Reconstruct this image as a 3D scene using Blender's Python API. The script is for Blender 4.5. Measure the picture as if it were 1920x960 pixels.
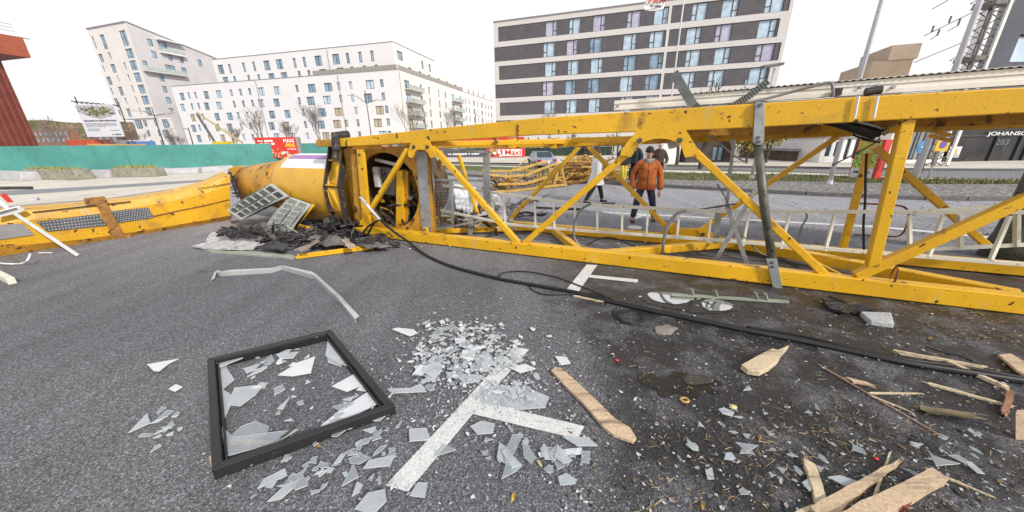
import bpy, bmesh, math, random
from mathutils import Vector as V3, Matrix
for o in list(bpy.data.objects): bpy.data.objects.remove(o)
scene = bpy.context.scene
COL = scene.collection
R = math.radians
rng = random.Random(7)

# ---------------------------------------------------------------- camera, world, sun, exposure
FPX, PITCH, ROLL, CH = 635.0, R(19), R(-0.79), 2.0
cf = V3((0, math.cos(PITCH), -math.sin(PITCH)))
r0 = V3((1, 0, 0)); u0 = V3((0, math.sin(PITCH), math.cos(PITCH)))
cr = r0*math.cos(ROLL) + u0*math.sin(ROLL)
cu = u0*math.cos(ROLL) - r0*math.sin(ROLL)
CAM = V3((0, 0, CH))
cd = bpy.data.cameras.new('camera'); cam = bpy.data.objects.new('camera', cd); COL.objects.link(cam)
cam.matrix_world = Matrix(((cr.x, cu.x, -cf.x, 0), (cr.y, cu.y, -cf.y, 0), (cr.z, cu.z, -cf.z, CH), (0, 0, 0, 1)))
cd.sensor_width = 36; cd.lens = FPX/1920*36; cd.clip_start = 0.05; cd.clip_end = 3000
scene.camera = cam

SUN_EL, SUN_AZ = R(34), R(138)          # azimuth clockwise from +Y: behind the camera, to the right
w = bpy.data.worlds.new('World'); scene.world = w; w.use_nodes = True
nt = w.node_tree; nt.nodes.clear()
sky = nt.nodes.new('ShaderNodeTexSky'); sky.sky_type = 'NISHITA'; sky.sun_disc = False
sky.sun_elevation = SUN_EL; sky.sun_rotation = SUN_AZ; sky.dust_density = 4.0; sky.air_density = 1.0
tc = nt.nodes.new('ShaderNodeTexCoord')
nz = nt.nodes.new('ShaderNodeTexNoise'); nz.inputs['Scale'].default_value = 2.2; nz.inputs['Detail'].default_value = 5
rp = nt.nodes.new('ShaderNodeValToRGB')
rp.color_ramp.elements[0].position = 0.3; rp.color_ramp.elements[0].color = (10.6, 10.3, 10.2, 1)
rp.color_ramp.elements[1].position = 0.75; rp.color_ramp.elements[1].color = (11.5, 11.2, 11.0, 1)
mx = nt.nodes.new('ShaderNodeMix'); mx.data_type = 'RGBA'; mx.inputs[0].default_value = 0.9
bg = nt.nodes.new('ShaderNodeBackground'); bg.inputs[1].default_value = 0.1
wo = nt.nodes.new('ShaderNodeOutputWorld')
L = nt.links.new
sep = nt.nodes.new('ShaderNodeSeparateXYZ'); el = nt.nodes.new('ShaderNodeMapRange'); el.interpolation_type = 'SMOOTHSTEP'
el.inputs['From Min'].default_value = 0.34; el.inputs['From Max'].default_value = 0.95
zen = nt.nodes.new('ShaderNodeMix'); zen.data_type = 'RGBA'; zen.inputs[7].default_value = (5.2, 5.7, 6.6, 1)   # thin haze: bright near the horizon, bluer overhead
L(tc.outputs['Generated'], sep.inputs[0]); L(sep.outputs[2], el.inputs[0]); L(el.outputs[0], zen.inputs[0]); L(rp.outputs[0], zen.inputs[6])
L(tc.outputs['Generated'], nz.inputs['Vector']); L(nz.outputs['Fac'], rp.inputs[0])
L(sky.outputs[0], mx.inputs[6]); L(zen.outputs[2], mx.inputs[7]); L(mx.outputs[2], bg.inputs[0]); L(bg.outputs[0], wo.inputs[0])
sl = bpy.data.lights.new('sun', 'SUN'); sl.energy = 3.3; sl.angle = R(6); sl.color = (1, 0.95, 0.87)
so = bpy.data.objects.new('sun', sl); COL.objects.link(so)
sd = V3((math.sin(SUN_AZ)*math.cos(SUN_EL), math.cos(SUN_AZ)*math.cos(SUN_EL), math.sin(SUN_EL)))
so.rotation_euler = (-sd).to_track_quat('-Z', 'Y').to_euler(); so.location = (0, 0, 60)
vs = scene.view_settings; vs.view_transform = 'Standard'; vs.look = 'None'; vs.exposure = 0.08; vs.gamma = 1; vs.use_curve_mapping = False

# ---------------------------------------------------------------- geometry of places
def ray(x, y): return cf*FPX + cr*(x-960) + cu*(480-y)
def G(x, y, z=0.0):
    d = ray(x, y); return CAM + d*((z-CH)/d.z)
def A(x, y, Y):
    d = ray(x, y); return CAM + d*(Y/d.y)
def onplane(x, y, P, n):
    d = ray(x, y); return CAM + d*(n.dot(P-CAM)/n.dot(d))
Z3 = V3((0, 0, 1))
MO = V3((-1.74, 6.62, 0)); ME = V3((.923, -.384, 0)).normalized(); MN = V3((.384, .923, 0)).normalized()
def M(s, t, z): return MO + ME*s + MN*t + Z3*z
def mp(x, y, t=0.0): return onplane(x, y, MO+MN*t, MN)

# ---------------------------------------------------------------- mesh builder
ORIG = {}
class MB:
    def __init__(s): s.v = []; s.f = []; s.m = []
    def face(s, pts, m=0):
        b = len(s.v); s.v += [V3(p) for p in pts]; s.f.append(list(range(b, b+len(pts)))); s.m.append(m)
    def hexa(s, p, m=0):      # 8 points: bottom ring 0-3, top ring 4-7
        b = len(s.v); s.v += [V3(q) for q in p]
        for f in ((3,2,1,0),(4,5,6,7),(0,1,5,4),(1,2,6,5),(2,3,7,6),(3,0,4,7)):
            s.f.append([b+i for i in f]); s.m.append(m)
    def box(s, c, hx, hy, hz, m=0):   # half vectors
        c, hx, hy, hz = V3(c), V3(hx), V3(hy), V3(hz)
        s.hexa([c-hx-hy-hz, c+hx-hy-hz, c+hx+hy-hz, c-hx+hy-hz, c-hx-hy+hz, c+hx-hy+hz, c+hx+hy+hz, c-hx+hy+hz], m)
    def abox(s, x0, y0, z0, x1, y1, z1, m=0):
        s.box(((x0+x1)/2, (y0+y1)/2, (z0+z1)/2), ((x1-x0)/2, 0, 0), (0, (y1-y0)/2, 0), (0, 0, (z1-z0)/2), m)
    def beam(s, p, q, w, h, up=None, m=0):
        p, q = V3(p), V3(q); d = (q-p); l = d.length
        if l < 1e-6: return
        d /= l; up = V3(up) if up is not None else Z3
        a = d.cross(up)
        if a.length < 1e-3: a = d.cross(V3((1, 0, 0)))
        a.normalize(); b = a.cross(d).normalized()
        s.box((p+q)/2, d*(l/2), a*(w/2), b*(h/2), m)
    def prism(s, pts, vec, m=0, mside=None):
        vec = V3(vec); pts = [V3(p) for p in pts]; n = len(pts); b = len(s.v)
        s.v += pts + [p+vec for p in pts]
        s.f.append([b+i for i in reversed(range(n))]); s.m.append(m)
        s.f.append([b+n+i for i in range(n)]); s.m.append(m)
        for i in range(n):
            j = (i+1) % n; s.f.append([b+i, b+j, b+n+j, b+n+i]); s.m.append(m if mside is None else mside)
    def tube(s, pts, r, n=8, m=0, caps=True):
        pts = [V3(p) for p in pts]; k = len(pts); b = len(s.v)
        rs = r if isinstance(r, (list, tuple)) else [r]*k
        a = None
        for i, p in enumerate(pts):
            d = (pts[min(i+1, k-1)]-pts[max(i-1, 0)]).normalized()
            if a is None:
                a = d.cross(Z3)
                if a.length < 1e-2: a = d.cross(V3((1, 0, 0)))
            a = (a - d*a.dot(d)).normalized(); c = d.cross(a)
            for j in range(n):
                t = 2*math.pi*j/n; s.v.append(p+(a*math.cos(t)+c*math.sin(t))*rs[i])
        for i in range(k-1):
            for j in range(n):
                q = (j+1) % n
                s.f.append([b+i*n+j, b+i*n+q, b+(i+1)*n+q, b+(i+1)*n+j]); s.m.append(m)
        if caps:
            s.f.append([b+j for j in reversed(range(n))]); s.m.append(m)
            s.f.append([b+(k-1)*n+j for j in range(n)]); s.m.append(m)
    def sweep(s, rings, m=0, mats=None, caps=True):  # list of equal-length closed rings
        b = len(s.v); n = len(rings[0])
        for r_ in rings: s.v += [V3(p) for p in r_]
        for i in range(len(rings)-1):
            for j in range(n):
                q = (j+1) % n
                s.f.append([b+i*n+j, b+i*n+q, b+(i+1)*n+q, b+(i+1)*n+j]); s.m.append(mats(i, j) if mats else m)
        if caps:
            s.f.append([b+j for j in reversed(range(n))]); s.m.append(m)
            s.f.append([b+(len(rings)-1)*n+j for j in range(n)]); s.m.append(m)
    def ball(s, c, rx, ry, rz, n=10, k=6, m=0, rot=None):
        c = V3(c); rings = []
        for i in range(1, k):
            ph = math.pi*i/k
            ring = []
            for j in range(n):
                t = 2*math.pi*j/n
                p = V3((rx*math.sin(ph)*math.cos(t), ry*math.sin(ph)*math.sin(t), -rz*math.cos(ph)))
                ring.append(c + (rot @ p if rot else p))
            rings.append(ring)
        b = len(s.v); s.sweep(rings, m)
    def build(s, name, mats, parent=None, origin=None, smooth=False, bevel=0, recalc=True):
        me = bpy.data.meshes.new(name)
        if parent is not None: og = ORIG[parent.name]
        elif origin is not None: og = V3(origin)
        else:
            xs = [p.x for p in s.v]; ys = [p.y for p in s.v]; zs = [p.z for p in s.v]
            og = V3(((min(xs)+max(xs))/2, (min(ys)+max(ys))/2, min(zs)))
        me.from_pydata([p-og for p in s.v], [], s.f)
        for mt in (mats if isinstance(mats, (list, tuple)) else [mats]): me.materials.append(mt)
        me.polygons.foreach_set('material_index', s.m)
        if recalc:
            bm = bmesh.new(); bm.from_mesh(me); bmesh.ops.recalc_face_normals(bm, faces=bm.faces); bm.to_mesh(me); bm.free()
        if smooth:
            for p in me.polygons: p.use_smooth = True
        me.update()
        o = bpy.data.objects.new(name, me); COL.objects.link(o)
        if parent is not None: o.parent = parent
        else: o.location = og
        ORIG[o.name] = og
        if bevel:
            bv = o.modifiers.new('bevel', 'BEVEL'); bv.width = bevel; bv.segments = 2; bv.limit_method = 'ANGLE'; bv.angle_limit = R(40)
        return o
def tag(o, label=None, cat=None, group=None, kind=None):
    if label: o['label'] = label
    if cat: o['category'] = cat
    if group: o['group'] = group
    if kind: o['kind'] = kind
    return o
def thing(name, label, cat, loc, group=None):
    o = bpy.data.objects.new(name, None); COL.objects.link(o); o.location = loc; o.empty_display_size = 0.2
    ORIG[o.name] = V3(loc); return tag(o, label, cat, group)
def struct(mb, name, mats, **k): return tag(mb.build(name, mats, **k), kind='structure')

# ---------------------------------------------------------------- materials
def mat(name, col, rough=0.6, metal=0.0, var=0.15, vscale=3.0, spots=None, bump=0.0, bscale=40.0, alpha=1.0, spec=0.5, streak=None, fine=0.0, fscale=90.0, coat=0.0):
    m = bpy.data.materials.new(name); m.use_nodes = True; n = m.node_tree; b = n.nodes['Principled BSDF']
    b.inputs['Roughness'].default_value = rough; b.inputs['Metallic'].default_value = metal
    b.inputs['Specular IOR Level'].default_value = spec
    if coat: b.inputs['Coat Weight'].default_value = coat; b.inputs['Coat Roughness'].default_value = 0.15
    if alpha < 1: b.inputs['Alpha'].default_value = alpha
    t = n.nodes.new('ShaderNodeTexCoord'); src = None
    def noise(sc, det=4, stretch=None):
        q = n.nodes.new('ShaderNodeTexNoise'); q.inputs['Scale'].default_value = sc; q.inputs['Detail'].default_value = det
        if stretch:
            mp_ = n.nodes.new('ShaderNodeMapping'); mp_.inputs['Scale'].default_value = stretch
            n.links.new(t.outputs['Object'], mp_.inputs[0]); n.links.new(mp_.outputs[0], q.inputs['Vector'])
        else: n.links.new(t.outputs['Object'], q.inputs['Vector'])
        return q
    def ramp(a, b_, ca, cb, inp):
        r_ = n.nodes.new('ShaderNodeValToRGB'); e = r_.color_ramp.elements
        e[0].position = a; e[1].position = b_; e[0].color = ca; e[1].color = cb; n.links.new(inp, r_.inputs[0]); return r_
    def mixc(fac, a, b_):
        x = n.nodes.new('ShaderNodeMix'); x.data_type = 'RGBA'
        for i, val in ((0, fac), (6, a), (7, b_)):
            if hasattr(val, 'links'): n.links.new(val, x.inputs[i])
            else: x.inputs[i].default_value = val
        return x.outputs[2]
    c = tuple(col)+(1,); lo = tuple(x*(1-var) for x in col)+(1,); hi = tuple(min(1, x*(1+var)) for x in col)+(1,)
    src = ramp(0.3, 0.7, lo, hi, noise(vscale).outputs['Fac']).outputs[0]
    if fine:
        f = ramp(0.35, 0.65, (1-fine,)*3+(1,), (1+fine,)*3+(1,), noise(fscale, 2).outputs['Fac']).outputs[0]
        x = n.nodes.new('ShaderNodeMix'); x.data_type = 'RGBA'; x.blend_type = 'MULTIPLY'; x.inputs[0].default_value = 1
        n.links.new(src, x.inputs[6]); n.links.new(f, x.inputs[7]); src = x.outputs[2]
    for sp in ([spots] if spots and not isinstance(spots, list) else spots or []):
        sc, th, sc_col = sp[:3]; wd = sp[3] if len(sp) > 3 else 0.03; st = sp[4] if len(sp) > 4 else None
        f = ramp(th, th+wd, (0, 0, 0, 1), (1, 1, 1, 1), noise(sc, 6, st).outputs['Fac']).outputs[0]
        src = mixc(f, src, tuple(sc_col)+(1,))
    n.links.new(src, b.inputs['Base Color'])
    if bump:
        bp = n.nodes.new('ShaderNodeBump'); bp.inputs['Strength'].default_value = bump; bp.inputs['Distance'].default_value = 0.02
        n.links.new(noise(bscale, 3).outputs['Fac'], bp.inputs['Height']); n.links.new(bp.outputs[0], b.inputs['Normal'])
    return m

YEL = mat('yellow paint', (.76, .425, .016), .36, var=.14, vscale=1.2, spots=[(2.4, .60, (.55, .30, .03), .14), (5, .63, (.62, .42, .10), .08, (1, 1, .3)), (3.2, .66, (.34, .17, .03), .08), (10, .665, (.09, .042, .015), .015), (34, .685, (.12, .06, .02), .02), (70, .69, (.05, .03, .02), .02), (14, .67, (.20, .10, .03), .05, (.3, 1, 1.5))], bump=.10, bscale=22, fine=.13, fscale=140)
YELD = mat('grimy yellow paint', (.50, .25, .025), .5, var=.25, vscale=2.5, spots=[(6, .58, (.10, .05, .02), .08), (22, .63, (.05, .03, .02), .04)], bump=.12, bscale=20, fine=.2)
RUST = mat('rusty steel', (.20, .085, .03), .75, var=.4, vscale=7, spots=[(14, .55, (.42, .2, .03), .1)], bump=.2)
GALV = mat('galvanised steel', (.40, .42, .42), .42, .55, var=.18, vscale=6, spots=[(10, .64, (.22, .22, .2), .06)], bump=.05, fine=.12)
ALU = mat('mill aluminium', (.66, .67, .66), .36, .35, var=.10, vscale=4, spots=[(12, .67, (.35, .33, .28), .05)], fine=.08)
ALUW = mat('pale ladder aluminium', (.70, .69, .60), .45, .1, var=.1, vscale=4, spots=[(15, .66, (.38, .34, .22), .05)], fine=.1)
CREAM = mat('cream painted metal', (.80, .785, .73), .4, .0, var=.06, vscale=2, spots=[(4, .66, (.5, .46, .36), .08), (30, .72, (.2, .18, .14), .03)], fine=.06)
WHITE = mat('white painted metal', (.76, .76, .76), .45, var=.06, spots=[(8, .68, (.42, .4, .36), .05)], fine=.05)
DIRTYW = mat('dirty white panel', (.58, .58, .57), .55, var=.18, vscale=5, spots=[(7, .60, (.22, .2, .16), .08), (25, .64, (.1, .09, .08), .03)], fine=.15)
BLACK = mat('black rubber', (.012, .012, .013), .5, var=.3, vscale=8, bump=.05)
DARK = mat('dark grey plastic', (.035, .034, .036), .55, var=.4, vscale=9, spots=[(25, .63, (.12, .11, .1), .04)], bump=.2)
CHAR = mat('charcoal scrap', (.03, .027, .028), .6, var=.6, vscale=10, spots=[(16, .60, (.16, .14, .13), .05), (9, .66, (.12, .03, .03), .05)], bump=.4)
GREYM = mat('grey machine casing', (.17, .165, .16), .5, .2, var=.3, vscale=5, spots=[(14, .6, (.06, .05, .045), .06)], bump=.1)
RED = mat('red paint', (.55, .03, .025), .45, var=.1)
BOLT = mat('dull bolt steel', (.16, .15, .14), .45, .8, var=.3)
SLOT = mat('dark slot', (.02, .018, .016), .8)
# ---------------------------------------------------------------- ground
def asphalt():
    m = bpy.data.materials.new('asphalt'); m.use_nodes = True; n = m.node_tree; b = n.nodes['Principled BSDF']; lk = n.links.new
    t = n.nodes.new('ShaderNodeTexCoord')
    def noise(sc, det=4, rough=.5):
        q = n.nodes.new('ShaderNodeTexNoise'); q.inputs['Scale'].default_value = sc; q.inputs['Detail'].default_value = det; q.inputs['Roughness'].default_value = rough
        lk(t.outputs['Object'], q.inputs['Vector']); return q.outputs['Fac']
    def ramp(inp, stops):
        r_ = n.nodes.new('ShaderNodeValToRGB'); e = r_.color_ramp.elements
        while len(e) < len(stops): e.new(0.5)
        for i, (p, c) in enumerate(stops):
            e[i].position = p; e[i].color = (c, c, c, 1) if not isinstance(c, tuple) else c+(1,)
        lk(inp, r_.inputs[0]); return r_.outputs[0]
    def math_(op, a, b_=None, c=None):
        q = n.nodes.new('ShaderNodeMath'); q.operation = op
        for i, v in enumerate((a, b_, c)):
            if v is None: continue
            if hasattr(v, 'links'): lk(v, q.inputs[i])
            else: q.inputs[i].default_value = v
        return q.outputs[0]
    def mix(f, a, b_, bl='MIX'):
        x = n.nodes.new('ShaderNodeMix'); x.data_type = 'RGBA'; x.blend_type = bl
        for i, v in ((0, f), (6, a), (7, b_)):
            if hasattr(v, 'links'): lk(v, x.inputs[i])
            else: x.inputs[i].default_value = v
        return x.outputs[2]
    sep = n.nodes.new('ShaderNodeSeparateXYZ'); lk(t.outputs['Object'], sep.inputs[0]); X, Y = sep.outputs[0], sep.outputs[1]
    big = noise(.7, 5); mid = noise(2.6, 5, .6); patch = noise(.32, 3)
    # wet, oil soaked ground to the right of the painted bay line and under the wreck
    wob = math_('MULTIPLY_ADD', mid, 1.1, math_('MULTIPLY', big, 1.6))
    wx = math_('ADD', X, math_('SUBTRACT', wob, 1.55))
    right = ramp(math_('MULTIPLY_ADD', wx, .25, .5), [(.55, 0.0), (.70, 1.0)])
    yn = ramp(math_('MULTIPLY_ADD', math_('ADD', Y, math_('SUBTRACT', math_('MULTIPLY', wob, .9), 1.2)), .1, 0.0), [(.46, 1.0), (.60, 0.0)])
    holes = ramp(mid, [(.37, 0.30), (.53, 1.0)])
    wet = math_('MULTIPLY', math_('MULTIPLY', right, yn), holes)
    ag = n.nodes.new('ShaderNodeTexVoronoi'); ag.inputs['Scale'].default_value = 130; lk(t.outputs['Object'], ag.inputs['Vector'])
    agv = n.nodes.new('ShaderNodeSeparateColor'); lk(ag.outputs['Color'], agv.inputs[0])
    sp1 = ramp(agv.outputs[0], [(0, .36), (.55, .92), (.85, 1.3), (1, 2.5)])
    sp2 = ramp(noise(38, 4, .7), [(.30, .66), (.5, 1.0), (.72, 1.35)])
    base = ramp(big, [(.25, (.112, .111, .122)), (.75, (.150, .149, .162))])
    base = mix(ramp(patch, [(.5, 0.0), (.62, .45)]), base, (.155, .155, .162, 1))
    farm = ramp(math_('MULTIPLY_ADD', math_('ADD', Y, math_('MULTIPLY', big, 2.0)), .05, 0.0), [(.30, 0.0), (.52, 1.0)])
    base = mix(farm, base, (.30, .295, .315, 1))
    base = mix(wet, base, (.030, .029, .030, 1))
    mpn = n.nodes.new('ShaderNodeMapping'); mpn.inputs['Scale'].default_value = (1.5, .16, 1); mpn.inputs['Rotation'].default_value = (0, 0, R(67)); lk(t.outputs['Object'], mpn.inputs[0])
    st_ = n.nodes.new('ShaderNodeTexNoise'); st_.inputs['Scale'].default_value = 1.6; st_.inputs['Detail'].default_value = 4; lk(mpn.outputs[0], st_.inputs['Vector'])
    base = mix(1.0, base, ramp(st_.outputs['Fac'], [(.30, .84), (.5, 1.0), (.70, 1.16)]), 'MULTIPLY')
    wv = n.nodes.new('ShaderNodeTexNoise'); wv.inputs['Scale'].default_value = 2.0; wv.inputs['Detail'].default_value = 5; lk(t.outputs['Object'], wv.inputs['Vector'])
    vm = n.nodes.new('ShaderNodeVectorMath'); vm.operation = 'MULTIPLY_ADD'; vm.inputs[1].default_value = (.5, .5, 0); lk(wv.outputs['Color'], vm.inputs[0]); lk(t.outputs['Object'], vm.inputs[2])
    ck = n.nodes.new('ShaderNodeTexVoronoi'); ck.feature = 'DISTANCE_TO_EDGE'; ck.inputs['Scale'].default_value = .34; lk(vm.outputs[0], ck.inputs['Vector'])
    crack = math_('MULTIPLY', ramp(ck.outputs['Distance'], [(.0, .6), (.004, 0.0)]), ramp(noise(.45, 3), [(.50, 0.0), (.60, 1.0)]))
    base = mix(crack, base, (.04, .04, .042, 1))
    stain = ramp(noise(1.3, 6, .65), [(.62, 0.0), (.70, .55)])
    base = mix(stain, base, (.055, .053, .053, 1))
    c = mix(1.0, mix(1.0, base, sp1, 'MULTIPLY'), sp2, 'MULTIPLY')
    lk(c, b.inputs['Base Color'])
    lk(ramp(wet, [(0, .82), (1, .42)]), b.inputs['Roughness'])
    bp = n.nodes.new('ShaderNodeBump'); bp.inputs['Strength'].default_value = .5; bp.inputs['Distance'].default_value = .006
    lk(ag.outputs['Distance'], bp.inputs['Height']); lk(bp.outputs[0], b.inputs['Normal'])
    return m
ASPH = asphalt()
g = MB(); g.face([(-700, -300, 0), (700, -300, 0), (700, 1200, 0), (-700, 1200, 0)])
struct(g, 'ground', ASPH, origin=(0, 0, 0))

PAVE = mat('sun brightened paving', (.60, .555, .48), .8, var=.12, vscale=.6, spots=[(1.2, .6, (.36, .34, .31), .1)], fine=.18, fscale=40)  # tone lightened to carry the sunlight on the left yard
COBB = mat('cobblestones', (.23, .22, .21), .85, var=.35, vscale=7, spots=[(9, .52, (.06, .055, .05), .05), (7, .60, (.46, .44, .40), .05)], bump=1.0, bscale=14, fine=.3, fscale=30)
KERB = mat('kerb granite', (.13, .125, .125), .8, var=.25, vscale=6, fine=.3, bump=.2)
GRASSM = mat('winter grass', (.085, .105, .030), .9, var=.35, vscale=4, spots=[(3, .58, (.17, .15, .06), .15)], fine=.4, fscale=30, bump=.5)
ROADM = mat('far road asphalt', (.20, .20, .205), .8, var=.1, vscale=.5, fine=.15)
PAINT = mat('worn road paint', (.62, .62, .61), .7, var=.10, vscale=5, spots=[(30, .64, (.22, .22, .22), .10), (7, .66, (.34, .34, .34), .1)], fine=.14, fscale=70)

def strip(name, top, bot, z, m, sub=6, thick=0.0):
    # top / bottom boundary as rows of ground points, same length
    g = MB(); n = len(top)
    for i in range(n-1):
        g.face([V3((bot[i].x, bot[i].y, z)), V3((bot[i+1].x, bot[i+1].y, z)), V3((top[i+1].x, top[i+1].y, z)), V3((top[i].x, top[i].y, z))])
    return struct(g, name, m, origin=(0, 0, 0), recalc=False)
XS = [1060, 1290, 1510, 1730, 1890, 2200]
kerb_px = [341, 354, 366, 375, 376, 374]
cob_px = [331, 342, 344.5, 350, 350, 347]
gra_px = [320, 328, 332, 340, 344, 341]
pth_px = [317, 323.5, 328, 338, 342, 339]
gr2_px = [315, 321, 326, 337, 341, 338]
rd_px = [310, 314, 317, 321, 322, 318]
def row(ys, ext=True):
    pts = [G(x, y) for x, y in zip(XS, ys)]
    d = (pts[0]-pts[1]).normalized()
    return [pts[0]+d*26] + pts
kr, cb, gr, pt, g2, rd = map(row, (kerb_px, cob_px, gra_px, pth_px, gr2_px, rd_px))
strip('cobbled_verge', cb, kr, .11, COBB)
strip('grass_verge', gr, cb, .118, GRASSM)
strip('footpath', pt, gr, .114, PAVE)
strip('grass_verge', g2, pt, .118, GRASSM)
strip('far_road', rd, g2, .035, ROADM)
far = [V3((p.x*2.2, p.y+60, 0)) for p in rd]
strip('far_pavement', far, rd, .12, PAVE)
g = MB()
for i in range(len(kr)-1):
    a, b_ = kr[i], kr[i+1]; d = (b_-a); k = max(1, int(d.length/1.1))
    for j in range(k):
        p = a+d*(j/k); q = a+d*((j+.985)/k); g.beam(p+Z3*.065, q+Z3*.065, .16, .13)
struct(g, 'kerb', KERB, origin=(0, 0, 0), bevel=.012)
g = MB()
for i in range(1, len(rd)-1):
    g.beam(rd[i]+Z3*.08, rd[i+1]+Z3*.08, .2, .16)
struct(g, 'kerb', KERB, origin=(0, 0, 0))
# grass tufts along the verge
g = MB(); rr = random.Random(3)
for i in range(5200):
    k = rr.randrange(1, len(gr)-1); f = rr.random(); h = rr.random()**1.3
    p = cb[k].lerp(cb[k+1], f).lerp(gr[k].lerp(gr[k+1], f), h*1.02-.05)
    a = rr.uniform(0, 6.28); s = rr.uniform(.03, .08); hh = rr.uniform(.05, .16)
    dv = V3((math.cos(a), math.sin(a), 0))*s*.35
    p = V3((p.x, p.y, .115)); g.face([p-dv, p+dv, p+V3((rr.uniform(-.05, .05), rr.uniform(-.05, .05), hh))], rr.randrange(3))
GB = [mat('grass blade green', (.09, .13, .03), .8), mat('grass blade olive', (.14, .14, .05), .8), mat('grass blade straw', (.30, .26, .12), .85)]
tag(g.build('grass', GB, origin=(0, 0, 0), recalc=False), 'short winter grass growing on the verge behind the cobbles', 'grass', kind='stuff')

# left: paved yard in front of the hoarding, sunlight put into its pale tone
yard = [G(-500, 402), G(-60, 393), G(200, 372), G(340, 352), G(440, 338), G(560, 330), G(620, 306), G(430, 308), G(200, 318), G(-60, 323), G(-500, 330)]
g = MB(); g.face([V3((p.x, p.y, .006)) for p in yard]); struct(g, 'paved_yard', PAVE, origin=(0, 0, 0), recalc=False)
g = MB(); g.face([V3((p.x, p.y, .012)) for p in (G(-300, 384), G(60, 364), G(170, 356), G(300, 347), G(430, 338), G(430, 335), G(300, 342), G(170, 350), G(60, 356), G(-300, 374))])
struct(g, 'yard_shadow_stripe', mat('painted yard shade', (.23, .23, .25), .8, var=.12, fine=.2), origin=(0, 0, 0), recalc=False)  # darker strip painted as the shadow lying across the sunlit yard

# painted bay lines
def paint(pix, z=.004, name='painted_line'):
    g = MB(); g.face([G(x, y, z) for x, y in pix]); return struct(g, name, PAINT, origin=(0, 0, 0), recalc=False)
paint([(722, 910), (765, 922), (885, 778), (992, 655), (964, 650), (852, 772)])
paint([(902, 752), (1000, 776), (1096, 799), (1083, 823), (985, 800), (886, 776)], .008)
paint([(1060, 545), (1084, 548), (1120, 497), (1100, 496)])
paint([(1106, 515), (1197, 524), (1195, 530), (1103, 520)], .008)
paint([(1130, 397), (1250, 403), (1650, 424), (1930, 450), (1930, 454), (1650, 427), (1250, 405), (1130, 399)])
paint([(1187, 410), (1199, 402), (1230, 404), (1219, 406), (1204, 405.5), (1196, 411)], .008)

WATER = mat('puddle water', (.10, .10, .10), .03, var=.1, spec=1.0)
WATER.node_tree.nodes['Principled BSDF'].inputs['IOR'].default_value = 3.5
def blob(pix, z, m, name, seed=1, label=None, jit=.06, rep=3):
    rr = random.Random(seed); pts = [G(x, y, z) for x, y in pix]; out = []
    n = len(pts)
    for i in range(n):
        p0, p1, p2, p3 = pts[i-1], pts[i], pts[(i+1) % n], pts[(i+2) % n]
        for j in range(6):
            u = j/6; p = .5*((2*p1)+(p2-p0)*u+(2*p0-5*p1+4*p2-p3)*u*u+(3*p1-p0-3*p2+p3)*u*u*u); L_ = (p2-p1).length*jit*.4
            out.append(p+V3((rr.uniform(-L_, L_), rr.uniform(-L_, L_), 0)))
    g = MB(); g.face(out); return struct(g, name, m, origin=(0, 0, 0), recalc=False)
OIL = mat('oily wet dirt', (.018, .015, .012), .35, var=.4, spots=[(20, .6, (.06, .05, .04), .1)])
blob([(1200, 548), (1225, 540), (1300, 546), (1380, 556), (1392, 576), (1330, 588), (1270, 580), (1215, 568)], .005, OIL, 'oily_stain', 5)
blob([(1215, 550), (1240, 547), (1285, 551), (1312, 556), (1290, 566), (1262, 570), (1225, 562)], .010, WATER, 'puddle', 6)
blob([(1318, 563), (1345, 562), (1372, 570), (1368, 580), (1340, 583), (1320, 577)], .010, WATER, 'puddle', 7)
blob([(1296, 552), (1316, 555), (1312, 562), (1300, 559)], .010, WATER, 'puddle', 8)
blob([(1196, 706), (1222, 700), (1240, 708), (1275, 697), (1300, 704), (1335, 706), (1356, 722), (1330, 724), (1352, 738), (1318, 735), (1298, 748), (1268, 736), (1240, 744), (1228, 728), (1204, 722)], .005, OIL, 'oily_stain', 9, jit=.25)
blob([(1285, 703), (1320, 703), (1338, 715), (1300, 722), (1280, 714)], .010, WATER, 'puddle', 10)

# hills far left
g = MB(); rr = random.Random(4); HM = mat('wooded hillside', (.16, .12, .075), .95, var=.4, vscale=.05, spots=[(.08, .55, (.10, .11, .05), .1), (.3, .6, (.24, .17, .12), .1)], fine=.4, fscale=.4)
base = []; top = []
for i in range(60):
    x = -60+i*9; p = A(x, 270, 420); hz = A(x, 226+10*math.sin(i*.35)*.3+max(0, x-150)*.05+rr.uniform(-1.2, 1.2), 420).z
    base.append(V3((p.x, 420, -5))); top.append(V3((p.x, 430+rr.uniform(0, 12), hz)))
for i in range(59):
    mid0 = base[i].lerp(top[i], .5)+V3((0, 0, 3)); mid1 = base[i+1].lerp(top[i+1], .5)+V3((0, 0, 3))
    g.face([base[i], base[i+1], mid1, mid0]); g.face([mid0, mid1, top[i+1], top[i]])
    bk0, bk1 = V3((top[i].x, 700, -5)), V3((top[i+1].x, 700, -5)); g.face([top[i], top[i+1], bk1, bk0])
struct(g, 'hills', HM, origin=(0, 0, 0))

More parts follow.
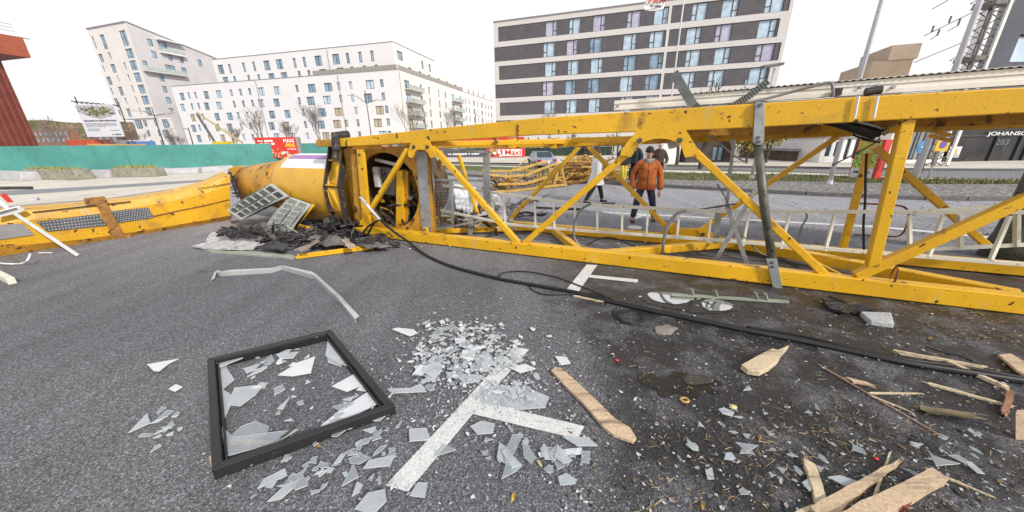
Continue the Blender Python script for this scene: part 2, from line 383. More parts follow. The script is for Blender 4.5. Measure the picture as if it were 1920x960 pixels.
# ---------------------------------------------------------------- buildings
RENDW = mat('white render', (.80, .785, .79), .85, var=.03, vscale=.3, fine=.04, fscale=6)
RENDP = mat('warm white render', (.78, .74, .71), .85, var=.04, vscale=.3, fine=.05, fscale=6)  # on the apartment block wing the warm tone carries the sun
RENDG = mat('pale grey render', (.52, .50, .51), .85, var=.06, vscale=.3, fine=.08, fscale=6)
HPANEL = mat('dark grey brick', (.112, .106, .116), .8, var=.12, vscale=.8, fine=.25, fscale=8)
GLASSB = mat('blue sky glass', (.24, .35, .46), .08, var=.45, vscale=.6, spec=.8)
CURT1 = mat('sky tinted glass with pale curtain', (.50, .63, .76), .15, var=.2, vscale=1.2, spec=.7)  # reflected sky painted into the pane's blue, over a pale curtain
CURT2 = mat('glass with lilac curtain', (.50, .49, .64), .15, var=.15, vscale=1.2, spec=.7)
FRAME = mat('dark window frame', (.05, .055, .06), .5)
BALG = mat('pale green balcony glass', (.45, .52, .48), .12, var=.2, vscale=2, alpha=.75, spec=.7)
SLAB = mat('balcony concrete', (.60, .56, .52), .8, var=.1)
ROOFC = mat('roof flashing', (.30, .29, .29), .6)
class Fac:
    def __init__(s, P, d): s.P = V3((P[0], P[1], 0)); s.d = V3((d[0], d[1], 0)).normalized(); s.n = V3((s.d.y, -s.d.x, 0))
    def uz(s, x, y):
        q = onplane(x, y, s.P, s.n); return (q-s.P).dot(s.d), q.z
    def p(s, u, z, out=0.0): return s.P+s.d*u+Z3*z+s.n*out
def wall(g, F, u0_, u1, z0, z1, holes, depth, m=0, off=0.0, mr=None):
    us = sorted(set([u0_, u1]+[min(max(v, u0_), u1) for h in holes for v in (h[0], h[2])]))
    zs = sorted(set([z0, z1]+[min(max(v, z0), z1) for h in holes for v in (h[1], h[3])]))
    for j in range(len(zs)-1):
        run = None
        for i in range(len(us)-1):
            cu_, cz = (us[i]+us[i+1])/2, (zs[j]+zs[j+1])/2
            hole = any(h[0] < cu_ < h[2] and h[1] < cz < h[3] for h in holes)
            if not hole:
                if run is None: run = us[i]
            if (hole or i == len(us)-2) and run is not None:
                e = us[i] if hole else us[i+1]
                g.face([F.p(run, zs[j], off), F.p(e, zs[j], off), F.p(e, zs[j+1], off), F.p(run, zs[j+1], off)], m); run = None
    mr = m if mr is None else mr
    for (a, b_, c, d) in [h[:4] for h in holes]:
        for (p, q) in (((a, b_), (c, b_)), ((c, b_), (c, d)), ((c, d), (a, d)), ((a, d), (a, b_))):
            g.face([F.p(*p, off), F.p(*q, off), F.p(*q, off-depth), F.p(*p, off-depth)], mr)
def window_mb(g, F, r, off, kind=0, glass=0, frame=1, side=1):
    a, b_, c, d = r; fw = min(.09, (c-a)*.1)
    g.face([F.p(a, b_, off-.02), F.p(c, b_, off-.02), F.p(c, d, off-.02), F.p(a, d, off-.02)], glass)
    def bar(u0_, z0, u1, z1):
        g.hexa([F.p(u0_, z0, off-.015), F.p(u1, z0, off-.015), F.p(u1, z0, off+.05), F.p(u0_, z0, off+.05), F.p(u0_, z1, off-.015), F.p(u1, z1, off-.015), F.p(u1, z1, off+.05), F.p(u0_, z1, off+.05)], frame)
    bar(a, b_, a+fw, d); bar(c-fw, b_, c, d); bar(a+fw, b_, c-fw, b_+fw); bar(a+fw, d-fw, c-fw, d)
    if kind == 1: u = (a+c)/2; bar(u-fw/2, b_+fw, u+fw/2, d-fw)
    if kind == 2:
        u = a+(c-a)*(.66 if side > 0 else .34); bar(u-fw*.7, b_+fw, u+fw*.7, d-fw); z = b_+(d-b_)*.36
        if side > 0: bar(u+fw, z-fw/2, c-fw, z+fw/2)
        else: bar(a+fw, z-fw/2, u-fw, z+fw/2)
def put_windows(root, wins, mats, limit=96):
    # wins: (F, rect, off, kind, glass, side)
    order = sorted(wins, key=lambda q: -(q[1][2]-q[1][0])*(q[1][3]-q[1][1])/((q[0].p(q[1][0], 0)-CAM).length**2))
    for q in order[:limit]:
        g = MB(); window_mb(g, q[0], q[1], q[2], q[3], q[4], 0, q[5]); g.build('window', mats, root, recalc=False)
    if order[limit:]:
        g = MB()
        for q in order[limit:]: window_mb(g, q[0], q[1], q[2], q[3], q[4], 0, q[5])
        tag(g.build('window', mats, root, recalc=False), kind='stuff')
WM = [FRAME, GLASSB, CURT1, CURT2, mat('glass with warm room', (.50, .42, .30), .12, var=.3, spec=.7)]

# --- hotel with dark brick bands
HT = 24.0
P0 = None
d = ray(925, 42); P0 = CAM+d*((HT-CH)/d.z)
hd = ray(-1000, 288); hd.z = 0; hd = -hd.normalized()
FH = Fac(P0, hd)
WH = FH.uz(1468, 100)[0]
hotel = thing('hotel', 'wide eight storey block with dark brick bands between white strips behind the crane mast', 'building', FH.p(WH/2, 0))
rows_px = [(51, 79), (88.7, 115.8), (124.4, 150.6), (158.6, 184.5), (193, 217.5), (226.2, 252)]
rowsz = [(FH.uz(932, b_)[1], FH.uz(932, a)[1]) for a, b_ in rows_px]
st = rowsz[4][0]-rowsz[5][0]
rowsz += [(rowsz[5][0]-st*k, rowsz[5][1]-st*k) for k in (1, 2)]
rowsz = [r_ for r_ in rowsz if r_[0] > .3]
cols = [FH.uz(x, y)[0] for x, y in ((1020.3, 91), (1042, 91), (1064, 88.7), (1085, 88.7), (1108, 83.6), (1131, 83.6), (1171, 78), (1196, 78), (1220.5, 72), (1247, 72), (1290, 66), (1317.5, 66), (1345, 59.6), (1375, 59.6), (1425, 51.5), (1459.5, 51.5))]
cols = [(cols[i], cols[i+1]) for i in range(0, 16, 2)]
us_ = FH.uz(1248.3, 72)[0]; ue_ = FH.uz(1253.5, 72)[0]
g = MB(); wins = []; rr = random.Random(11); bands = []
for k, (z0, z1) in enumerate(rowsz):
    bands += [(FH.uz(933.7, 60)[0] if k % 2 == 0 else .02, z0, us_, z1), (ue_, z0, cols[7][1]+(.9 if k % 2 == 0 else .05), z1)]
wall(g, FH, 0, WH, 0, HT, bands, .10, 0)
for bi, b_ in enumerate(bands):
    k = bi//2; hs = []
    for ci, (u, v) in enumerate(cols):
        if b_[0] < u < b_[2]:
            sh = -.25 if k % 2 else .12
            a_, c_ = max(u+sh, b_[0]+.02), min(v+sh, b_[2]-.02)
            h = (a_, b_[1], c_, b_[3]); hs.append(h)
            wins.append((FH, (a_, b_[1]+.01, c_, b_[3]-.01), -.30, 2, rr.choice([2, 2, 2, 3, 2, 1]), 1 if (k+ci) % 2 == 0 else -1))
    wall(g, FH, b_[0], b_[2], b_[1], b_[3], hs, .2, 1, -.10)
bkn = -FH.n*16
for a_, b_ in (((0, 0), (0, HT)), ((WH, 0), (WH, HT))):
    g.face([FH.p(*a_), FH.p(*b_), FH.p(*b_)+bkn, FH.p(*a_)+bkn], 0)
g.face([FH.p(0, HT), FH.p(WH, HT), FH.p(WH, HT)+bkn, FH.p(0, HT)+bkn], 2)
g.face([FH.p(0, 0)+bkn, FH.p(WH, 0)+bkn, FH.p(WH, HT)+bkn, FH.p(0, HT)+bkn], 0)
g.build('wall', [mat('white hotel render', (.66, .63, .62), .85, var=.03, fine=.04, fscale=6), HPANEL, ROOFC], hotel, recalc=False)
g = MB(); g.beam(FH.p(-.05, HT+.08, -.1), FH.p(WH+.05, HT+.08, -.1), .5, .14); g.build('roof_edge', ROOFC, hotel)
put_windows(hotel, wins, WM)

# --- long white apartment block
d = ray(746, 130); PB = CAM+d*((18.5-CH)/d.z)
bd = V3((.96, -.27, 0)).normalized(); BL = 85.0
d2 = ray(322, 168)
FB = Fac(PB, bd)                    # u <= 0 leftwards
BL = -FB.uz(322, 168)[0]
FS = Fac(PB, (.24, .971))           # long side wing going away from the camera
SL = FS.uz(925, 200)[0]
block = thing('apartment_block', 'long white rendered apartment block with many small windows and a set back top floor', 'building', FB.p(-BL/2, 0))
g = MB(); wins = []; rr = random.Random(12)
def zrow(y, x=797): return FB.uz(743, y)[1]
big4 = [(165, 215), (375, 430), (482, 545), (850, 915), (985, 1050)]; sm4 = [(236, 256), (294, 314), (604, 628), (684, 708), (764, 788)]
big5 = [(165, 240), (308, 385), (668, 748)]; sm5 = [(58, 88), (420, 452), (523, 555), (790, 825)]
colsB = []
for a_, b_ in big4: colsB.append((FB.uz(300+a_/4.571, 178)[0], FB.uz(300+b_/4.571-3, 178)[0], 1))
for a_, b_ in sm4: colsB.append((FB.uz(300+a_/4.571, 178)[0], FB.uz(300+b_/4.571, 178)[0], 0))
for a_, b_ in big5: colsB.append((FB.uz(540+a_/4.571, 160)[0], FB.uz(540+b_/4.571-2, 160)[0], 1))
for a_, b_ in sm5: colsB.append((FB.uz(540+a_/4.571, 160)[0], FB.uz(540+b_/4.571-1, 160)[0], 0))
hol = []
for k in range(6):
    z1 = 16.6-k*3.02
    for (a_, b_, kd) in colsB:
        wdt = max(b_-a_, 2.0 if kd else .9); sh = 0
        if k % 2 and kd: sh = -1.1
        if k >= 2 and kd: sh += 1.9
        if k >= 2 and not kd: sh += .5
        r_ = (a_+sh, z1-(2.05 if kd else 1.75), a_+sh+wdt, z1)
        if r_[0] < -BL+.5 or r_[2] > -.6: continue
        if any(r_[0] < h[2]+.3 and r_[2] > h[0]-.3 and abs(h[3]-r_[3]) < .5 for h in hol): continue
        hol.append(r_); wins.append((FB, r_, -.22, 1 if kd else 0, rr.choice([1, 1, 2] if k < 2 else [1, 4, 2, 4, 1]), 1))
wall(g, FB, -BL, 0, 0, 18.5, hol, .22, 0)
hol2 = []; slots = []
for k in range(6):
    z1 = 16.6-k*3.02
    for q, (f, wdt) in enumerate([(.03, 2.0), (.13, .9), (.19, .9), (.27, .9), (.33, .9), (.40, 1.6), (.485, 1.6), (.555, .9), (.60, .9), (.66, 1.7), (.72, .9), (.78, 1.8), (.85, .9), (.90, .9), (.95, 1.5)]):
        r_ = (f*SL, z1-1.9, f*SL+wdt*1.25, z1); hol2.append(r_); wins.append((FS, r_, -.22, 1 if wdt > 1 else 0, rr.choice([1, 2, 4]), 1))
        if q in (0, 5): slots.append((f*SL-.4, f*SL+8.2, z1-2.15))
wall(g, FS, 0, SL, 0, 18.5, hol2, .22, 1)
back = -FB.n*20
# set back storeys
FP = Fac(FB.p(0, 0)-FB.n*2.2+FS.n*-2.0, bd); PT = FP.uz(752, 76.5)[1]; PLs = -FP.uz(396, 107)[0]
hol3 = []
pen = [(487, 545, 1), (580, 602, 0), (703, 735, 0), (792, 822, 0), (888, 955, 1), (997, 1065, 1)]; pen5 = [(35, 70, 0), (120, 152, 0), (225, 300, 1), (378, 450, 1), (497, 530, 0), (605, 636, 0), (708, 745, 0), (838, 920, 1)]
pz = (FP.uz(748, 111)[1], FP.uz(748, 90)[1])
for lst, x0 in ((pen, 300), (pen5, 540)):
    for a_, b_, kd in lst:
        yy = 122 if x0 == 300 else 108
        u_ = FP.uz(x0+a_/4.571, yy)[0]; wdt = 2.2 if kd else 1.0
        if -PLs+.3 < u_ < -wdt-.4:
            r_ = (u_, pz[0], u_+wdt, pz[1]); hol3.append(r_); wins.append((FP, r_, -.22, 1 if kd else 0, 1, 1))
            r2 = (u_+.8, pz[0]-3.2, u_+.8+wdt, pz[1]-3.2)
            if r2[2] < -.4: hol3.append(r2); wins.append((FP, r2, -.22, 1 if kd else 0, 1, 1))
wall(g, FP, -PLs, 0, 18.45, PT, hol3, .22, 0)
FPS = Fac(FP.p(0, 0), (.24, .971)); PS1 = FPS.uz(813, 98)[0]; PS2 = SL
hs = [(1.5, pz[0], 4.2, pz[1]), (PS1*.62, pz[0], PS1*.62+1.3, pz[1]), (PS1*.82, pz[0], PS1*.82+1.3, pz[1])]
for h in hs: wins.append((FPS, h, -.22, 0, 1, 1))
lows = [(SL*f, 18.9, SL*f+1.7, 20.6) for f in (.08, .15, .22, .30, .38, .47, .54, .63, .70, .77, .86)]
for h in lows: wins.append((FPS, h, -.22, 0, 4, 1))
wall(g, FPS, 0, PS1, 21.5, PT, hs, .22, 1); wall(g, FPS, 0, SL, 18.45, 21.5, lows, .22, 1)
Fb = FPS
g.face([FPS.p(PS1, 21.5), FPS.p(PS1, PT), FPS.p(PS1, PT)-FB.d*16, FPS.p(PS1, 21.5)-FB.d*16], 1)
g.face([FP.p(-PLs, PT), FP.p(0, PT), FPS.p(PS1, PT), FPS.p(PS1, PT)-FB.d*PLs], 2)
g.face([FPS.p(PS1, 21.5), FPS.p(SL, 21.5), FPS.p(SL, 21.5)-FB.d*14, FPS.p(PS1, 21.5)-FB.d*14], 2)
g.face([FB.p(-BL, 18.5), FB.p(0, 18.5), FS.p(SL, 18.5), FS.p(SL, 18.5)-FB.d*15, FS.p(20, 18.5)-FB.d*15, FS.p(20, 18.5)-FB.d*BL], 2)
g.face([FB.p(-BL, 0), FB.p(-BL, 18.5), FS.p(20, 18.5)-FB.d*BL, FS.p(20, 0)-FB.d*BL], 0)
g.face([FP.p(-PLs, 18.5), FP.p(-PLs, PT), FPS.p(PS1, PT)-FB.d*PLs, FPS.p(PS1, 18.5)-FB.d*PLs], 0)
g.face([FS.p(SL, 0), FS.p(SL, 21.5), FS.p(SL, 21.5)-FB.d*15, FS.p(SL, 0)-FB.d*15], 1)
g.build('wall', [RENDW, RENDP, ROOFC], block, recalc=False)  # warm wing and cooler front carry sun and shade in their colours
g = MB()
g.beam(FB.p(-BL, 18.55, -.1), FB.p(0, 18.55, -.1), .4, .12); g.beam(FS.p(0, 18.55, -.1), FS.p(SL, 18.55, -.1), .4, .12)
g.beam(FP.p(-PLs, PT+.06, -.1), FP.p(0, PT+.06, -.1), .4, .12); g.beam(FPS.p(0, PT+.06, -.1), FPS.p(PS1, PT+.06, -.1), .4, .12)
g.build('parapet_flashing', ROOFC, block)
for a_, b_ in [(FB.p(u_, 0, .08), FB.p(u_, 18.2, .08)) for u_ in (FB.uz(635, 155)[0], FB.uz(481, 160)[0])]+[(FP.p(FP.uz(614, 100)[0], 18.5, .08), FP.p(FP.uz(614, 100)[0], PT-.3, .08)), (FS.p(.35, 0, .08), FS.p(.35, 18.2, .08))]:
    g = MB(); g.tube([a_, b_], .07, 6); g.build('downpipe', ROOFC, block)
put_windows(block, wins, WM)
g = MB(); g.box(FB.p(-13, 19.1, -.25), bd*12.6, FB.n*.03, Z3*.55); g.box(FS.p(22, 19.1, -.25), FS.d*21.5, FS.n*.03, Z3*.55)
g.build('terrace_railing', mat('slatted railing', (.33, .31, .28), .7, fine=.3, fscale=12), block)
for (a_, b_, z0) in slots[:8]:
    g = MB(); g.box(FS.p((a_+b_)/2, z0, .7), FS.d*((b_-a_)/2), FS.n*.68, Z3*.1, 0)
    g.box(FS.p((a_+b_)/2, z0+.6, 1.36), FS.d*((b_-a_)/2), FS.n*.02, Z3*.5, 1)
    g.build('balcony', [SLAB, BALG], block)

# --- leaning-looking white tower with a sloping roof
d = ray(235.5, 41); PC = CAM+d*((36-CH)/d.z)
FT = Fac(PC, (.95, -.312)); TW = -FT.uz(163, 56)[0]
FR = Fac(PC, (.25, .968)); TL_ = FR.uz(400, 108)
tower = thing('apartment_tower', 'tall white apartment tower with a sloping roof and an overhanging body', 'building', FT.p(-TW/2, 0))
def r7(F, a_, b_, c_, d_, lean):
    x0, x1, y0, y1 = 150+a_/3.69, 150+b_/3.69, 30+c_/3.69, 30+d_/3.69
    wd = (x1-x0)-lean*(y1-y0); xc, yc = (x0+x1)/2, (y0+y1)/2
    ua, _ = F.uz(xc-wd/2, yc); ub, _ = F.uz(xc+wd/2, yc)
    za = F.uz(xc+lean*(y1-y0)/2, y1)[1]; zb = F.uz(xc-lean*(y1-y0)/2, y0)[1]
    return (ua, za, ub, zb)
tw = [(265, 345, 100, 208), (308, 380, 225, 292), (335, 405, 308, 375), (365, 432, 392, 458), (393, 460, 475, 537), (418, 487, 552, 612), (445, 505, 632, 690),
      (297, 325, 320, 368), (323, 350, 402, 450), (350, 378, 480, 528), (377, 402, 558, 603), (403, 428, 635, 680), (78, 118, 142, 225), (133, 197, 128, 230), (122, 170, 262, 320), (192, 220, 250, 297),
      (150, 175, 343, 387), (205, 257, 333, 393), (177, 228, 420, 478), (250, 275, 410, 457), (205, 232, 497, 543), (258, 308, 490, 550), (230, 275, 570, 628), (303, 330, 565, 608), (258, 285, 648, 690), (315, 360, 640, 698)]
tlow = [(560, 610, 715, 768), (563, 613, 788, 840), (605, 650, 855, 910), (505, 530, 717, 757), (530, 552, 790, 828), (550, 575, 860, 900), (375, 425, 722, 775), (430, 455, 720, 760), (455, 477, 790, 830), (478, 503, 860, 905)]
zb = FT.uz(283, 221)[1]
wins = []
hu = [r7(FT, *q, .32) for q in tw]; hl = [r7(FT, *q, .28) for q in tlow]
hu = [h for h in hu if h[0] > -TW+.2 and h[2] < -.2]; 
for h in hu+hl: wins.append((FT, h, -.25, 1 if h[2]-h[0] > 1.7 else 0, 1, 1))
g = MB(); wall(g, FT, -TW, 0, zb, 36, hu, .25, 0); ul = FT.uz(246, 226)[0]; wall(g, FT, ul, 6, 0, zb, [h for h in hl if h[0] > ul+.1 and h[2] < 5.9], .25, 0, -.4)
tr = [(465, 508, 160, 208), (537, 605, 178, 235), (492, 535, 243, 292), (603, 642, 263, 310), (682, 720, 278, 325), (430, 468, 310, 340), (590, 665, 340, 390), (700, 742, 357, 400), (812, 848, 302, 348), (545, 585, 408, 452), (568, 607, 485, 530), (592, 635, 562, 605), (615, 650, 638, 668)]
hr = [r7(FR, *q, .22) for q in tr]
for h in hr: wins.append((FR, h, -.25, 0 if h[2]-h[0] < 4 else 1, 1, 1))
slope = (36-TL_[1])/TL_[0]
TLN = TL_[0]+6
# right face: rectangular wall clipped by the roof line
gr_ = MB(); wall(gr_, FR, 0, TLN, zb-1, 36, hr, .25, 0)
def clipz(u): return 36-slope*u
nv = []
for f, mm in zip(gr_.f, gr_.m):
    pts = [gr_.v[i] for i in f]; out = []
    def h_(p): return clipz((p-FR.P).dot(FR.d))-p.z
    for i in range(len(pts)):
        a_, b_ = pts[i], pts[(i+1) % len(pts)]; ha, hb = h_(a_), h_(b_)
        if ha >= 0: out.append(a_)
        if ha*hb < 0: out.append(a_.lerp(b_, ha/(ha-hb)))
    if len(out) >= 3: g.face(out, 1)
zf = clipz(TLN); bk = FR.d*TLN
g.face([FT.p(-TW, 36), FT.p(0, 36), FR.p(TLN, zf), FT.p(-TW, 0)+bk+Z3*zf], 2)
g.face([FT.p(-TW, zb), FT.p(-TW, 36), FT.p(-TW, 0)+bk+Z3*zf, FT.p(-TW, zb)+bk], 0)
g.face([FT.p(-TW, zb), FT.p(0, zb), FR.p(TLN, zb), FT.p(-TW, zb)+bk], 1)
g.face([FT.p(ul, 0, -.4), FT.p(ul, zb, -.4), FT.p(ul, zb)+bk, FT.p(ul, 0)+bk], 0)
g.face([FT.p(6, 0, -.4), FT.p(6, zb, -.4), FT.p(6, zb)+bk*.3, FT.p(6, 0)+bk*.3], 1)
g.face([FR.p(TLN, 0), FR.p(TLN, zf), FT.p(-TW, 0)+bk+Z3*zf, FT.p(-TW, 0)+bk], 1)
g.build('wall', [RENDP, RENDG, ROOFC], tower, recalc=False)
g = MB(); g.beam(FT.p(-TW, 36.1), FT.p(0, 36.1), .5, .25); g.beam(FR.p(0, 36.1), FR.p(TLN, zf+.1), .5, .25); g.build('roof_edge', ROOFC, tower)
put_windows(tower, wins, WM)
for (x0, y0, x1, y1) in ((150+433/3.69, 30+352/3.69, 150+580/3.69, 30+385/3.69), (150+580/3.69, 30+372/3.69, 150+723/3.69, 30+405/3.69)):
    ua, z_ = FR.uz(x0, y1-3); ub = FR.uz(x1, y1)[0]
    g = MB(); g.box(FR.p((ua+ub)/2, z_-.2, .8), FR.d*((ub-ua)/2), FR.n*.8, Z3*.12); g.box(FR.p((ua+ub)/2, z_+.5, 1.56), FR.d*((ub-ua)/2), FR.n*.03, Z3*.55, 1)
    g.build('balcony', [SLAB, BALG], tower)
ua, z_ = FR.uz(150+540/3.69, 30+225/3.69); ub, _ = FR.uz(150+710/3.69, 30+262/3.69)
g = MB(); g.box(FR.p((ua+ub)/2, z_-1.0, .7), FR.d*((ub-ua)/2), FR.n*.7, Z3*.15); g.box(FR.p((ua+ub)/2, z_+2.6, .9), FR.d*((ub-ua)/2), FR.n*.9, Z3*.15); g.box(FR.p((ua+ub)/2, z_-.3, 1.36), FR.d*((ub-ua)/2), FR.n*.03, Z3*.5, 1)
g.build('balcony', [RENDW, BALG], tower)
# ---------------------------------------------------------------- text helper
def text_on(body, size, m, parent, P, dx, up, name='lettering', ext=.004, align='CENTER', mirror=False, sx=1.0, bold=0.0):
    cu_ = bpy.data.curves.new('t', 'FONT'); cu_.body = body; cu_.size = size; cu_.extrude = ext; cu_.align_x = align; cu_.align_y = 'CENTER'; cu_.offset = bold
    to = bpy.data.objects.new('t', cu_); COL.objects.link(to)
    dg = bpy.context.evaluated_depsgraph_get(); me = bpy.data.meshes.new_from_object(to.evaluated_get(dg))
    bpy.data.objects.remove(to); bpy.data.curves.remove(cu_)
    dx = V3(dx).normalized(); up = V3(up).normalized(); nn = dx.cross(up); P = V3(P)
    og = ORIG[parent.name]
    for v in me.vertices:
        c = v.co.copy(); x = -c.x if mirror else c.x
        v.co = P+dx*(x*sx)+up*c.y+nn*c.z-og
    me.materials.clear(); me.materials.append(m)
    o = bpy.data.objects.new(name, me); COL.objects.link(o); o.parent = parent; ORIG[o.name] = og
    return o

# ---------------------------------------------------------------- red clad building on the left
REDC = mat('red brown cladding', (.19, .048, .035), .6, var=.15, vscale=.8, fine=.15, fscale=10)
REDB = mat('orange red fascia', (.34, .085, .045), .55, var=.12, vscale=1, fine=.15, fscale=10)
Pq = A(75, 275, 46); FE = Fac(Pq, (.25, .968))
zs_ = FE.uz(5, 107)[1]; zt = onplane(40, 72, FE.p(0, 0, 1.6), FE.n).z
rb = thing('red_building', 'dark red ribbed building with an overhanging orange red roof slab at the left edge', 'building', FE.p(-8, 0))
g = MB(); LW = 16
for i in range(int(LW/.55)):
    u = -LW+i*.55
    g.box(FE.p(u+.14, (1.6+zs_)/2, .06), FE.d*.14, FE.n*.09, Z3*((zs_-1.6)/2)); g.box(FE.p(u+.41, (1.6+zs_)/2, -.06), FE.d*.13, FE.n*.05, Z3*((zs_-1.6)/2))
g.box(FE.p(-LW/2, zs_/2, -5.2), FE.d*(LW/2), FE.n*5, Z3*(zs_/2))
g.build('wall', REDC, rb)
g = MB(); g.box(FE.p(-LW/2, .75, .08), FE.d*(LW/2+.1), FE.n*.14, Z3*.85); g.build('base_band', REDB, rb)
g = MB(); g.box(FE.p(-LW/2+.5, (zs_+zt)/2+.1, -3.2), FE.d*(LW/2+1.2), FE.n*5, Z3*((zt-zs_)/2)); g.build('roof_slab', REDB, rb, bevel=.03)
g = MB()
for k in range(3): g.tube([FE.p(-1.5-k*3, zt, 1.4), FE.p(-1.3-k*3, zt+2.3, 1.4)], .05, 6)
for z in (1.1, 1.7, 2.3): g.tube([FE.p(1.4, zt+z*.6, 1.4), FE.p(-LW, zt+z, 1.4)], .03, 6)
g.tube([FE.p(1.5, zt+.15, 1.4), FE.p(2.4, zt+.1, 1.4)], .06, 6)
g.build('roof_railing', GALV, rb)

# ---------------------------------------------------------------- teal hoarding and concrete blocks
TEAL = mat('teal hoarding', (.065, .255, .23), .8, var=.16, vscale=.7, spots=[(1.6, .60, (.10, .31, .28), .2), (3, .64, (.05, .16, .14), .12, (1, 1, .35))], fine=.12, fscale=30)
fp = [G(-260, 331), G(0, 328.5), G(250, 320), G(430, 312), G(620, 304)]
fence = thing('site_hoarding', 'long teal site hoarding closing off the building site at left', 'fence', fp[2])
for i in range(len(fp)-1):
    g = MB(); a, b_ = fp[i], fp[i+1]; L_ = (b_-a).length; k = int(L_/2.4)+1
    top = [1.98, 2.0, 1.95, 1.92, 1.9]
    for j in range(k):
        p = a.lerp(b_, j/k); q = a.lerp(b_, (j+.994)/k); h = top[i]+(top[i+1]-top[i])*(j/k)+rr.uniform(-.015, .015)
        g.beam(p+Z3*(h/2), q+Z3*(h/2), .06, h)
    g.build('hoarding_panel', TEAL, fence)
g = MB(); g.beam(A(165, 273, 29), A(275, 273.5, 31), .12, .28); tag(g.build('timber_bundle', mat('orange timber', (.55, .27, .08), .7)), 'orange timber bundle stacked just behind the teal hoarding', 'timber')
CONC = mat('mossy concrete', (.26, .25, .20), .9, var=.25, vscale=3, spots=[(5, .60, (.12, .14, .05), .1), (9, .64, (.38, .37, .33), .1)], fine=.25, bump=.4)
CONP = mat('pale concrete', (.44, .44, .46), .85, var=.15, vscale=3, fine=.2, bump=.2)
MOSS = mat('yellow moss', (.30, .30, .09), .95, var=.4, vscale=8)
blocks = [(-70, 40, 335, 340, 14, 0, 'pale concrete kerb block leaning at the far left end of the hoarding'), (42, 145, 337, 338, 18, 1, 'mossy concrete barrier block with yellow grass on its top, nearest the red building'),
          (147, 204, 334, 333.5, 13, 0, 'low pale concrete block between two mossy barrier blocks'), (206, 290, 333, 332, 16, 1, 'mossy concrete barrier block below the site sign'),
          (292, 372, 328, 325, 10, 0, 'low pale concrete block left of the yellow girder end'), (375, 440, 324, 319, 9, 0, 'low pale concrete block beside the end of the yellow girder')]
for (x0, x1, y0, y1, hpx, kd, lab) in blocks:
    p, q = G(x0, y0), G(x1, y1); dd = (q-p).normalized(); nn = V3((-dd.y, dd.x, 0))
    h = hpx*(p-CAM).dot(cf)/FPX*1.05; wd = .45
    g = MB()
    def rg(c): return [c, c+nn*wd*2, c+nn*(wd*2-.12)+Z3*h, c+nn*.12+Z3*h]
    k = 8; g.sweep([rg(p.lerp(q, i/k)+V3((0, 0, 0))) for i in range(k+1)])
    o = tag(g.build('concrete_block', CONC if kd else CONP, bevel=.04), lab, 'barrier block', 'concrete blocks along the hoarding')
    if kd:
        g = MB(); r_ = random.Random(x0+200)
        for i in range(160):
            c = p.lerp(q, r_.uniform(.1, .9))+nn*r_.uniform(.15, .7)+Z3*h; a = r_.uniform(0, 6.28); dv = V3((math.cos(a), math.sin(a), 0))*.05
            g.face([c-dv, c+dv, c+V3((r_.uniform(-.08, .08), 0, r_.uniform(.05, .22)))])
        tag(g.build('moss', MOSS, o, recalc=False), kind='stuff')

# ---------------------------------------------------------------- signs
def bars(g, F_, u0_, z0, u1, hh, seed, off, n=None):   # a line of small unreadable print
    r_ = random.Random(seed); u = u0_
    while u < u1:
        wd = r_.uniform(.5, 1.6)*hh
        g.box(F_.p(min(u+wd/2, u1), z0+r_.uniform(-.08, .08)*hh, off), F_.d*(wd/2), F_.n*.004, Z3*(hh*r_.uniform(.28, .5)))
        u += wd+hh*(.25 if r_.random() < .8 else .8)
def signboard(name, lab, cat, tl, tr_, bl, Y, m, depth=.08, d=None):
    p = A(*tl, Y); q = A(*tr_, Y); b_ = A(*bl, Y)
    F_ = Fac(p, d or (q-p))
    if d: q = onplane(*tr_, F_.P, F_.n)
    W_ = (V3((q.x, q.y, 0))-F_.P).length; zt_ = p.z; zb_ = b_.z
    root = thing(name, lab, cat, F_.p(W_/2, 0))
    g = MB(); g.box(F_.p(W_/2, (zt_+zb_)/2, -depth/2), F_.d*(W_/2), F_.n*(depth/2), Z3*((zt_-zb_)/2)); g.build('panel', m, root)
    return root, F_, W_, zb_, zt_
WHT = mat('white lettering', (.82, .82, .80), .5, var=.02); YLT = mat('yellow lettering', (.85, .62, .06), .5, var=.02); BLK = mat('black lettering', (.03, .03, .04), .5, var=.02)
REDS = mat('poster red', (.62, .035, .025), .45, var=.04)
root, F_, W_, zb_, zt_ = signboard('billboard', 'red food billboard reading MAXI PRIS standing before the teal hoarding', 'billboard', (476, 258), (552, 254), (483, 297), 34, REDS)
H_ = zt_-zb_
text_on('MAXI', H_*.23, WHT, root, F_.p(W_*.83, zb_+H_*.82, .012), F_.d, Z3, bold=.012)
text_on('PRIS', H_*.25, YLT, root, F_.p(W_*.85, zb_+H_*.60, .012), F_.d, Z3, bold=.012)
g = MB(); bars(g, F_, W_*.07, zb_+H_*.83, W_*.45, H_*.11, 3, .012); bars(g, F_, W_*.10, zb_+H_*.69, W_*.46, H_*.11, 4, .012); bars(g, F_, W_*.76, zb_+H_*.43, W_*.96, H_*.05, 5, .012); g.build('small_print', WHT, root)
FOODM = [mat('food '+n_, c, .6, var=.2, vscale=6) for n_, c in (('cream', (.75, .68, .55)), ('orange', (.65, .30, .05)), ('green', (.2, .35, .08)), ('brown', (.30, .12, .05)), ('white', (.8, .8, .78)), ('dark', (.06, .05, .05)))]
g = MB(); r_ = random.Random(9)
for i in range(120):
    u = r_.uniform(.02, .98); hmax = .16+.28*math.exp(-((u-.5)/.25)**2); z = zb_+H_*(.03+r_.random()*hmax); s = H_*r_.uniform(.02, .055)
    k = r_.randint(5, 7); c = F_.p(u*W_, z, .006+i*.0001)
    g.face([c+F_.d*s*math.cos(6.283*j/k)*r_.uniform(.6, 1.3)+Z3*s*math.sin(6.283*j/k) for j in range(k)], r_.randrange(6))
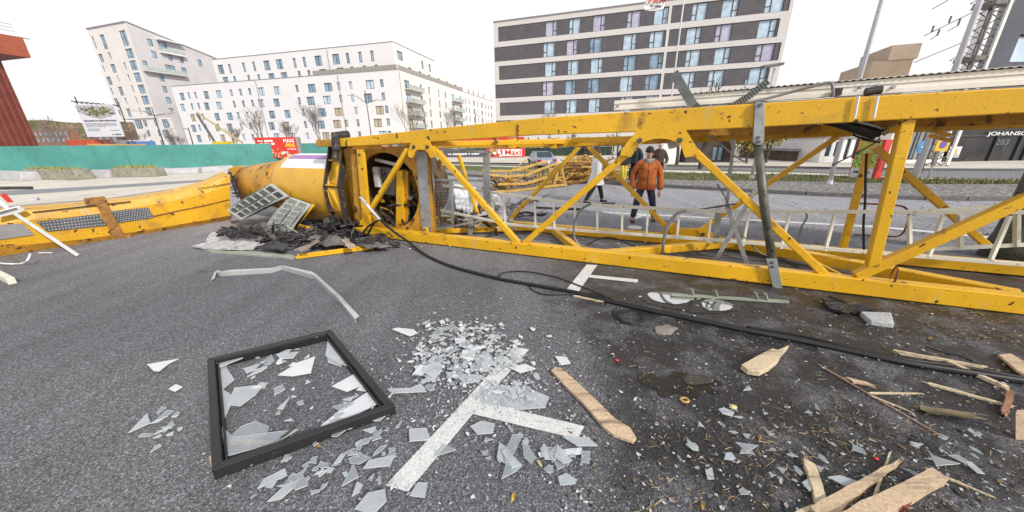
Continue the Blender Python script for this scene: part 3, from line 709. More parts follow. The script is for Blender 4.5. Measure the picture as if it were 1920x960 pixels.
g.build('food_picture', FOODM, root, recalc=False)
g = MB(); g.box(F_.p(W_*1.03, (zb_+zt_)/2, -.25), F_.d*(W_*.03), F_.n*.2, Z3*(H_/2)); g.build('side_frame', GALV, root)
for u in (.2, .8):
    g = MB(); g.beam(F_.p(W_*u, 0, -.25), F_.p(W_*u, zb_+.1, -.25), .14, .14, up=F_.n); g.build('post', GALV, root)

root, F_, W_, zb_, zt_ = signboard('site_sign', 'white building site board with an aerial picture above lines of text', 'sign', (140, 196), (214, 203), (158, 257), 44, mat('sign board white', (.66, .67, .72), .5, var=.04))
H_ = zt_-zb_
PICM = [mat('sign picture '+n_, c, .6, var=.3, vscale=3) for n_, c in (('grey', (.40, .40, .42)), ('green', (.13, .15, .06)), ('sand', (.34, .30, .22)))]
g = MB(); r_ = random.Random(5)
g.face([F_.p(W_*a_, zb_+H_*b_, .006) for a_, b_ in ((.0, .98), (1, .93), (1, .70), (.8, .62), (.55, .56), (.3, .62), (.1, .72), (0, .78))], 0)
for i in range(150):
    a_ = r_.gauss(.55, .17); b_ = r_.gauss(.78, .06); s = r_.uniform(.02, .05)*W_
    if not (.06 < a_ < .94 and .62 < b_ < .92): continue
    c = F_.p(W_*a_, zb_+H_*b_, .010+i*.0002); g.face([c+F_.d*s*math.cos(6.283*j/6)*r_.uniform(.6, 1.3)+Z3*s*.6*math.sin(6.283*j/6) for j in range(6)], r_.choice([1, 1, 2]))
g.build('picture', PICM, root, recalc=False)
g = MB(); bars(g, F_, W_*.08, zb_+H_*.50, W_*.92, H_*.055, 1, .012)
for k in range(4): bars(g, F_, W_*.08, zb_+H_*(.42-k*.035), W_*(.9 if k < 3 else .6), H_*.014, 20+k, .012)
for k in range(3): bars(g, F_, W_*.08, zb_+H_*(.25-k*.03), W_*.42, H_*.012, 30+k, .012)
bars(g, F_, W_*.68, zb_+H_*.2, W_*.93, H_*.02, 40, .012); bars(g, F_, W_*.70, zb_+H_*.07, W_*.93, H_*.05, 41, .012)
g.build('small_print', mat('sign print', (.10, .10, .13), .6), root)
for (px_, ptop, nm) in ((137, 181, 0), (218, 190, 1)):
    t_ = A(px_-2, ptop, 44.1); g = MB(); g.tube([(t_.x+.3, t_.y, 0), (t_.x+.3, t_.y, t_.z)], .07, 6); g.build('post', BOLT, root)
g = MB(); p = A(134, 190, 44.05); q = A(222, 198, 44.05); g.tube([p, q], .05, 6)
for k in range(9):
    c = p.lerp(q, (k+.5)/9); g.tube([c+V3((-.25, 0, .1)), c+V3((.3, 0, -.18))], .06, 5)
g.build('cross_rail', BOLT, root)

root, F_, W_, zb_, zt_ = signboard('parking_sign', 'small blue square traffic sign right of the red billboard', 'road sign', (563, 270), (577, 270), (563, 280), 40, mat('sign blue', (.10, .30, .62), .5), depth=.04)
g = MB(); g.tube([F_.p(W_/2, 0, -.06), F_.p(W_/2, zb_+.2, -.06)], .04, 6); g.build('post', GALV, root)
text_on('A', (zt_-zb_)*.8, WHT, root, F_.p(W_*.5, (zb_+zt_)/2, .008), F_.d, Z3)

# advertising pylon with herb picture on the verge
d_ = G(1592, 338); Yp = d_.y
root, F_, W_, zb_, zt_ = signboard('advertising_pylon', 'red framed advertising pylon with a picture of herbs standing on the verge', 'advertisement', (1611, 262), (1663, 262), (1595, 338), Yp, REDS, depth=.55, d=(.40, -.916))
H_ = zt_-zb_
g = MB(); g.box(F_.p(W_*.46, zb_+H_*.30/2+H_*.03, .006), F_.d*(W_*.42), F_.n*.004, Z3*(H_*.14)); g.build('white_panel', mat('pylon white', (.66, .68, .76), .5), root)
g = MB(); r_ = random.Random(14); HB = [mat('herb '+n_, c, .6, var=.25, vscale=5) for n_, c in (('light', (.42, .55, .15)), ('mid', (.16, .32, .05)), ('dark', (.02, .05, .015)), ('yellow', (.65, .50, .05)), ('orange', (.60, .22, .05)))]
g.face([F_.p(W_*a_, zb_+H_*b_, .008) for a_, b_ in ((.05, .31), (.88, .31), (.88, .97), (.05, .97))], 0)
for i in range(170):
    a_, b_ = r_.uniform(.08, .84), r_.uniform(.34, .94)
    c = F_.p(W_*a_, zb_+H_*b_, .012+i*.0001); th = r_.uniform(0, 6.28); s = r_.uniform(.03, .12)*W_; uu = F_.d*math.cos(th)+Z3*math.sin(th); vv = F_.d*-math.sin(th)+Z3*math.cos(th)
    k = (3 if r_.random() < .7 else 4) if b_ > .74 else r_.choice([0, 0, 1, 1, 2])
    g.face([c-uu*s, c+vv*s*.3, c+uu*s, c-vv*s*.3], k)
g.build('herb_picture', HB, root, recalc=False)
text_on('Alla dagar', W_*.155, BLK, root, F_.p(W_*.46, zb_+H_*.225, .016), F_.d, Z3, bold=.006)
text_on('7-22', W_*.15, BLK, root, F_.p(W_*.46, zb_+H_*.10, .016), F_.d, Z3, bold=.004)
g = MB(); g.box(F_.p(W_/2, zb_/2-.02, -.275), F_.d*(W_*.48), F_.n*.24, Z3*(zb_/2+.05)); g.build('plinth', CONP, root)

# ---------------------------------------------------------------- lamps and poles
LAV = mat('pale pole paint', (.42, .41, .45), .5, .2, var=.08); POLEW = mat('white pole paint', (.66, .66, .70), .5, var=.08, spots=[(6, .7, (.35, .35, .35), .05)])
def street_lamp(lab, base_px, top_px, Y, arms, r=.09, group='street lamps with thin dark posts'):
    b_ = A(*base_px, Y); t_ = A(*top_px, Y); root = thing('street_lamp', lab, 'street lamp', (b_.x, Y, 0), group)
    g = MB(); g.tube([(b_.x, Y, 0), (b_.x, Y, t_.z)], [r, r*.6], 8); g.build('post', BOLT, root)
    for (e, hh) in arms:
        a_ = A(*e[0], Y); c_ = A(*e[1], Y); h_ = A(*hh, Y)
        g = MB(); g.tube([(b_.x, Y, a_.z), (c_.x, Y, c_.z)], r*.5, 6); g.build('arm', BOLT, root)
        g = MB(); g.beam((c_.x, Y, c_.z), (h_.x, Y, h_.z), .32, .12); g.build('lamp_head', mat('lamp head', (.50, .48, .42), .5), root)
street_lamp('double armed street lamp in front of the right end of the white block', (697, 262), (686, 169), 52, [(((688, 194), (668, 180)), (651, 178)), (((688, 194), (706, 187)), (720, 189))])
street_lamp('double armed street lamp in front of the white tower', (309, 276), (285, 201), 50, [(((290, 217), (270, 209)), (247, 207)), (((291, 217), (312, 213)), (327, 210))])
street_lamp('short street lamp left of the yellow boom lift', (365, 280), (353, 239), 50, [(((355, 243), (345, 241)), (338, 241))])
street_lamp('street lamp standing before the balconies of the white side wing', (800, 262), (792, 208), 60, [(((793, 210), (788, 207)), (783, 207))])
street_lamp('small street lamp in front of the far end of the white side wing', (893, 250), (892, 212), 60, [(((893, 215), (900, 219)), (908, 221))])
def pole(lab, base, top_z, r, m=LAV, name='steel_pole'):
    root = thing(name, lab, 'pole', base, 'tall pale steel poles on the verge')
    g = MB(); g.tube([V3(base), V3((base[0], base[1], top_z))], [r*1.05, r*.68], 14); g.build('shaft', m, root, smooth=True)
    g = MB(); g.tube([V3(base), V3(base)+Z3*.25], r*1.35, 14); g.build('foot_collar', m, root, smooth=False)
    return root
pole('tall pale steel pole left of the herb pylon', tuple(G(1553, 350)), 15, .078, POLEW)
pole('tall pale steel pole right of the herb pylon beside the steel lattice mast', tuple(G(1708, 355)), 15, .088, POLEW)
b3 = G(1408, 340); t3 = A(1446, 128, b3.y)
p3 = pole('pale pole carrying a flat flood lamp in front of the right hotel end', tuple(b3), t3.z, .07, POLEW)
g = MB(); c = V3((b3.x, b3.y, t3.z)); g.beam(c+V3((-.55, 0, .05)), c+V3((.25, 0, .15)), .3, .1); g.build('flood_lamp', BOLT, p3)
g = MB(); g.beam(c+V3((-.1, 0, -.9)), c+V3((-.5, 0, -1.0)), .22, .28); g.build('camera_box', GREYM, p3)
pole('slim grey pole between the orange jacket walker and the flood lamp pole', tuple(G(1364, 336)), 4.4, .045, mat('slim pole paint', (.40, .42, .45), .5))

# steel lattice mast and contact wire on the right
bm = A(1817, 130, 21.5); bm.x -= .55; root = thing('lattice_mast', 'square steel lattice mast rising behind the canopy beside the dark blue building', 'mast', (bm.x+.55, 21.5, 0))
hz = 14; wm = .40
for sx in (-1, 1):
    for sy in (-1, 1):
        g = MB(); g.beam((bm.x+.55+sx*wm, 21.5+sy*wm, 0), (bm.x+.55+sx*wm, 21.5+sy*wm, hz), .08, .08, up=V3((1, 0, 0))); g.build('corner_leg', GREYM, root)
g = MB()
for k in range(35):
    z0 = k*.4
    for (a_, b_) in (((-1, -1), (1, -1)), ((1, -1), (1, 1)), ((1, 1), (-1, 1)), ((-1, 1), (-1, -1))):
        if k % 2: a_, b_ = b_, a_
        g.beam((bm.x+.55+a_[0]*wm, 21.5+a_[1]*wm, z0), (bm.x+.55+b_[0]*wm, 21.5+b_[1]*wm, z0+.4), .035, .035)
g.build('lattice_bracing', GREYM, root)
g = MB(); g.box((bm.x+.80, 21.5-wm-.1, 7), (.08, 0, 0), (0, .05, 0), (0, 0, 6.8)); g.build('cable_cover', CREAM, root)
for z in (4.9, 7.5):
    g = MB(); zz = z+1
    g.box((bm.x+.55, 21.5, zz), (wm+.1, 0, 0), (0, wm+.1, 0), (0, 0, .1)); g.build('clamp_ring', BOLT, root)
    g = MB(); g.tube([(bm.x-.2, 21, zz), (bm.x-1.2, 20.8, zz+.05), (bm.x-1.5, 20.8, zz-.15)], .04, 6); g.build('bracket', BOLT, root)
root = thing('contact_wire', 'thin overhead wire run with short hanging droppers crossing the white sky', 'overhead wire', A(1780, 48, 20))
g = MB(); 
for a_, b_ in (((1733, 67), (1826, 22)), ((1748, 17), (1778, 0)), ((1745, 74), (1756, 66)), ((1777, 58), (1796, 48)), ((1714, 117), (1804, 80))):
    g.tube([A(*a_, 20), A(*b_, 20)], .022, 5)
g.build('wire', BOLT, root)
for a_, b_ in (((1747, 60), (1751, 48)), ((1779, 43), (1784, 30)), ((1821, 20), (1828, 7)), ((1757, 67), (1762, 55)), ((1796, 48), (1801, 34))):
    g = MB(); g.tube([A(*a_, 20), A(*b_, 20)], .04, 6); g.build('dropper', BOLT, root)

# ---------------------------------------------------------------- right hand and middle distance buildings
BLUEB = mat('dark blue grey cladding', (.075, .08, .105), .6, var=.12, vscale=.7, fine=.12, fscale=12); BLKG = mat('black shop glass', (.028, .027, .028), .25, var=.5, vscale=.9, spots=[(1.6, .62, (.085, .09, .095), .2)], spec=.5)
Pj = G(1761, 307); FJ = Fac(Pj, (1, .04))
jb = thing('shop_building', 'dark blue tower with a black ground floor shop front lettered JOHANSON', 'building', FJ.p(8, 0))
zj = FJ.uz(1800, 236)[1]
wn = []
for k in range(4):
    for c in range(5):
        u_ = FJ.uz(1899, 100)[0]+c*4.2-(0 if k % 2 == 0 else 0); z_ = FJ.uz(1899, 118)[1]+k*3.1-3.1*1
        if z_ > zj+.3: wn.append((FJ, (u_, z_, u_+2.4, z_+1.6), -.2, 2, 2, 1))
g = MB(); wall(g, FJ, 0, 26, zj, 19, [q[1] for q in wn], .2, 0); SJ = V3((.86, .51, 0))*14; g.face([FJ.p(0, zj), FJ.p(0, 19), FJ.p(0, 19)+SJ, FJ.p(0, zj)+SJ], 0); g.face([FJ.p(0, 0, -.3), FJ.p(0, zj, -.3), FJ.p(0, zj, -.3)+SJ, FJ.p(0, 0, -.3)+SJ], 1); g.face([FJ.p(0, 19), FJ.p(26, 19), FJ.p(26, 19)+SJ, FJ.p(0, 19)+SJ], 0)
g.face([FJ.p(0, 0, -.12), FJ.p(26, 0, -.12), FJ.p(26, zj, -.12), FJ.p(0, zj, -.12)], 1)
g.build('wall', [BLUEB, BLKG], jb, recalc=False)
put_windows(jb, wn, WM)
g = MB(); g.box(FJ.p(-.12, 9.5, -.3), FJ.d*.16, FJ.n*.3, Z3*9.5); g.build('white_corner_strip', RENDW, jb)
g = MB()
for u_ in (3.6, 5.4, 6.1, 7.6, 9.4, 11): g.box(FJ.p(u_, zj*.36, -.06), FJ.d*.04, FJ.n*.05, Z3*(zj*.36))
g.box(FJ.p(13, zj*.74, -.06), FJ.d*13, FJ.n*.05, Z3*.05); g.build('glazing_bars', FRAME, jb)
u0j, z0j = FJ.uz(1853, 251)
text_on('JOHANSON', .33, WHT, jb, FJ.p(u0j, z0j, .01), FJ.d, Z3, align='LEFT', sx=1.9, bold=.004)
u1j, z1j = FJ.uz(1880, 267); text_on('283', .50, mat('grey numerals', (.16, .19, .18), .5), jb, FJ.p(u1j, z1j, .0), FJ.d, Z3, sx=1.3)
def flat_sign(name, lab, cx, cy, w_, h_, m, F2, off=.05, rnd=False, kids=None, cat='road sign', post=True):
    u_, z_ = F2.uz(cx, cy); root = thing(name, lab, cat, F2.p(u_, 0, off))
    g = MB()
    if rnd: g.prism([F2.p(u_+w_/2*math.cos(6.283*i/20), z_+w_/2*math.sin(6.283*i/20), off) for i in range(20)], F2.n*.03)
    else: g.box(F2.p(u_, z_, off+.015), F2.d*(w_/2), F2.n*.015, Z3*(h_/2))
    g.build('plate', m, root)
    if post: g = MB(); g.tube([F2.p(u_, 0, off-.05), F2.p(u_, z_+h_*.4, off-.05)], .03, 6); g.build('post', GALV, root)
    return root, u_, z_
root, u_, z_ = flat_sign('notice_board', 'white notice sheet with an orange mark on the black shop front', 1787, 285, .85, .72, mat('notice white', (.7, .7, .72), .5), FJ, cat='notice', post=False)
g = MB(); g.box(FJ.p(u_, z_+.05, .09), FJ.d*.17, FJ.n*.008, Z3*.13); g.build('orange_mark', mat('orange mark', (.75, .35, .08), .5), root)
g = MB(); [bars(g, FJ, u_-.33, z_-.14-k*.08, u_+.33, .035, k, .085) for k in range(3)]; g.build('small_print', BLK, root)
FV = Fac(G(1728, 345), (1, .04))
root, u_, z_ = flat_sign('mandatory_sign', 'round blue traffic sign behind the tall pale pole', 1729, 276, .55, .55, mat('sign bright blue', (.06, .28, .62), .45), FV, rnd=True)
g = MB(); g.box(FV.p(u_, z_, .1), FV.d*.17, FV.n*.006, Z3*.03); g.build('arrow', WHT, root)
root, u_, z_ = flat_sign('no_parking_sign', 'yellow square sign with a blue red disc left of the black shop front', 1763, 273, .55, .42, mat('sign yellow', (.78, .48, .04), .45), FV)
g = MB(); g.prism([FV.p(u_+.15*math.cos(6.283*i/16), z_+.04+.15*math.sin(6.283*i/16), .084) for i in range(16)], FV.n*.008); g.build('disc', mat('sign purple blue', (.16, .10, .40), .45), root)
# white shop next to it
Pw = G(1655, 309); FW = Fac(Pw, (1, .04)); ue = FW.uz(1760, 300)[0]
ws = thing('white_shop', 'low white building with tall narrow strips of window left of the black shop front', 'building', FW.p(ue/2, 0))
hs = [(ue*f, .3, ue*f+.75, 2.5) for f in (.06, .22, .38, .54, .70, .84)]
g = MB(); wall(g, FW, 0, ue-.1, 0, 3.0, hs, .15, 0); g.face([FW.p(0, 3.0), FW.p(ue-.1, 3.0), FW.p(ue-.1, 3.0, -8), FW.p(0, 3.0, -8)], 0); g.face([FW.p(0, 0), FW.p(0, 3.0), FW.p(0, 3.0, -8), FW.p(0, 0, -8)], 0)
g.build('wall', [mat('bright white wall', (.80, .77, .70), .8, var=.04)], ws, recalc=False); put_windows(ws, [(FW, h, -.15, 1, 2, 1) for h in hs], WM)
# beige tower beyond
Pt = A(1628, 148, 70); FBg = Fac(Pt, (.93, -.36)); wb = FBg.uz(1704, 138)[0]; zt2 = FBg.uz(1630, 116)[1]
bt = thing('beige_building', 'distant beige office building showing above the canopy between the two tall poles', 'building', FBg.p(wb/2, 0))
g = MB(); wall(g, FBg, 0, wb, 0, zt2, [(wb*.3, zt2-4.6, wb*.95, zt2-3.2)], .3, 0); g.box(FBg.p(wb*.72, zt2+1.2, -5), FBg.d*(wb*.36), FBg.n*5.1, Z3*1.2, 1)
g.face([FBg.p(0, 0), FBg.p(0, zt2), FBg.p(0, zt2, -12), FBg.p(0, 0, -12)], 1); g.face([FBg.p(0, zt2), FBg.p(wb, zt2), FBg.p(wb, zt2, -12), FBg.p(0, zt2, -12)], 1)
g.face([FBg.p(wb, 0), FBg.p(wb, zt2), FBg.p(wb, zt2, -12), FBg.p(wb, 0, -12)], 1)
g.build('wall', [mat('beige panels', (.36, .27, .19), .8, var=.1, vscale=.5), mat('beige panels pale', (.42, .33, .25), .8, var=.1, vscale=.5)], bt, recalc=False)
g = MB(); g.box(FBg.p(wb*.62, zt2-3.9, -.25), FBg.d*(wb*.33), FBg.n*.03, Z3*.7); g.build('window_strip', GREYM, bt)

# low glazed supermarket behind the wreck
Ps = A(640, 280, 42); FSM = Fac(Ps, (1, -.02)); wsm = FSM.uz(1215, 280)[0]
zS = FSM.uz(900, 258)[1]
sm = thing('supermarket', 'low glazed supermarket with a red fascia and a red white Maxi sign behind the wreck', 'building', FSM.p(wsm/2, 0))
g = MB(); g.box(FSM.p(wsm/2, zS/2-.1, -5), FSM.d*(wsm/2), FSM.n*4.7, Z3*(zS/2-.12)); g.build('wall', mat('shop interior beige', (.52, .48, .40), .7, var=.3, vscale=.5), sm)
g = MB(); g.box(FSM.p(wsm*.30, zS-.16, .1), FSM.d*(wsm*.30), FSM.n*.3, Z3*.16); g.build('red_fascia', REDS, sm)
g = MB()
for k in range(32): u_ = wsm*k/31; g.box(FSM.p(u_, zS/2, .03), FSM.d*.06, FSM.n*.06, Z3*(zS/2-.05))
for z in (.12, zS*.55): g.box(FSM.p(wsm/2, z, .0), FSM.d*(wsm/2), FSM.n*.05, Z3*.05)
g.build('glazing_bars', FRAME, sm)
for k in range(12):
    g = MB(); a_ = wsm*(k+.04)/12; b_ = wsm*(k+.96)/12; g.face([FSM.p(a_, .1, -.01), FSM.p(b_, .1, -.01), FSM.p(b_, zS-.32, -.01), FSM.p(a_, zS-.32, -.01)])
    g.build('window', mat('shop glass', (.50, .52, .46), .1, var=.4, vscale=.6, alpha=.8), sm, recalc=False)
g = MB(); g.box(FSM.p(FSM.uz(1000, 300)[0], .55, .3), FSM.d*9, FSM.n*.25, Z3*.5); tag(g.build('hedge', mat('dark hedge', (.03, .05, .035), .95, var=.5, vscale=3, bump=1)), 'dark clipped hedge along the foot of the glazed supermarket', 'hedge')
ua, za = FSM.uz(838, 279); ub, zb2 = FSM.uz(985, 293)
F3 = Fac(FSM.p(0, 0, 3.0), FSM.d); ua = F3.uz(912, 280)[0]; ub = F3.uz(985, 280)[0]; za = F3.uz(950, 278)[1]; zb2 = F3.uz(950, 294)[1]
ms = thing('shop_sign', 'red and white banner board reading Maxi behind the yellow chords', 'sign', F3.p((ua+ub)/2, 0))
g = MB(); g.box(F3.p((ua+ub)/2, (za+zb2)/2, 0), F3.d*((ub-ua)/2), F3.n*.06, Z3*((za-zb2)/2)); g.build('panel', REDS, ms)
g = MB(); g.box(F3.p(ua+(ub-ua)*.66, (za+zb2)/2, .07), F3.d*((ub-ua)*.25), F3.n*.012, Z3*((za-zb2)*.38)); g.build('white_panel', WHT, ms)
text_on('Maxi', (za-zb2)*.85, REDS, ms, F3.p(ua+(ub-ua)*.68, (za+zb2)/2, .09), F3.d, Z3, sx=1.25, bold=.015)
g = MB(); r_ = random.Random(2)
for i in range(30):
    c = F3.p(ua+(ub-ua)*r_.uniform(.02, .38), zb2+(za-zb2)*r_.uniform(.15, .85), .07+i*.0006); s = r_.uniform(.08, .2)
    g.face([c+F3.d*s*math.cos(6.283*j/6)+Z3*s*math.sin(6.283*j/6)*.8 for j in range(6)], r_.randrange(6))
g.build('food_picture', FOODM, ms, recalc=False)
for u_ in (ua+.3, ub-.3):
    g = MB(); g.tube([F3.p(u_, 0, -.1), F3.p(u_, za, -.1)], .05, 6); g.build('post', BOLT, ms)
# blue shop banner glimpsed through the mesh door
root, F_, W_, zb_, zt_ = signboard('shop_banner', 'dark and blue banner hanging behind the galvanised mesh door', 'banner', (832, 282), (905, 282), (832, 306), 41, mat('banner dark', (.08, .08, .11), .5))
g = MB(); g.box(F_.p(W_*.35, zb_+(zt_-zb_)*.25, .01), F_.d*(W_*.28), F_.n*.006, Z3*((zt_-zb_)*.2)); g.build('blue_patch', mat('banner blue', (.08, .2, .55), .5), root)
g = MB(); bars(g, F_, W_*.1, zb_+(zt_-zb_)*.7, W_*.9, (zt_-zb_)*.14, 3, .012); g.build('small_print', WHT, root)
for u_ in (.1, .9):
    g = MB(); g.tube([F_.p(W_*u_, 0, -.1), F_.p(W_*u_, zt_, -.1)], .05, 6); g.build('post', BOLT, root)

# sheds, house and greenery across the road
def simple_house(name, lab, x0, x1, y_base, y_top, wallm, wins=(), roofm=None, Yo=0.0):
    p = G(x0, y_base); F_ = Fac(p, (1, 0)); W_ = F_.uz(x1, y_base)[0]; zt_ = F_.uz((x0+x1)/2, y_top)[1]
    root = thing(name, lab, 'building', F_.p(W_/2, 0)); hs = [(W_*a_, zt_*b_, W_*c, zt_*d) for a_, b_, c, d in wins]
    g = MB(); wall(g, F_, 0, W_, 0, zt_, hs, .15); 
    for u_ in (0, W_): g.face([F_.p(u_, 0), F_.p(u_, zt_), F_.p(u_, zt_, -6), F_.p(u_, 0, -6)])
    g.build('wall', wallm, root, recalc=False)
    g = MB(); g.box(F_.p(W_/2, zt_+.08, -3), F_.d*(W_/2+.15), F_.n*3.2, Z3*.08); g.build('roof', roofm or ROOFC, root)
    put_windows(root, [(F_, h, -.15, 1, 1, 1) for h in hs], WM); return root
simple_house('shed', 'plain white shed wall seen under the bolted gusset plate', 1236, 1272, 309, 264, RENDW)
simple_house('garage', 'dark brown garage front behind the slim grey pole', 1284, 1372, 308, 258, mat('dark timber', (.06, .045, .04), .8, var=.4, vscale=2), [(.55, .1, .8, .7)])
simple_house('white_house', 'white house with tall pale windows between the tall pale pole and the herb pylon', 1533, 1612, 308, 258, RENDW, [(.1, .3, .22, .85), (.3, .3, .42, .85), (.55, .2, .65, .95), (.75, .2, .85, .95)])
simple_house('brown_garage', 'low dark flat roofed garage behind the two parked cars', 1475, 1545, 305, 283, mat('brown boards', (.10, .075, .055), .8, var=.3, vscale=2))
simple_house('brick_house', 'low brown brick building behind the site sign', 186, 250, 280, 246, mat('brown brick', (.20, .105, .075), .9, var=.25, vscale=1, fine=.25, fscale=8), [(.1, .4, .2, .7), (.3, .4, .4, .7), (.5, .4, .6, .7), (.7, .4, .8, .7)])
simple_house('brick_terrace', 'long brown brick terrace on the left under the wooded hill', 62, 140, 279, 243, mat('terrace brick', (.24, .13, .09), .9, var=.3, vscale=1, fine=.25, fscale=8), [(.06+.12*k, .35, .12+.12*k, .6) for k in range(8)]+[(.06+.12*k, .68, .12+.12*k, .9) for k in range(8)])
def container(lab, x0, x1, y, Y, m, h=2.6):
    p = A(x0, y, Y); q = A(x1, y, Y); root = thing('site_container', lab, 'container', ((p.x+q.x)/2, Y+1.2, 0), 'containers behind the hoarding')
    g = MB(); g.abox(p.x, Y, .1, q.x, Y+2.4, p.z); g.build('body', m, root, bevel=.05)
    g = MB()
    for k in range(int((q.x-p.x)/.3)): g.abox(p.x+.1+k*.3, Y-.04, .2, p.x+.22+k*.3, Y, p.z-.15)
    g.build('corrugation', m, root)
container('orange red site container behind the hoarding', 122, 172, 262, 44, mat('container red', (.50, .10, .05), .6))
container('white site container behind the hoarding', 215, 236, 263, 46, mat('container white', (.70, .70, .72), .6))
container('blue site container behind the hoarding', 236, 256, 265, 46, mat('container blue', (.12, .22, .50), .6))

# parked cars
def car(lab, px, w_px, bodym, side=False, base_y=300):
    p = G(px, base_y); sc = 1.0; root = thing('parked_car', lab, 'car', p, 'cars parked across the road')
    W_, Lc = 1.78, 4.3; sc = .8; ang = R(90) if side else R(8)
    def T(x, y, z): return p+V3((x*math.cos(ang)-y*math.sin(ang), x*math.sin(ang)+y*math.cos(ang), z))*sc
    prof = [(-2.1, .35), (-2.15, .75), (-2.0, .95), (-1.35, 1.0), (-.75, 1.42), (.7, 1.44), (1.3, .98), (2.0, .86), (2.12, .6), (2.1, .35)]
    g = MB(); rings = []
    for s, ins in ((-1, .1), (-.92, 0), (.92, 0), (1, .1)):
        rings.append([T(s*W_/2*(.80 if z > 1.05 else 1), y*(1-ins*.2), z-(ins*.2 if z > .5 else 0)) for y, z in prof])
    g.sweep(rings); g.build('body', bodym, root, bevel=.04, smooth=False)
    gl = mat('car glass', (.04, .05, .06), .08, spec=.8)
    g = MB(); g.face([T(-.66, -1.30, 1.04), T(.66, -1.30, 1.04), T(.62, -.80, 1.41), T(-.62, -.80, 1.41)]); g.v = [v+(T(0, -1, 0)-T(0, 0, 0))*.05+Z3*.02 for v in g.v]; g.build('rear_window', gl, root, recalc=False)
    g = MB()
    for s in (-1, 1):
        g.face([T(s*.80, -1.1, 1.02), T(s*.80, 1.1, 1.02), T(s*.735, .62, 1.38), T(s*.735, -.68, 1.38)])
    g.build('side_windows', gl, root, recalc=False)
    for sx in (-1, 1):
        for sy in (-1.3, 1.3):
            g = MB(); c = T(sx*.80, sy, .32); ax = (T(1, 0, 0)-T(0, 0, 0))
            g.tube([c-ax*.12, c+ax*.12], .32, 14); wl = g.build('wheel', BLACK, root)
            g = MB(); g.tube([c+ax*sx*.1, c+ax*sx*.135], .19, 12); g.build('rim', GALV, wl)
    g = MB()
    for s in (-1, 1): g.box(T(s*.66, -2.13, .78), (T(.16, 0, 0)-T(0, 0, 0)), (T(0, .04, 0)-T(0, 0, 0)), Z3*.07)
    g.build('tail_lights', mat('tail light red', (.45, .02, .02), .3), root)
    g = MB(); g.box(T(0, -2.16, .62), (T(.26, 0, 0)-T(0, 0, 0)), (T(0, .015, 0)-T(0, 0, 0)), Z3*.06); g.build('number_plate', WHT, root)
CARP = mat('silver car paint', (.50, .52, .54), .25, .4, var=.03, coat=.5); CARW = mat('white car paint', (.72, .72, .72), .25, var=.03, coat=.5); CARK = mat('black car paint', (.02, .02, .025), .2, var=.03, coat=.5)
car('silver car seen from behind parked across the road', 1461, 36, CARP)
car('white car seen from the side parked right of the silver car', 1507, 40, CARW, True)
car('black car parked in front of the dark garage', 1328, 30, CARK, base_y=301)

# ---------------------------------------------------------------- trees
BARK = mat('dark bark', (.075, .06, .05), .9, var=.3, vscale=6, bump=.4); BARKM = mat('mossy bark', (.11, .11, .09), .9, var=.35, vscale=8, spots=[(5, .55, (.09, .11, .05), .1), (14, .6, (.04, .04, .035), .05)], bump=.6, fine=.2)
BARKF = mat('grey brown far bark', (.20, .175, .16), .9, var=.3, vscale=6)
def bare_tree(lab, base, h, seed, r=.12, leaves=None, depth=5, group='bare trees along the street', spread=.55):
    r_ = random.Random(seed); root = thing('bare_tree' if not leaves else 'autumn_tree', lab, 'tree', base, group)
    tr = MB(); cr_ = MB(); lf = MB(); base = V3(base)
    def rnd(): return V3((r_.uniform(-1, 1), r_.uniform(-1, 1), r_.uniform(-.3, .8)))
    def grow(p, d, l, rad, k):
        q = p+d*l*.5+rnd()*l*.05; e = p+d*l+rnd()*l*.08
        (cr_ if k else tr).tube([p, q, e], [rad, rad*.85, rad*.68], 6 if k < 2 else 4, caps=False)
        if leaves and k >= 3:
            for _ in range(7):
                c = e+V3((r_.gauss(0, .35), r_.gauss(0, .35), r_.gauss(0, .3))); s = r_.uniform(.06, .13); a_ = rnd().normalized(); b_ = a_.cross(rnd()).normalized()
                lf.face([c-a_*s, c+b_*s*.7, c+a_*s, c-b_*s*.7], r_.randrange(2))
        if k >= depth: return
        for j in range(r_.choice([2, 3, 3] if k < 3 else [2, 2, 3])):
            nd = (d+rnd()*spread+Z3*.12).normalized(); grow(p.lerp(e, r_.uniform(.55, 1)), nd, l*r_.uniform(.62, .85), max(rad*.58, .007), k+1)
        if k < 2: grow(e, (d+rnd()*.15).normalized(), l*.8, rad*.7, k+1)
    grow(base, Z3, h*.34, r, 0)
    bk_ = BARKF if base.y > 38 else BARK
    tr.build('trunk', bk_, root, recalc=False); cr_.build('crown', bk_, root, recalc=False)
    if leaves: tag(lf.build('leaves', leaves, root, recalc=False), kind='stuff')
    return root
def tz(x, y0, y1, Y):
    b_ = A(x, y0, Y); t_ = A(x, y1, Y); return (b_.x, Y, 0), t_.z
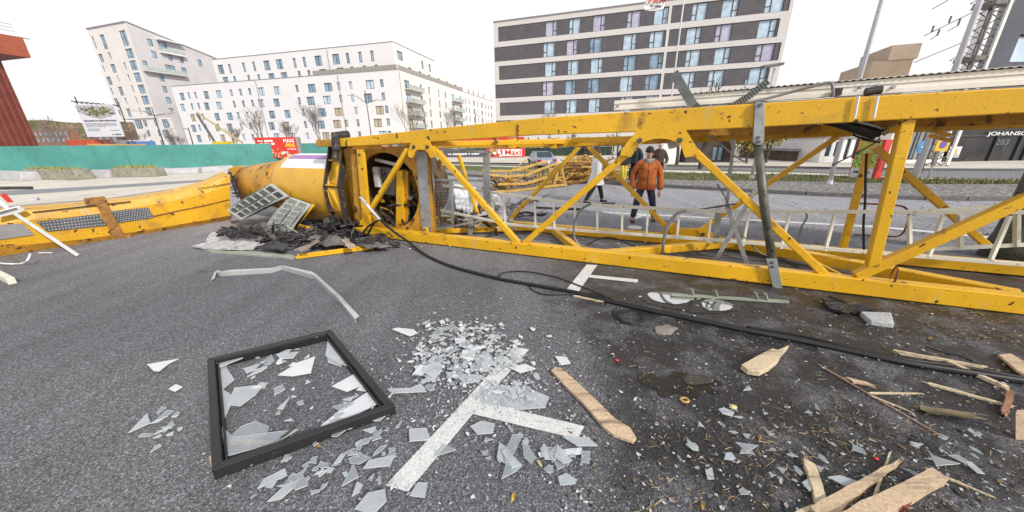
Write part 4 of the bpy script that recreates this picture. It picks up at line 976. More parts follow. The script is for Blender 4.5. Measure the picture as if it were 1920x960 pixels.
for (x, ytop, Y, sd_, lab) in ((604, 205, 46, 1, 'bare street tree right of the red billboard'), (545, 232, 48, 2, 'bare tree behind the top of the red billboard'), (322, 248, 50, 3, 'bushy bare tree at the foot of the gap between tower and block'),
        (335, 255, 52, 4, 'small bare tree right of the tower foot'), (98, 232, 41, 5, 'bare spreading tree between the red building and the site sign'), (258, 240, 48, 6, 'bare tree between the site sign and the tower lamp'), (205, 262, 42, 7, 'low bare tree under the site sign'),
        (848, 205, 62, 8, 'bare tree in front of the white side wing'), (1030, 205, 66, 9, 'bare tree in front of the left hotel windows'), (778, 190, 60, 10, 'bare tree beside the balconies of the white side wing'), (1075, 262, 34, 15, 'bare tree in front of the supermarket glass'), (1150, 262, 32, 16, 'bare tree behind the white coat walker'), (495, 215, 52, 17, 'thin bare tree left of the red billboard'), (440, 238, 50, 18, 'thin bare tree behind the yellow boom lift')):
    b_, h_ = tz(x, 275, ytop, Y); bare_tree(lab, b_, max(h_, 2.2), sd_, r=.03+.007*h_, depth=6)
LEAFY = [mat('autumn leaf yellow', (.50, .36, .05), .8), mat('autumn leaf olive', (.20, .18, .05), .8)]
for (x, y, h_, sd_, lab) in ((1436, 308, 2.6, 21, 'small yellow leaved tree left of the silver car'), (1500, 300, 2.9, 22, 'yellow leaved tree behind the dark garage roof'), (1398, 308, 2.4, 23, 'olive and yellow leaved tree left of the grey clamp post')):
    bare_tree(lab, tuple(G(x, y)), h_, sd_, r=.09, leaves=LEAFY, group='trees with autumn leaves across the road')
for (x, y, h_, sd_, lab) in ((1312, 318, 5, 31, 'dark tree trunk on the far kerb behind the left diagonal'), (1722, 325, 4.0, 32, 'bare tree in front of the white shop'), (1268, 312, 4.2, 33, 'bare tree beside the plain white shed')):
    bare_tree(lab, tuple(G(x, y)), h_, sd_, r=.13, depth=4)
# big trunk at the right edge
tb = G(1882, 482); root = thing('tree', 'thick mossy tree trunk standing at the right edge behind the ladder', 'tree', tb)
g = MB(); r_ = random.Random(8); rings = []
for k in range(14):
    z = k*.42; rad = .20*(1+.5*math.exp(-z*3.5))-z*.008
    rings.append([tb+V3((math.cos(6.283*j/14)*rad*(1+.07*math.sin(j*2.4+k*.3)), math.sin(6.283*j/14)*rad*(1+.07*math.cos(j*1.7)), z)) for j in range(14)])
g.sweep(rings); g.build('trunk', BARKM, root, smooth=True)
g = MB(); top = tb+Z3*5.4
for j in range(7):
    a_ = 6.283*j/7; q = top+V3((math.cos(a_)*1.6, math.sin(a_)*1.6, r_.uniform(1, 2.5))); g.tube([top-Z3*.3, top.lerp(q, .5)+Z3*.2, q], [.10, .07, .03], 6, caps=False)
    for m_ in range(5):
        s = top.lerp(q, r_.uniform(.4, 1)); g.tube([s, s+V3((r_.uniform(-.9, .9), r_.uniform(-.9, .9), r_.uniform(.4, 1.2)))], [.03, .008], 4, caps=False)
g.build('crown', BARK, root, recalc=False)

# yellow boom lift behind the hoarding, flag
root = thing('boom_lift', 'folded yellow and grey lift boom rising behind the teal hoarding', 'boom lift', (A(420, 270, 42).x, 42, 0))
g = MB(); g.beam(A(369, 213, 42), A(410, 278, 42), .18, .2); g.build('lower_boom', GREYM, root)
g = MB(); g.beam(A(369, 211, 42), A(455, 268, 42), .15, .16); g.build('upper_boom', mat('olive yellow boom', (.42, .38, .22), .6, var=.25), root)
g = MB(); c_ = A(420, 275, 42); g.beam((c_.x, 42, 0), (c_.x, 42, 2.2), 1.4, 1.4); g.build('base', mat('lift yellow', (.65, .50, .03), .5), root)
g = MB(); c_ = A(437, 285, 41); g.beam(A(436, 250, 41), (A(436, 250, 41).x+.6, 41, 0), .12, .12); g.build('prop', mat('lift prop', (.45, .36, .12), .6), root)
fpb = A(1246, 250, 30); root = thing('flag', 'white flag with red mirrored lettering on a pole before the hotel', 'flag', (fpb.x+.2, 30, 0))
tp = A(1257, -30, 30)
g = MB(); g.tube([(fpb.x+.2, 30, 0), (fpb.x+.2, 30, tp.z)], .06, 8); g.build('flag_pole', POLEW, root)
c0 = A(1231, 3, 29.9); u_ = V3((1, 0, 0)); s = 16/ FPX*30*1.02
g = MB(); n_ = 9; rows_ = 6
def fpnt(i, j):
    a_ = (i/(n_-1)*2-1); y = -.08*math.sin(a_*3); b_ = .9-1.9*j/(rows_-1)*(1-.12*a_*a_) 
    return c0+V3((a_*s*.95-(.03*j), y, b_*s*.75))
for i in range(n_-1):
    for j in range(rows_-1): g.face([fpnt(i, j+1), fpnt(i+1, j+1), fpnt(i+1, j), fpnt(i, j)])
g.build('cloth', mat('flag cloth', (.78, .76, .76), .7, var=.03), root, smooth=True, recalc=False)
text_on('MAXI', s*.72, mat('flag red', (.60, .06, .03), .6), root, c0+V3((0, -.16, .12)), (1, 0, -.06), Z3, mirror=True, bold=.02)
g = MB(); FFg = Fac(c0+V3((0, -.1, 0)), (1, 0)); bars(g, FFg, -.45, c0.z-.32, .35, .12, 5, .03); g.build('small_print', BLK, root)
# ================================================================ the fallen crane
crane = thing('fallen_crane', 'fallen yellow lattice crane mast with its round machine housing lying across the asphalt', 'crane', M(0, .9, 0))
def bmB(name, p, q, w_, h_, m=YEL, up=None, bevel=.008, parent=None):
    g = MB(); g.beam(p, q, w_, h_, up=up); return g.build(name, m, parent or crane, bevel=bevel)
def chord_mb(pts, t0, t1):   # pts: (s, zlow, zhigh)
    g = MB(); g.sweep([[M(s, t0, a), M(s, t1, a), M(s, t1, b), M(s, t0, b)] for s, a, b in pts]); return g
chord_mb([(-2.3, .06, .20), (-1.2, .03, .205), (0, .02, .215), (4, .015, .235), (8, .01, .23), (11, .01, .23)], 0, .17).build('bottom_chord', YEL, crane, bevel=.012)
chord_mb([(-1.95, 1.90, 2.06), (-.1, 1.96, 2.17), (2.3, 2.06, 2.31), (4.8, 2.09, 2.375), (6.3, 2.14, 2.41), (8.2, 2.21, 2.44), (11, 2.26, 2.5)], 0, .17).build('top_chord', YEL, crane, bevel=.012)
chord_mb([(-1.6, 1.84, 1.98), (.6, 1.83, 1.99), (2.5, 1.845, 2.0), (5.6, 1.93, 2.09), (7, 2.0, 2.18), (8.7, 2.06, 2.24), (11, 2.1, 2.3)], 1.6, 1.76).build('top_chord', YEL, crane, bevel=.012)
chord_mb([(-1.6, .02, .2), (11, .02, .2)], 1.6, 1.76).build('bottom_chord', YEL, crane, bevel=.012)
# front face braces
for (a, b, w_) in (((765, 280), (675, 426), .085), ((812, 276), (972, 456), .10), ((982, 457), (1190, 276), .10), ((1281, 264), (1546, 514), .10), ((1702, 218), (1634, 500), .12), ((1604, 518), (1935, 368), .125)):
    p, q = mp(*a, .09), mp(*b, .09); d = (q-p).normalized()
    g = MB(); g.beam(p, q, .10, w_, up=MN.cross(d)); g.build('diagonal_brace', YEL, crane, bevel=.012)
# far face braces
for (a, b, w_) in (((1088, 274), (955, 412), .08), ((1103, 274), (1256, 432), .085), ((1570, 256), (1312, 432), .075), ((1628, 286), (1580, 466), .09), ((1640, 276), (1852, 462), .09), ((860, 290), (905, 432), .07)):
    p, q = mp(*a, 1.66), mp(*b, 1.66); d = (q-p).normalized()
    g = MB(); g.beam(p, q, .09, w_, up=MN.cross(d)); g.build('diagonal_brace', YEL, crane, bevel=.012)
# bottom and top plane zigzags
for (s0, t0, s1, t1, z, w_, m) in ((-.9, .2, 1.75, 1.58, .12, .11, YEL), (2.2, 1.58, 3.1, .2, .12, .12, YEL), (3.55, .18, 5.6, 1.58, .15, .13, YEL), (5.75, 1.58, 8.3, .2, .15, .16, YEL), (8.4, .2, 10.4, 1.58, .15, .14, YEL),
                                 (.2, .17, 2.4, 1.6, 1.94, .09, YEL), (2.6, 1.6, 4.1, .17, 1.97, .1, YEL), (4.4, .17, 6.4, 1.6, 2.08, .14, YELD), (6.8, 1.6, 8.6, .17, 2.15, .14, YELD), (-1.7, 1.58, -.1, .17, 1.93, .08, YELD)):
    g = MB(); g.beam(M(s0, t0, z), M(s1, t1, z+.005), w_, w_); g.build('plan_brace', m, crane, bevel=.01)
# verticals of the far frames
bmB('tie_bar', M(6.72, .25, 2.05), M(6.72, 1.6, 2.0), .07, .07)
bmB('tie_bar', M(6.75, .2, .14), M(6.45, 1.6, .13), .05, .05)
for y_ in (258, 268):
    bmB('spare_strut', onplane(1742, y_-14, M(0, 1.9, 0), MN), onplane(1782, y_-7+3, M(0, 1.9, 0), MN), .06, .05)
# gusset plates (arched, two bolts each)
def gusset(cx, cs, wd, zt_, zb_, arch_r, t=-.012, boltdx=.17):
    g = MB(); out = []
    n = 14; top = [M(cs-wd*.62, t, zt_), M(cs+wd*.62, t, zt_)]
    loop = [M(cs-wd*.62, t, zt_), M(cs-wd, t, zb_+.06), M(cs-wd*1.02, t, zb_-.02), M(cs-wd*.72, t, zb_-.05)]
    for i in range(n+1):
        a = math.pi*(1-i/n); loop.append(M(cs+arch_r*math.cos(a), t, zb_+.0+arch_r*.62*math.sin(a)))
    loop += [M(cs+wd*.72, t, zb_-.05), M(cs+wd*1.02, t, zb_-.02), M(cs+wd, t, zb_+.06), M(cs+wd*.62, t, zt_)]
    # build as fan strips so the concave plate stays clean
    half = len(loop)
    pts = loop; c = [M(cs+(k/(half-1)-.5)*2*wd*.62, t, zt_) for k in range(half)]
    vec = MN*.03
    for k in range(half-1):
        q = [pts[k], pts[k+1], c[k+1], c[k]]
        g.face(q); g.face([p+vec for p in reversed(q)]); g.face([pts[k], pts[k]+vec, pts[k+1]+vec, pts[k+1]])
    pl = g.build('gusset_plate', YEL, crane)
    for sx in (-1, 1):
        g = MB(); c0 = M(cs+sx*boltdx, t, (zt_+zb_)/2+.02); g.tube([c0, c0-MN*.03], .022, 6); g.tube([c0, c0-MN*.01], .036, 12); g.build('bolt', BOLT, pl)
q = mp(799, 275); gusset(0, (mp(789, 275)-MO).dot(ME), .30, 2.0, 1.74, .17, boltdx=.15)
q = mp(1237, 258); gusset(0, (q-MO).dot(ME), .50, 2.10, 1.78, .33, boltdx=.26)
g = MB(); g.prism([M(4.35, 1.585, .2), M(5.5, 1.585, .2), M(5.3, 1.585, .30), M(5.05, 1.585, .38), M(4.6, 1.585, .34), M(4.42, 1.585, .30)], MN*.03); pl = g.build('gusset_plate', YEL, crane)
for s_ in (4.55, 5.1):
    g = MB(); c0 = M(s_, 1.585, .27); g.tube([c0, c0-MN*.03], .04, 6); g.build('bolt', BOLT, pl)
g = MB(); g.beam(M(4.5, 1.55, .28), M(4.62, 1.60, .42), .14, .12); g.build('brace_end', YEL, crane, bevel=.02)
bmB('brace_end', M(5.02, 1.62, .3), M(5.2, 1.64, .42), .12, .10)
for (s_, z0, z1) in ((1.28, 1.83, 2.0), (2.2, 2.02, 2.02)):
    bmB('splice_collar', M(s_-.06, 1.58, 1.915), M(s_+.06, 1.58, 1.915), .24, .2)
g = MB(); c = mp(969, 246, -.006)
for k in range(4): g.tube([c+Z3*(.1-k*.06), c+Z3*(.07-k*.06)+ME*.03, c+Z3*(.04-k*.06)], .012, 6)
g.build('chain_mark', RUST, crane)
bmB('cross_tie', M(1.55, .1, 2.02), M(.95, 1.6, 1.92), .06, .05)
for s_, z_ in ((6.86, .30),):
    g = MB(); g.tube([M(s_+.25+.02*math.cos(a), .09+.09*math.cos(a), z_+.11*math.sin(a)) for a in [k*.45 for k in range(15)]], .012, 6); g.build('weld_strap', RUST, crane)

# ladder lying along the inside of the mast, with safety hoops
ladder = tag(MB().build('ladder', ALUW, crane)) if False else None
lad = MB(); rail_u = [(-.2, 1.05), (1.2, .93), (2.8, .80), (5.1, .81), (8.5, 1.02), (10.5, 1.12)]; rail_l = [(-.2, .52), (1.5, .33), (2.9, .33), (4.8, .36), (8.7, .38), (10.5, .40)]
def interp(tab, s):
    for (a, za), (b, zb_) in zip(tab, tab[1:]):
        if s <= b: return za+(zb_-za)*(s-a)/(b-a)
    return tab[-1][1]
for i in range(len(rail_u)-1):
    lad.beam(M(rail_u[i][0], 1.05, rail_u[i][1]), M(rail_u[i+1][0]+.01, 1.05, rail_u[i+1][1]), .03, .055)
lo = lad.build('ladder', ALUW, crane, bevel=.004)
g = MB()
for i in range(len(rail_l)-1): g.beam(M(rail_l[i][0], .88, rail_l[i][1]), M(rail_l[i+1][0]+.01, .88, rail_l[i+1][1]), .03, .055)
g.build('rail', ALUW, lo, bevel=.004)
rung_px = [((880, 360), (884, 398)), ((922, 366), (926, 410)), ((944, 370), (948, 421)), ((1003, 378), (1004, 425)), ((1038, 382), (1040, 428)), ((1078, 388), (1079, 433)), ((1120, 392), (1120, 436)), ((1167, 393), (1166, 441)), ((1215, 394), (1212, 444)), ((1274, 397), (1269, 449)), ((1334, 399), (1327, 456)), ((1404, 400), (1393, 461)), ((1480, 401), (1464, 467)), ((1565, 403), (1547, 471)), ((1705, 404), (1706, 464)), ((1768, 404), (1741, 482)), ((1893, 405), (1857, 488))]
for a, b in rung_px:
    p = onplane(*a, M(0, 1.05, 0), MN); q = onplane(*b, M(0, .88, 0), MN)
    g = MB(); g.beam(p, q, .035, .05, up=MN); g.build('rung', ALUW, lo, bevel=.004)
for a, b in (((1800, 403), (1800, 464)), ((1907, 390), (1906, 462))):
    g = MB(); g.beam(onplane(*a, M(0, 1.3, 0), MN), onplane(*b, M(0, 1.3, 0), MN), .04, .07, up=MN); g.build('rung', ALUW, lo, bevel=.004)
g = MB(); g.beam(onplane(1690, 470, M(0, 1.3, 0), MN), onplane(1935, 458, M(0, 1.3, 0), MN), .03, .05); g.build('rail', ALUW, lo)
g = MB(); g.beam(onplane(1716, 398, M(0, 1.3, 0), MN), onplane(1900, 383, M(0, 1.3, 0), MN), .03, .04); g.build('rail', ALUW, lo)
def arc_px(pts, t, r, m, name, parent, n=6):
    P = [onplane(x, y, M(0, t, 0), MN) for x, y in pts]
    out = []
    for i in range(len(P)-1):
        p0, p1, p2, p3 = P[max(i-1, 0)], P[i], P[i+1], P[min(i+2, len(P)-1)]
        for j in range(n):
            u = j/n; out.append(.5*((2*p1)+(p2-p0)*u+(2*p0-5*p1+4*p2-p3)*u*u+(3*p1-p0-3*p2+p3)*u*u*u))
    out.append(P[-1]); g = MB(); g.tube(out, r, 8); return g.build(name, m, parent, smooth=True)
hoopm = mat('grey hoop steel', (.22, .23, .24), .5, .3, var=.2)
arc_px([(1108, 382), (1090, 392), (1079, 412), (1076, 440), (1084, 457), (1096, 462)], .8, .022, hoopm, 'safety_hoop', lo)
arc_px([(1289, 394), (1268, 402), (1250, 428), (1242, 470), (1243, 486)], .7, .026, hoopm, 'safety_hoop', lo)
arc_px([(988, 371), (968, 384), (955, 406), (952, 424), (968, 430)], .9, .02, hoopm, 'safety_hoop', lo)
arc_px([(1502, 395), (1511, 399), (1512, 410), (1502, 428), (1497, 460)], 1.2, .014, hoopm, 'safety_hoop', lo)
arc_px([(1100, 460), (1122, 448), (1150, 446), (1190, 462), (1228, 480)], .8, .012, BLACK, 'slack_cable', crane)
arc_px([(1300, 240), (1340, 262), (1380, 294), (1402, 306)], .9, .012, GALV, 'slack_cable', crane)
arc_px([(1560, 310), (1600, 290), (1640, 268), (1650, 258)], .9, .010, BOLT, 'slack_cable', crane)
arc_px([(1625, 288), (1623, 330), (1622, 380), (1619, 420), (1620, 470)], 1.2, .016, BLACK, 'slack_cable', crane)
arc_px([(1345, 345), (1362, 375), (1385, 430), (1420, 470), (1440, 480)], .9, .010, BOLT, 'slack_cable', crane)
arc_px([(1380, 382), (1302, 394), (1290, 392)], 1.1, .014, BOLT, 'slack_cable', crane)
# rusty oval handrail frame behind the right brace
arc_px([(1600, 381), (1680, 385), (1700, 392), (1704, 404), (1698, 428), (1686, 442), (1660, 443), (1602, 440)], 1.9, .014, RUST, 'handrail', crane)

# galvanised clamp post, struts
def plate_px(pix, t, th, m, name, parent=crane, bevel=.004):
    g = MB(); g.prism([onplane(x, y, M(0, t, 0), MN) for x, y in pix], MN*th); return g.build(name, m, parent, bevel=bevel)
cl = plate_px([(1416, 192), (1434, 192), (1433, 266), (1429, 272), (1418, 272), (1412, 266)], -.05, .045, GALV, 'clamp_plate')
for (x, y) in ((1425, 197), (1421, 258), (1421, 266)):
    g = MB(); c0 = mp(x, y, -.05); g.tube([c0, c0-MN*.03], .022, 8); g.build('bolt', BOLT, cl)
cl = plate_px([(1437, 486), (1457, 486), (1469, 552), (1452, 552)], -.06, .045, GALV, 'clamp_plate')
for (x, y) in ((1447, 492), (1448, 500)):
    g = MB(); c0 = mp(x, y, -.06); g.tube([c0, c0-MN*.02], .016, 8); g.build('bolt', BOLT, cl)
g = MB(); g.tube([mp(1421, 268, .02), mp(1432, 380, .04), mp(1449, 492, .02)], .052, 12); g.build('clamp_tube', mat('oily tube', (.13, .125, .11), .5, .3, var=.35, vscale=6, spots=[(10, .6, (.05, .045, .04), .06)]), crane, smooth=True)
for a, b, t_, w_ in (((1418, 352), (1338, 496), .45, .06), ((1366, 392), (1402, 500), .55, .06), ((1376, 260), (1362, 392), 1.2, .05), ((1347, 395), (1342, 456), 1.15, .09)):
    g = MB(); p, q = onplane(*a, M(0, t_, 0), MN), onplane(*b, M(0, t_, 0), MN); g.beam(p, q, .02, w_, up=MN.cross((q-p).normalized())); g.build('strut', GALV, crane, bevel=.003)
g = MB(); p = onplane(1347, 391, M(0, 1.15, 0), MN); g.box(p, ME*.055, MN*.03, Z3*.07); g.build('plastic_cap', WHITE, crane, bevel=.01)
# bundle of black hoses strapped under the chord
for k, pts in enumerate(([(1545, 228), (1580, 236), (1618, 247), (1650, 252)], [(1572, 224), (1606, 231), (1640, 240), (1652, 247)], [(1560, 232), (1600, 245), (1640, 258)], [(1600, 252), (1625, 262), (1650, 266)])):
    arc_px(pts, .35+.06*k, [.036, .032, .028, .018][k], BLACK, 'hose', crane)
arc_px([(1655, 252), (1672, 240), (1690, 226)], .3, .028, mat('tan hose', (.36, .25, .17), .6), 'hose', crane)
for x in (1610, 1646):
    g = MB(); g.tube([mp(x, 180, -.03)+MN*.0, mp(x-8, 222, -.03)], .014, 6); g.build('white_strap', WHITE, crane)
g = MB(); g.box(mp(1262, 271, .5), ME*.07+Z3*.02, MN*.05, Z3*.05-ME*.02); g.build('light_box', DIRTYW, crane, bevel=.02)
g = MB(); g.box(mp(1303, 247, .6), ME*.07, MN*.06, Z3*.05); g.build('red_box', mat('dull red box', (.30, .05, .04), .5), crane, bevel=.01)

# ---- machine housing at the left end
# octagonal collar: two flange plates and a recessed web
def octo(s, ins):
    k = ins
    return [M(s, .02+k, .10), M(s, .02+k, 1.08), M(s, .38+k*.8, 2.02-k), M(s, 1.45-k*.8, 2.02-k), M(s, 1.85-k, 1.08), M(s, 1.85-k, .10)]
collar = MB(); s0, s1 = -2.66, -2.24
collar.sweep([octo(s0+.04, .13), octo(s1-.04, .13)], caps=False)
co = collar.build('collar', YELD, crane)
EDGE = mat('blackened flange edge', (.045, .04, .035), .6, .2, var=.4, vscale=8, spots=[(12, .62, (.3, .16, .03), .05)])
for s in (s0, s1):
    g = MB(); o1, o2 = octo(s, 0), octo(s, .16); a = ME*.035
    for i in range(6):
        j = (i+1) % 6
        g.hexa([o1[i], o1[j], o2[j], o2[i], o1[i]+a, o1[j]+a, o2[j]+a, o2[i]+a])
    g.build('flange', EDGE, co)
for (z_) in (1.08, .5, 1.6):
    g = MB(); tt = .02 if z_ < 1.1 else .02+.36*(z_-1.08)/.94
    g.hexa([M(s0+.05, tt+.02, z_), M(s1-.02, tt+.02, z_), M(s1-.02, tt+.17, z_), M(s0+.05, tt+.17, z_), M(s0+.05, tt+.02, z_+.03), M(s1-.02, tt+.02, z_+.03), M(s1-.02, tt+.17, z_+.03), M(s0+.05, tt+.17, z_+.03)]); g.build('stiffener', YEL if z_ > 1 else RUST, co)
for (za, zb_) in ((1.95, 1.12), (1.02, .45)):
    g = MB()
    def tt(z): return .06 if z < 1.08 else .06+.36*(z-1.08)/.94
    g.face([M(s0+.06, tt(za)+.02, za), M(s1-.02, tt(zb_)+.0, zb_), M(s1-.02, tt(za)+.10, za)]); g.face([M(s0+.06, tt(za)+.02, za), M(s0+.06, tt(zb_)+.1, zb_), M(s1-.02, tt(zb_), zb_)]); g.build('stiffener', YEL, co)
# top cap plate over the collar with dark coupling
g = MB(); g.sweep([[M(s, .12, 1.90), M(s, 1.5, 1.90), M(s, 1.5, 2.05), M(s, .12, 2.05)] for s in (-2.75, -1.9)]); g.build('head_plate', YELD, crane, bevel=.015)
g = MB(); g.tube([M(-1.98, -.05, 1.84), M(-1.98, -.02, 2.12), M(-2.0, .3, 2.14)], .09, 10); g.tube([M(-2.02, -.08, 1.62), M(-2.0, -.04, 1.88)], .07, 8); g.build('coupling', CHAR, crane)
# side plate with the round opening
g = MB(); cS, cZ, rad = -1.12, .98, .80; sl_, sr_, zl_, zh_ = -2.22, .02, .12, 1.90
n = 48; inner = [(cS+rad*math.cos(6.283185*i/n), cZ+rad*math.sin(6.283185*i/n)) for i in range(n)]
def outer_pt(a):
    c, s = math.cos(a), math.sin(a)
    k = min(((sr_-cS)/c if c > 1e-6 else 1e9), ((sl_-cS)/c if c < -1e-6 else 1e9), ((zh_-cZ)/s if s > 1e-6 else 1e9), ((zl_-cZ)/s if s < -1e-6 else 1e9))
    return (cS+c*k, cZ+s*k)
tP = .32
for i in range(n):
    j = (i+1) % n; a, b = inner[i], inner[j]; oa, ob = outer_pt(6.283185*i/n), outer_pt(6.283185*j/n)
    for t_ in (tP, tP+.05): g.face([M(a[0], t_, a[1]), M(b[0], t_, b[1]), M(ob[0], t_, ob[1]), M(oa[0], t_, oa[1])])
    g.face([M(a[0], tP, a[1]), M(b[0], tP, b[1]), M(b[0], tP+.05, b[1]), M(a[0], tP+.05, a[1])])
g.build('side_plate', YELD, crane, recalc=False)
g = MB(); rings = []
for t_ in (tP+.05, 1.5): rings.append([M(x, t_, z) for x, z in inner])
g.sweep(rings, caps=False); g.build('drum_lining', mat('dark drum lining', (.10, .065, .03), .7, var=.4, vscale=4), crane, smooth=True)
g = MB(); g.face([M(x, 1.5, z) for x, z in inner][:36]+[M(cS, 1.5, cZ)]); g.build('back_plate', CHAR, crane, recalc=False)
# posts in front of the opening
plate_px([(668, 280), (680, 280), (694, 438), (681, 440)], .05, .07, YEL, 'channel_post'); plate_px([(657, 280), (667, 280), (680, 440), (668, 438)], .12, .05, YELD, 'channel_post')
for (x, y) in ((675, 290), (680, 316), (690, 425)):
    g = MB(); c0 = mp(x, y, .05); g.tube([c0, c0-MN*.02], .02, 8); g.build('bolt', BOLT, crane)
plate_px([(743, 322), (754, 318), (757, 430), (742, 430)], .42, .06, YEL, 'inner_post'); plate_px([(755, 318), (765, 322), (763, 430), (757, 430)], .48, .08, YELD, 'inner_post')
plate_px([(766, 330), (776, 326), (800, 400), (794, 408)], .9, .05, YELD, 'inner_post')
# motor and gear inside
g = MB(); c = M(-1.30, .75, 1.15); g.box(c, ME*.24+Z3*-.03, MN*.22, Z3*.30+ME*.05); mo = g.build('gear_motor', GREYM, crane, bevel=.05)
g = MB(); g.box(M(-1.52, .5, 1.25), ME*.07, MN*.06, Z3*.22); g.build('pale_cover', DIRTYW, mo, bevel=.02)
for k in range(3):
    g = MB(); c = M(-1.36, .51, 1.36-k*.11); g.tube([c+ME*.06*math.cos(a)+Z3*.05*math.sin(a) for a in [x*.7 for x in range(10)]], .014, 6); g.build('link_ring', BOLT, mo)
g = MB(); g.tube([M(-.62+.16*math.cos(a), .62, .82+.16*math.sin(a)) for a in [x*6.283/16 for x in range(17)]], .035, 8); g.build('pulley_ring', RUST, crane, smooth=True)
plate_px([(703, 296), (744, 306), (744, 312), (702, 302)], .5, .03, DIRTYW, 'torn_strip'); plate_px([(710, 322), (727, 333), (725, 338), (709, 327)], .6, .02, DIRTYW, 'torn_strip')
r_ = random.Random(21)
for k in range(60):
    c = M(r_.uniform(-1.8, -.3), r_.uniform(.4, 1.2), .15+.75*r_.random()**1.8); d = V3((r_.uniform(-1, 1), r_.uniform(-1, 1), r_.uniform(-.3, .9))).normalized()*r_.uniform(.1, .28)
    g = MB(); m_ = r_.choice([CHAR, CHAR, GREYM, RUST, YELD, DARK, BOLT])
    if r_.random() < .5: g.tube([c-d, c+V3((0, 0, r_.uniform(-.05, .1))), c+d], r_.uniform(.008, .025), 6)
    else: g.beam(c-d, c+d, r_.uniform(.03, .1), r_.uniform(.01, .05))
    g.build('crushed_fitting', m_, crane)
bmB('bent_pipe', mp(738, 345, .7), mp(812, 412, 1.0), .035, .035, YELD)
arc_px([(772, 398), (784, 404), (806, 412), (812, 398), (800, 388)], .7, .02, BLACK, 'slack_cable', crane)
arc_px([(776, 352), (770, 372), (780, 400), (786, 412)], .5, .016, BLACK, 'slack_cable', crane)
arc_px([(650, 440), (655, 452), (680, 455), (690, 440), (700, 420), (712, 412)], -.1, .022, BLACK, 'slack_cable', crane)
# round machine drum, cone and neck
def lathe(prof, name, mats, cT, cZ_, tilt=0.0, matf=None, n=40, smooth=True, cut=None):
    g = MB(); rings = []
    for s, r in prof:
        rings.append([M(s, cT+r*math.sin(6.283185*j/n), cZ_+tilt*(s+2.6)+r*math.cos(6.283185*j/n)) for j in range(n)])
    g.sweep(rings, mats=matf, caps=True); return g.build(name, mats, crane, smooth=smooth)
PURP = mat('purple stripe paint', (.34, .15, .42), .35, var=.08); WSTR = mat('white stripe paint', (.80, .80, .80), .3, var=.03)
YHZ = mat('drum yellow paint', (.66, .37, .035), .36, var=.10, vscale=1.5, spots=[(3, .62, (.42, .24, .05), .12), (14, .69, (.12, .06, .02), .03)], fine=.08)
nseg = 72
def stripe(i, j):
    a = j/nseg*360            # angle from straight up towards the far side (t+)
    if i in (1, 2, 3):
        if 307 <= a < 328: return 1
        if 328 <= a < 345: return 2
        if 345 <= a or a < 20: return 1
    return 0
lathe([(-2.62, .84), (-2.66, .85), (-3.3, .85), (-3.8, .85), (-4.3, .85), (-4.5, .84), (-4.64, .79), (-4.70, .70)], 'machine_drum', [YHZ, WSTR, PURP], .92, .88, matf=stripe, n=nseg)
lathe([(-4.66, .715), (-5.2, .66), (-6.0, .57), (-6.6, .50)], 'cone', [YELD], .92, .88)
g = MB(); r_ = random.Random(31)
for k in range(9):
    a = r_.uniform(3.6, 6.6); p = M(-6.55, .92+.45*math.sin(a), .88+.45*math.cos(a)); q = p-ME*r_.uniform(.15, .5)+Z3*r_.uniform(-.15, .12)+MN*r_.uniform(-.15, .15)
    g = MB(); g.beam(p, q, r_.uniform(.06, .22), .02); g.build('torn_plate', r_.choice([YELD, RUST, YEL, CHAR]), crane)

# galvanised mesh door frame standing in the mast
plate_px([(779, 284), (800, 284), (808, 436), (791, 436)], .30, .06, GALV, 'door_post'); plate_px([(800, 284), (804, 284), (812, 436), (808, 436)], .36, .14, mat('galvanised shade side', (.33, .35, .35), .5, .4, var=.15), 'door_post')
plate_px([(905, 283), (917, 282), (918, 392), (907, 392)], .9, .05, GALV, 'door_post')
for a, b, t_, w_ in (((803, 337), (915, 339), .5, .04), ((808, 432), (905, 413), .5, .04), ((846, 338), (849, 420), .5, .05), ((803, 278), (915, 285), .7, .05)):
    p, q = onplane(*a, M(0, t_, 0), MN), onplane(*b, M(0, t_, 0), MN); g = MB(); g.beam(p, q, .03, w_, up=MN.cross((q-p).normalized())); g.build('door_rail', GALV, crane)
g = MB(); A0, A1, A2, A3 = [onplane(x, y, M(0, .5, 0), MN) for x, y in ((806, 340), (846, 340), (849, 420), (812, 430))]
for k in range(15):
    for sgn in (0, 1):
        u0_ = k/14
        for d0 in (0,):
            a = A0.lerp(A1, u0_); b = A3.lerp(A2, u0_)
            g.tube([a, b], .004, 4, caps=False)
    a = A0.lerp(A3, k/14); b = A1.lerp(A2, k/14); g.tube([a, b], .004, 4, caps=False)
g.build('mesh_infill', GALV, crane)
for a, b, t_ in (((826, 290), (824, 420), 1.3), ((818, 330), (822, 436), 1.0)):
    p, q = onplane(*a, M(0, t_, 0), MN), onplane(*b, M(0, t_, 0), MN); bmB('rusty_bar', p, q, .05, .07, RUST)
g = MB(); c0 = mp(799, 432, -.01); g.box(c0, ME*.05, MN*.02, Z3*.06); g.build('door_lug', YEL, crane, bevel=.01)

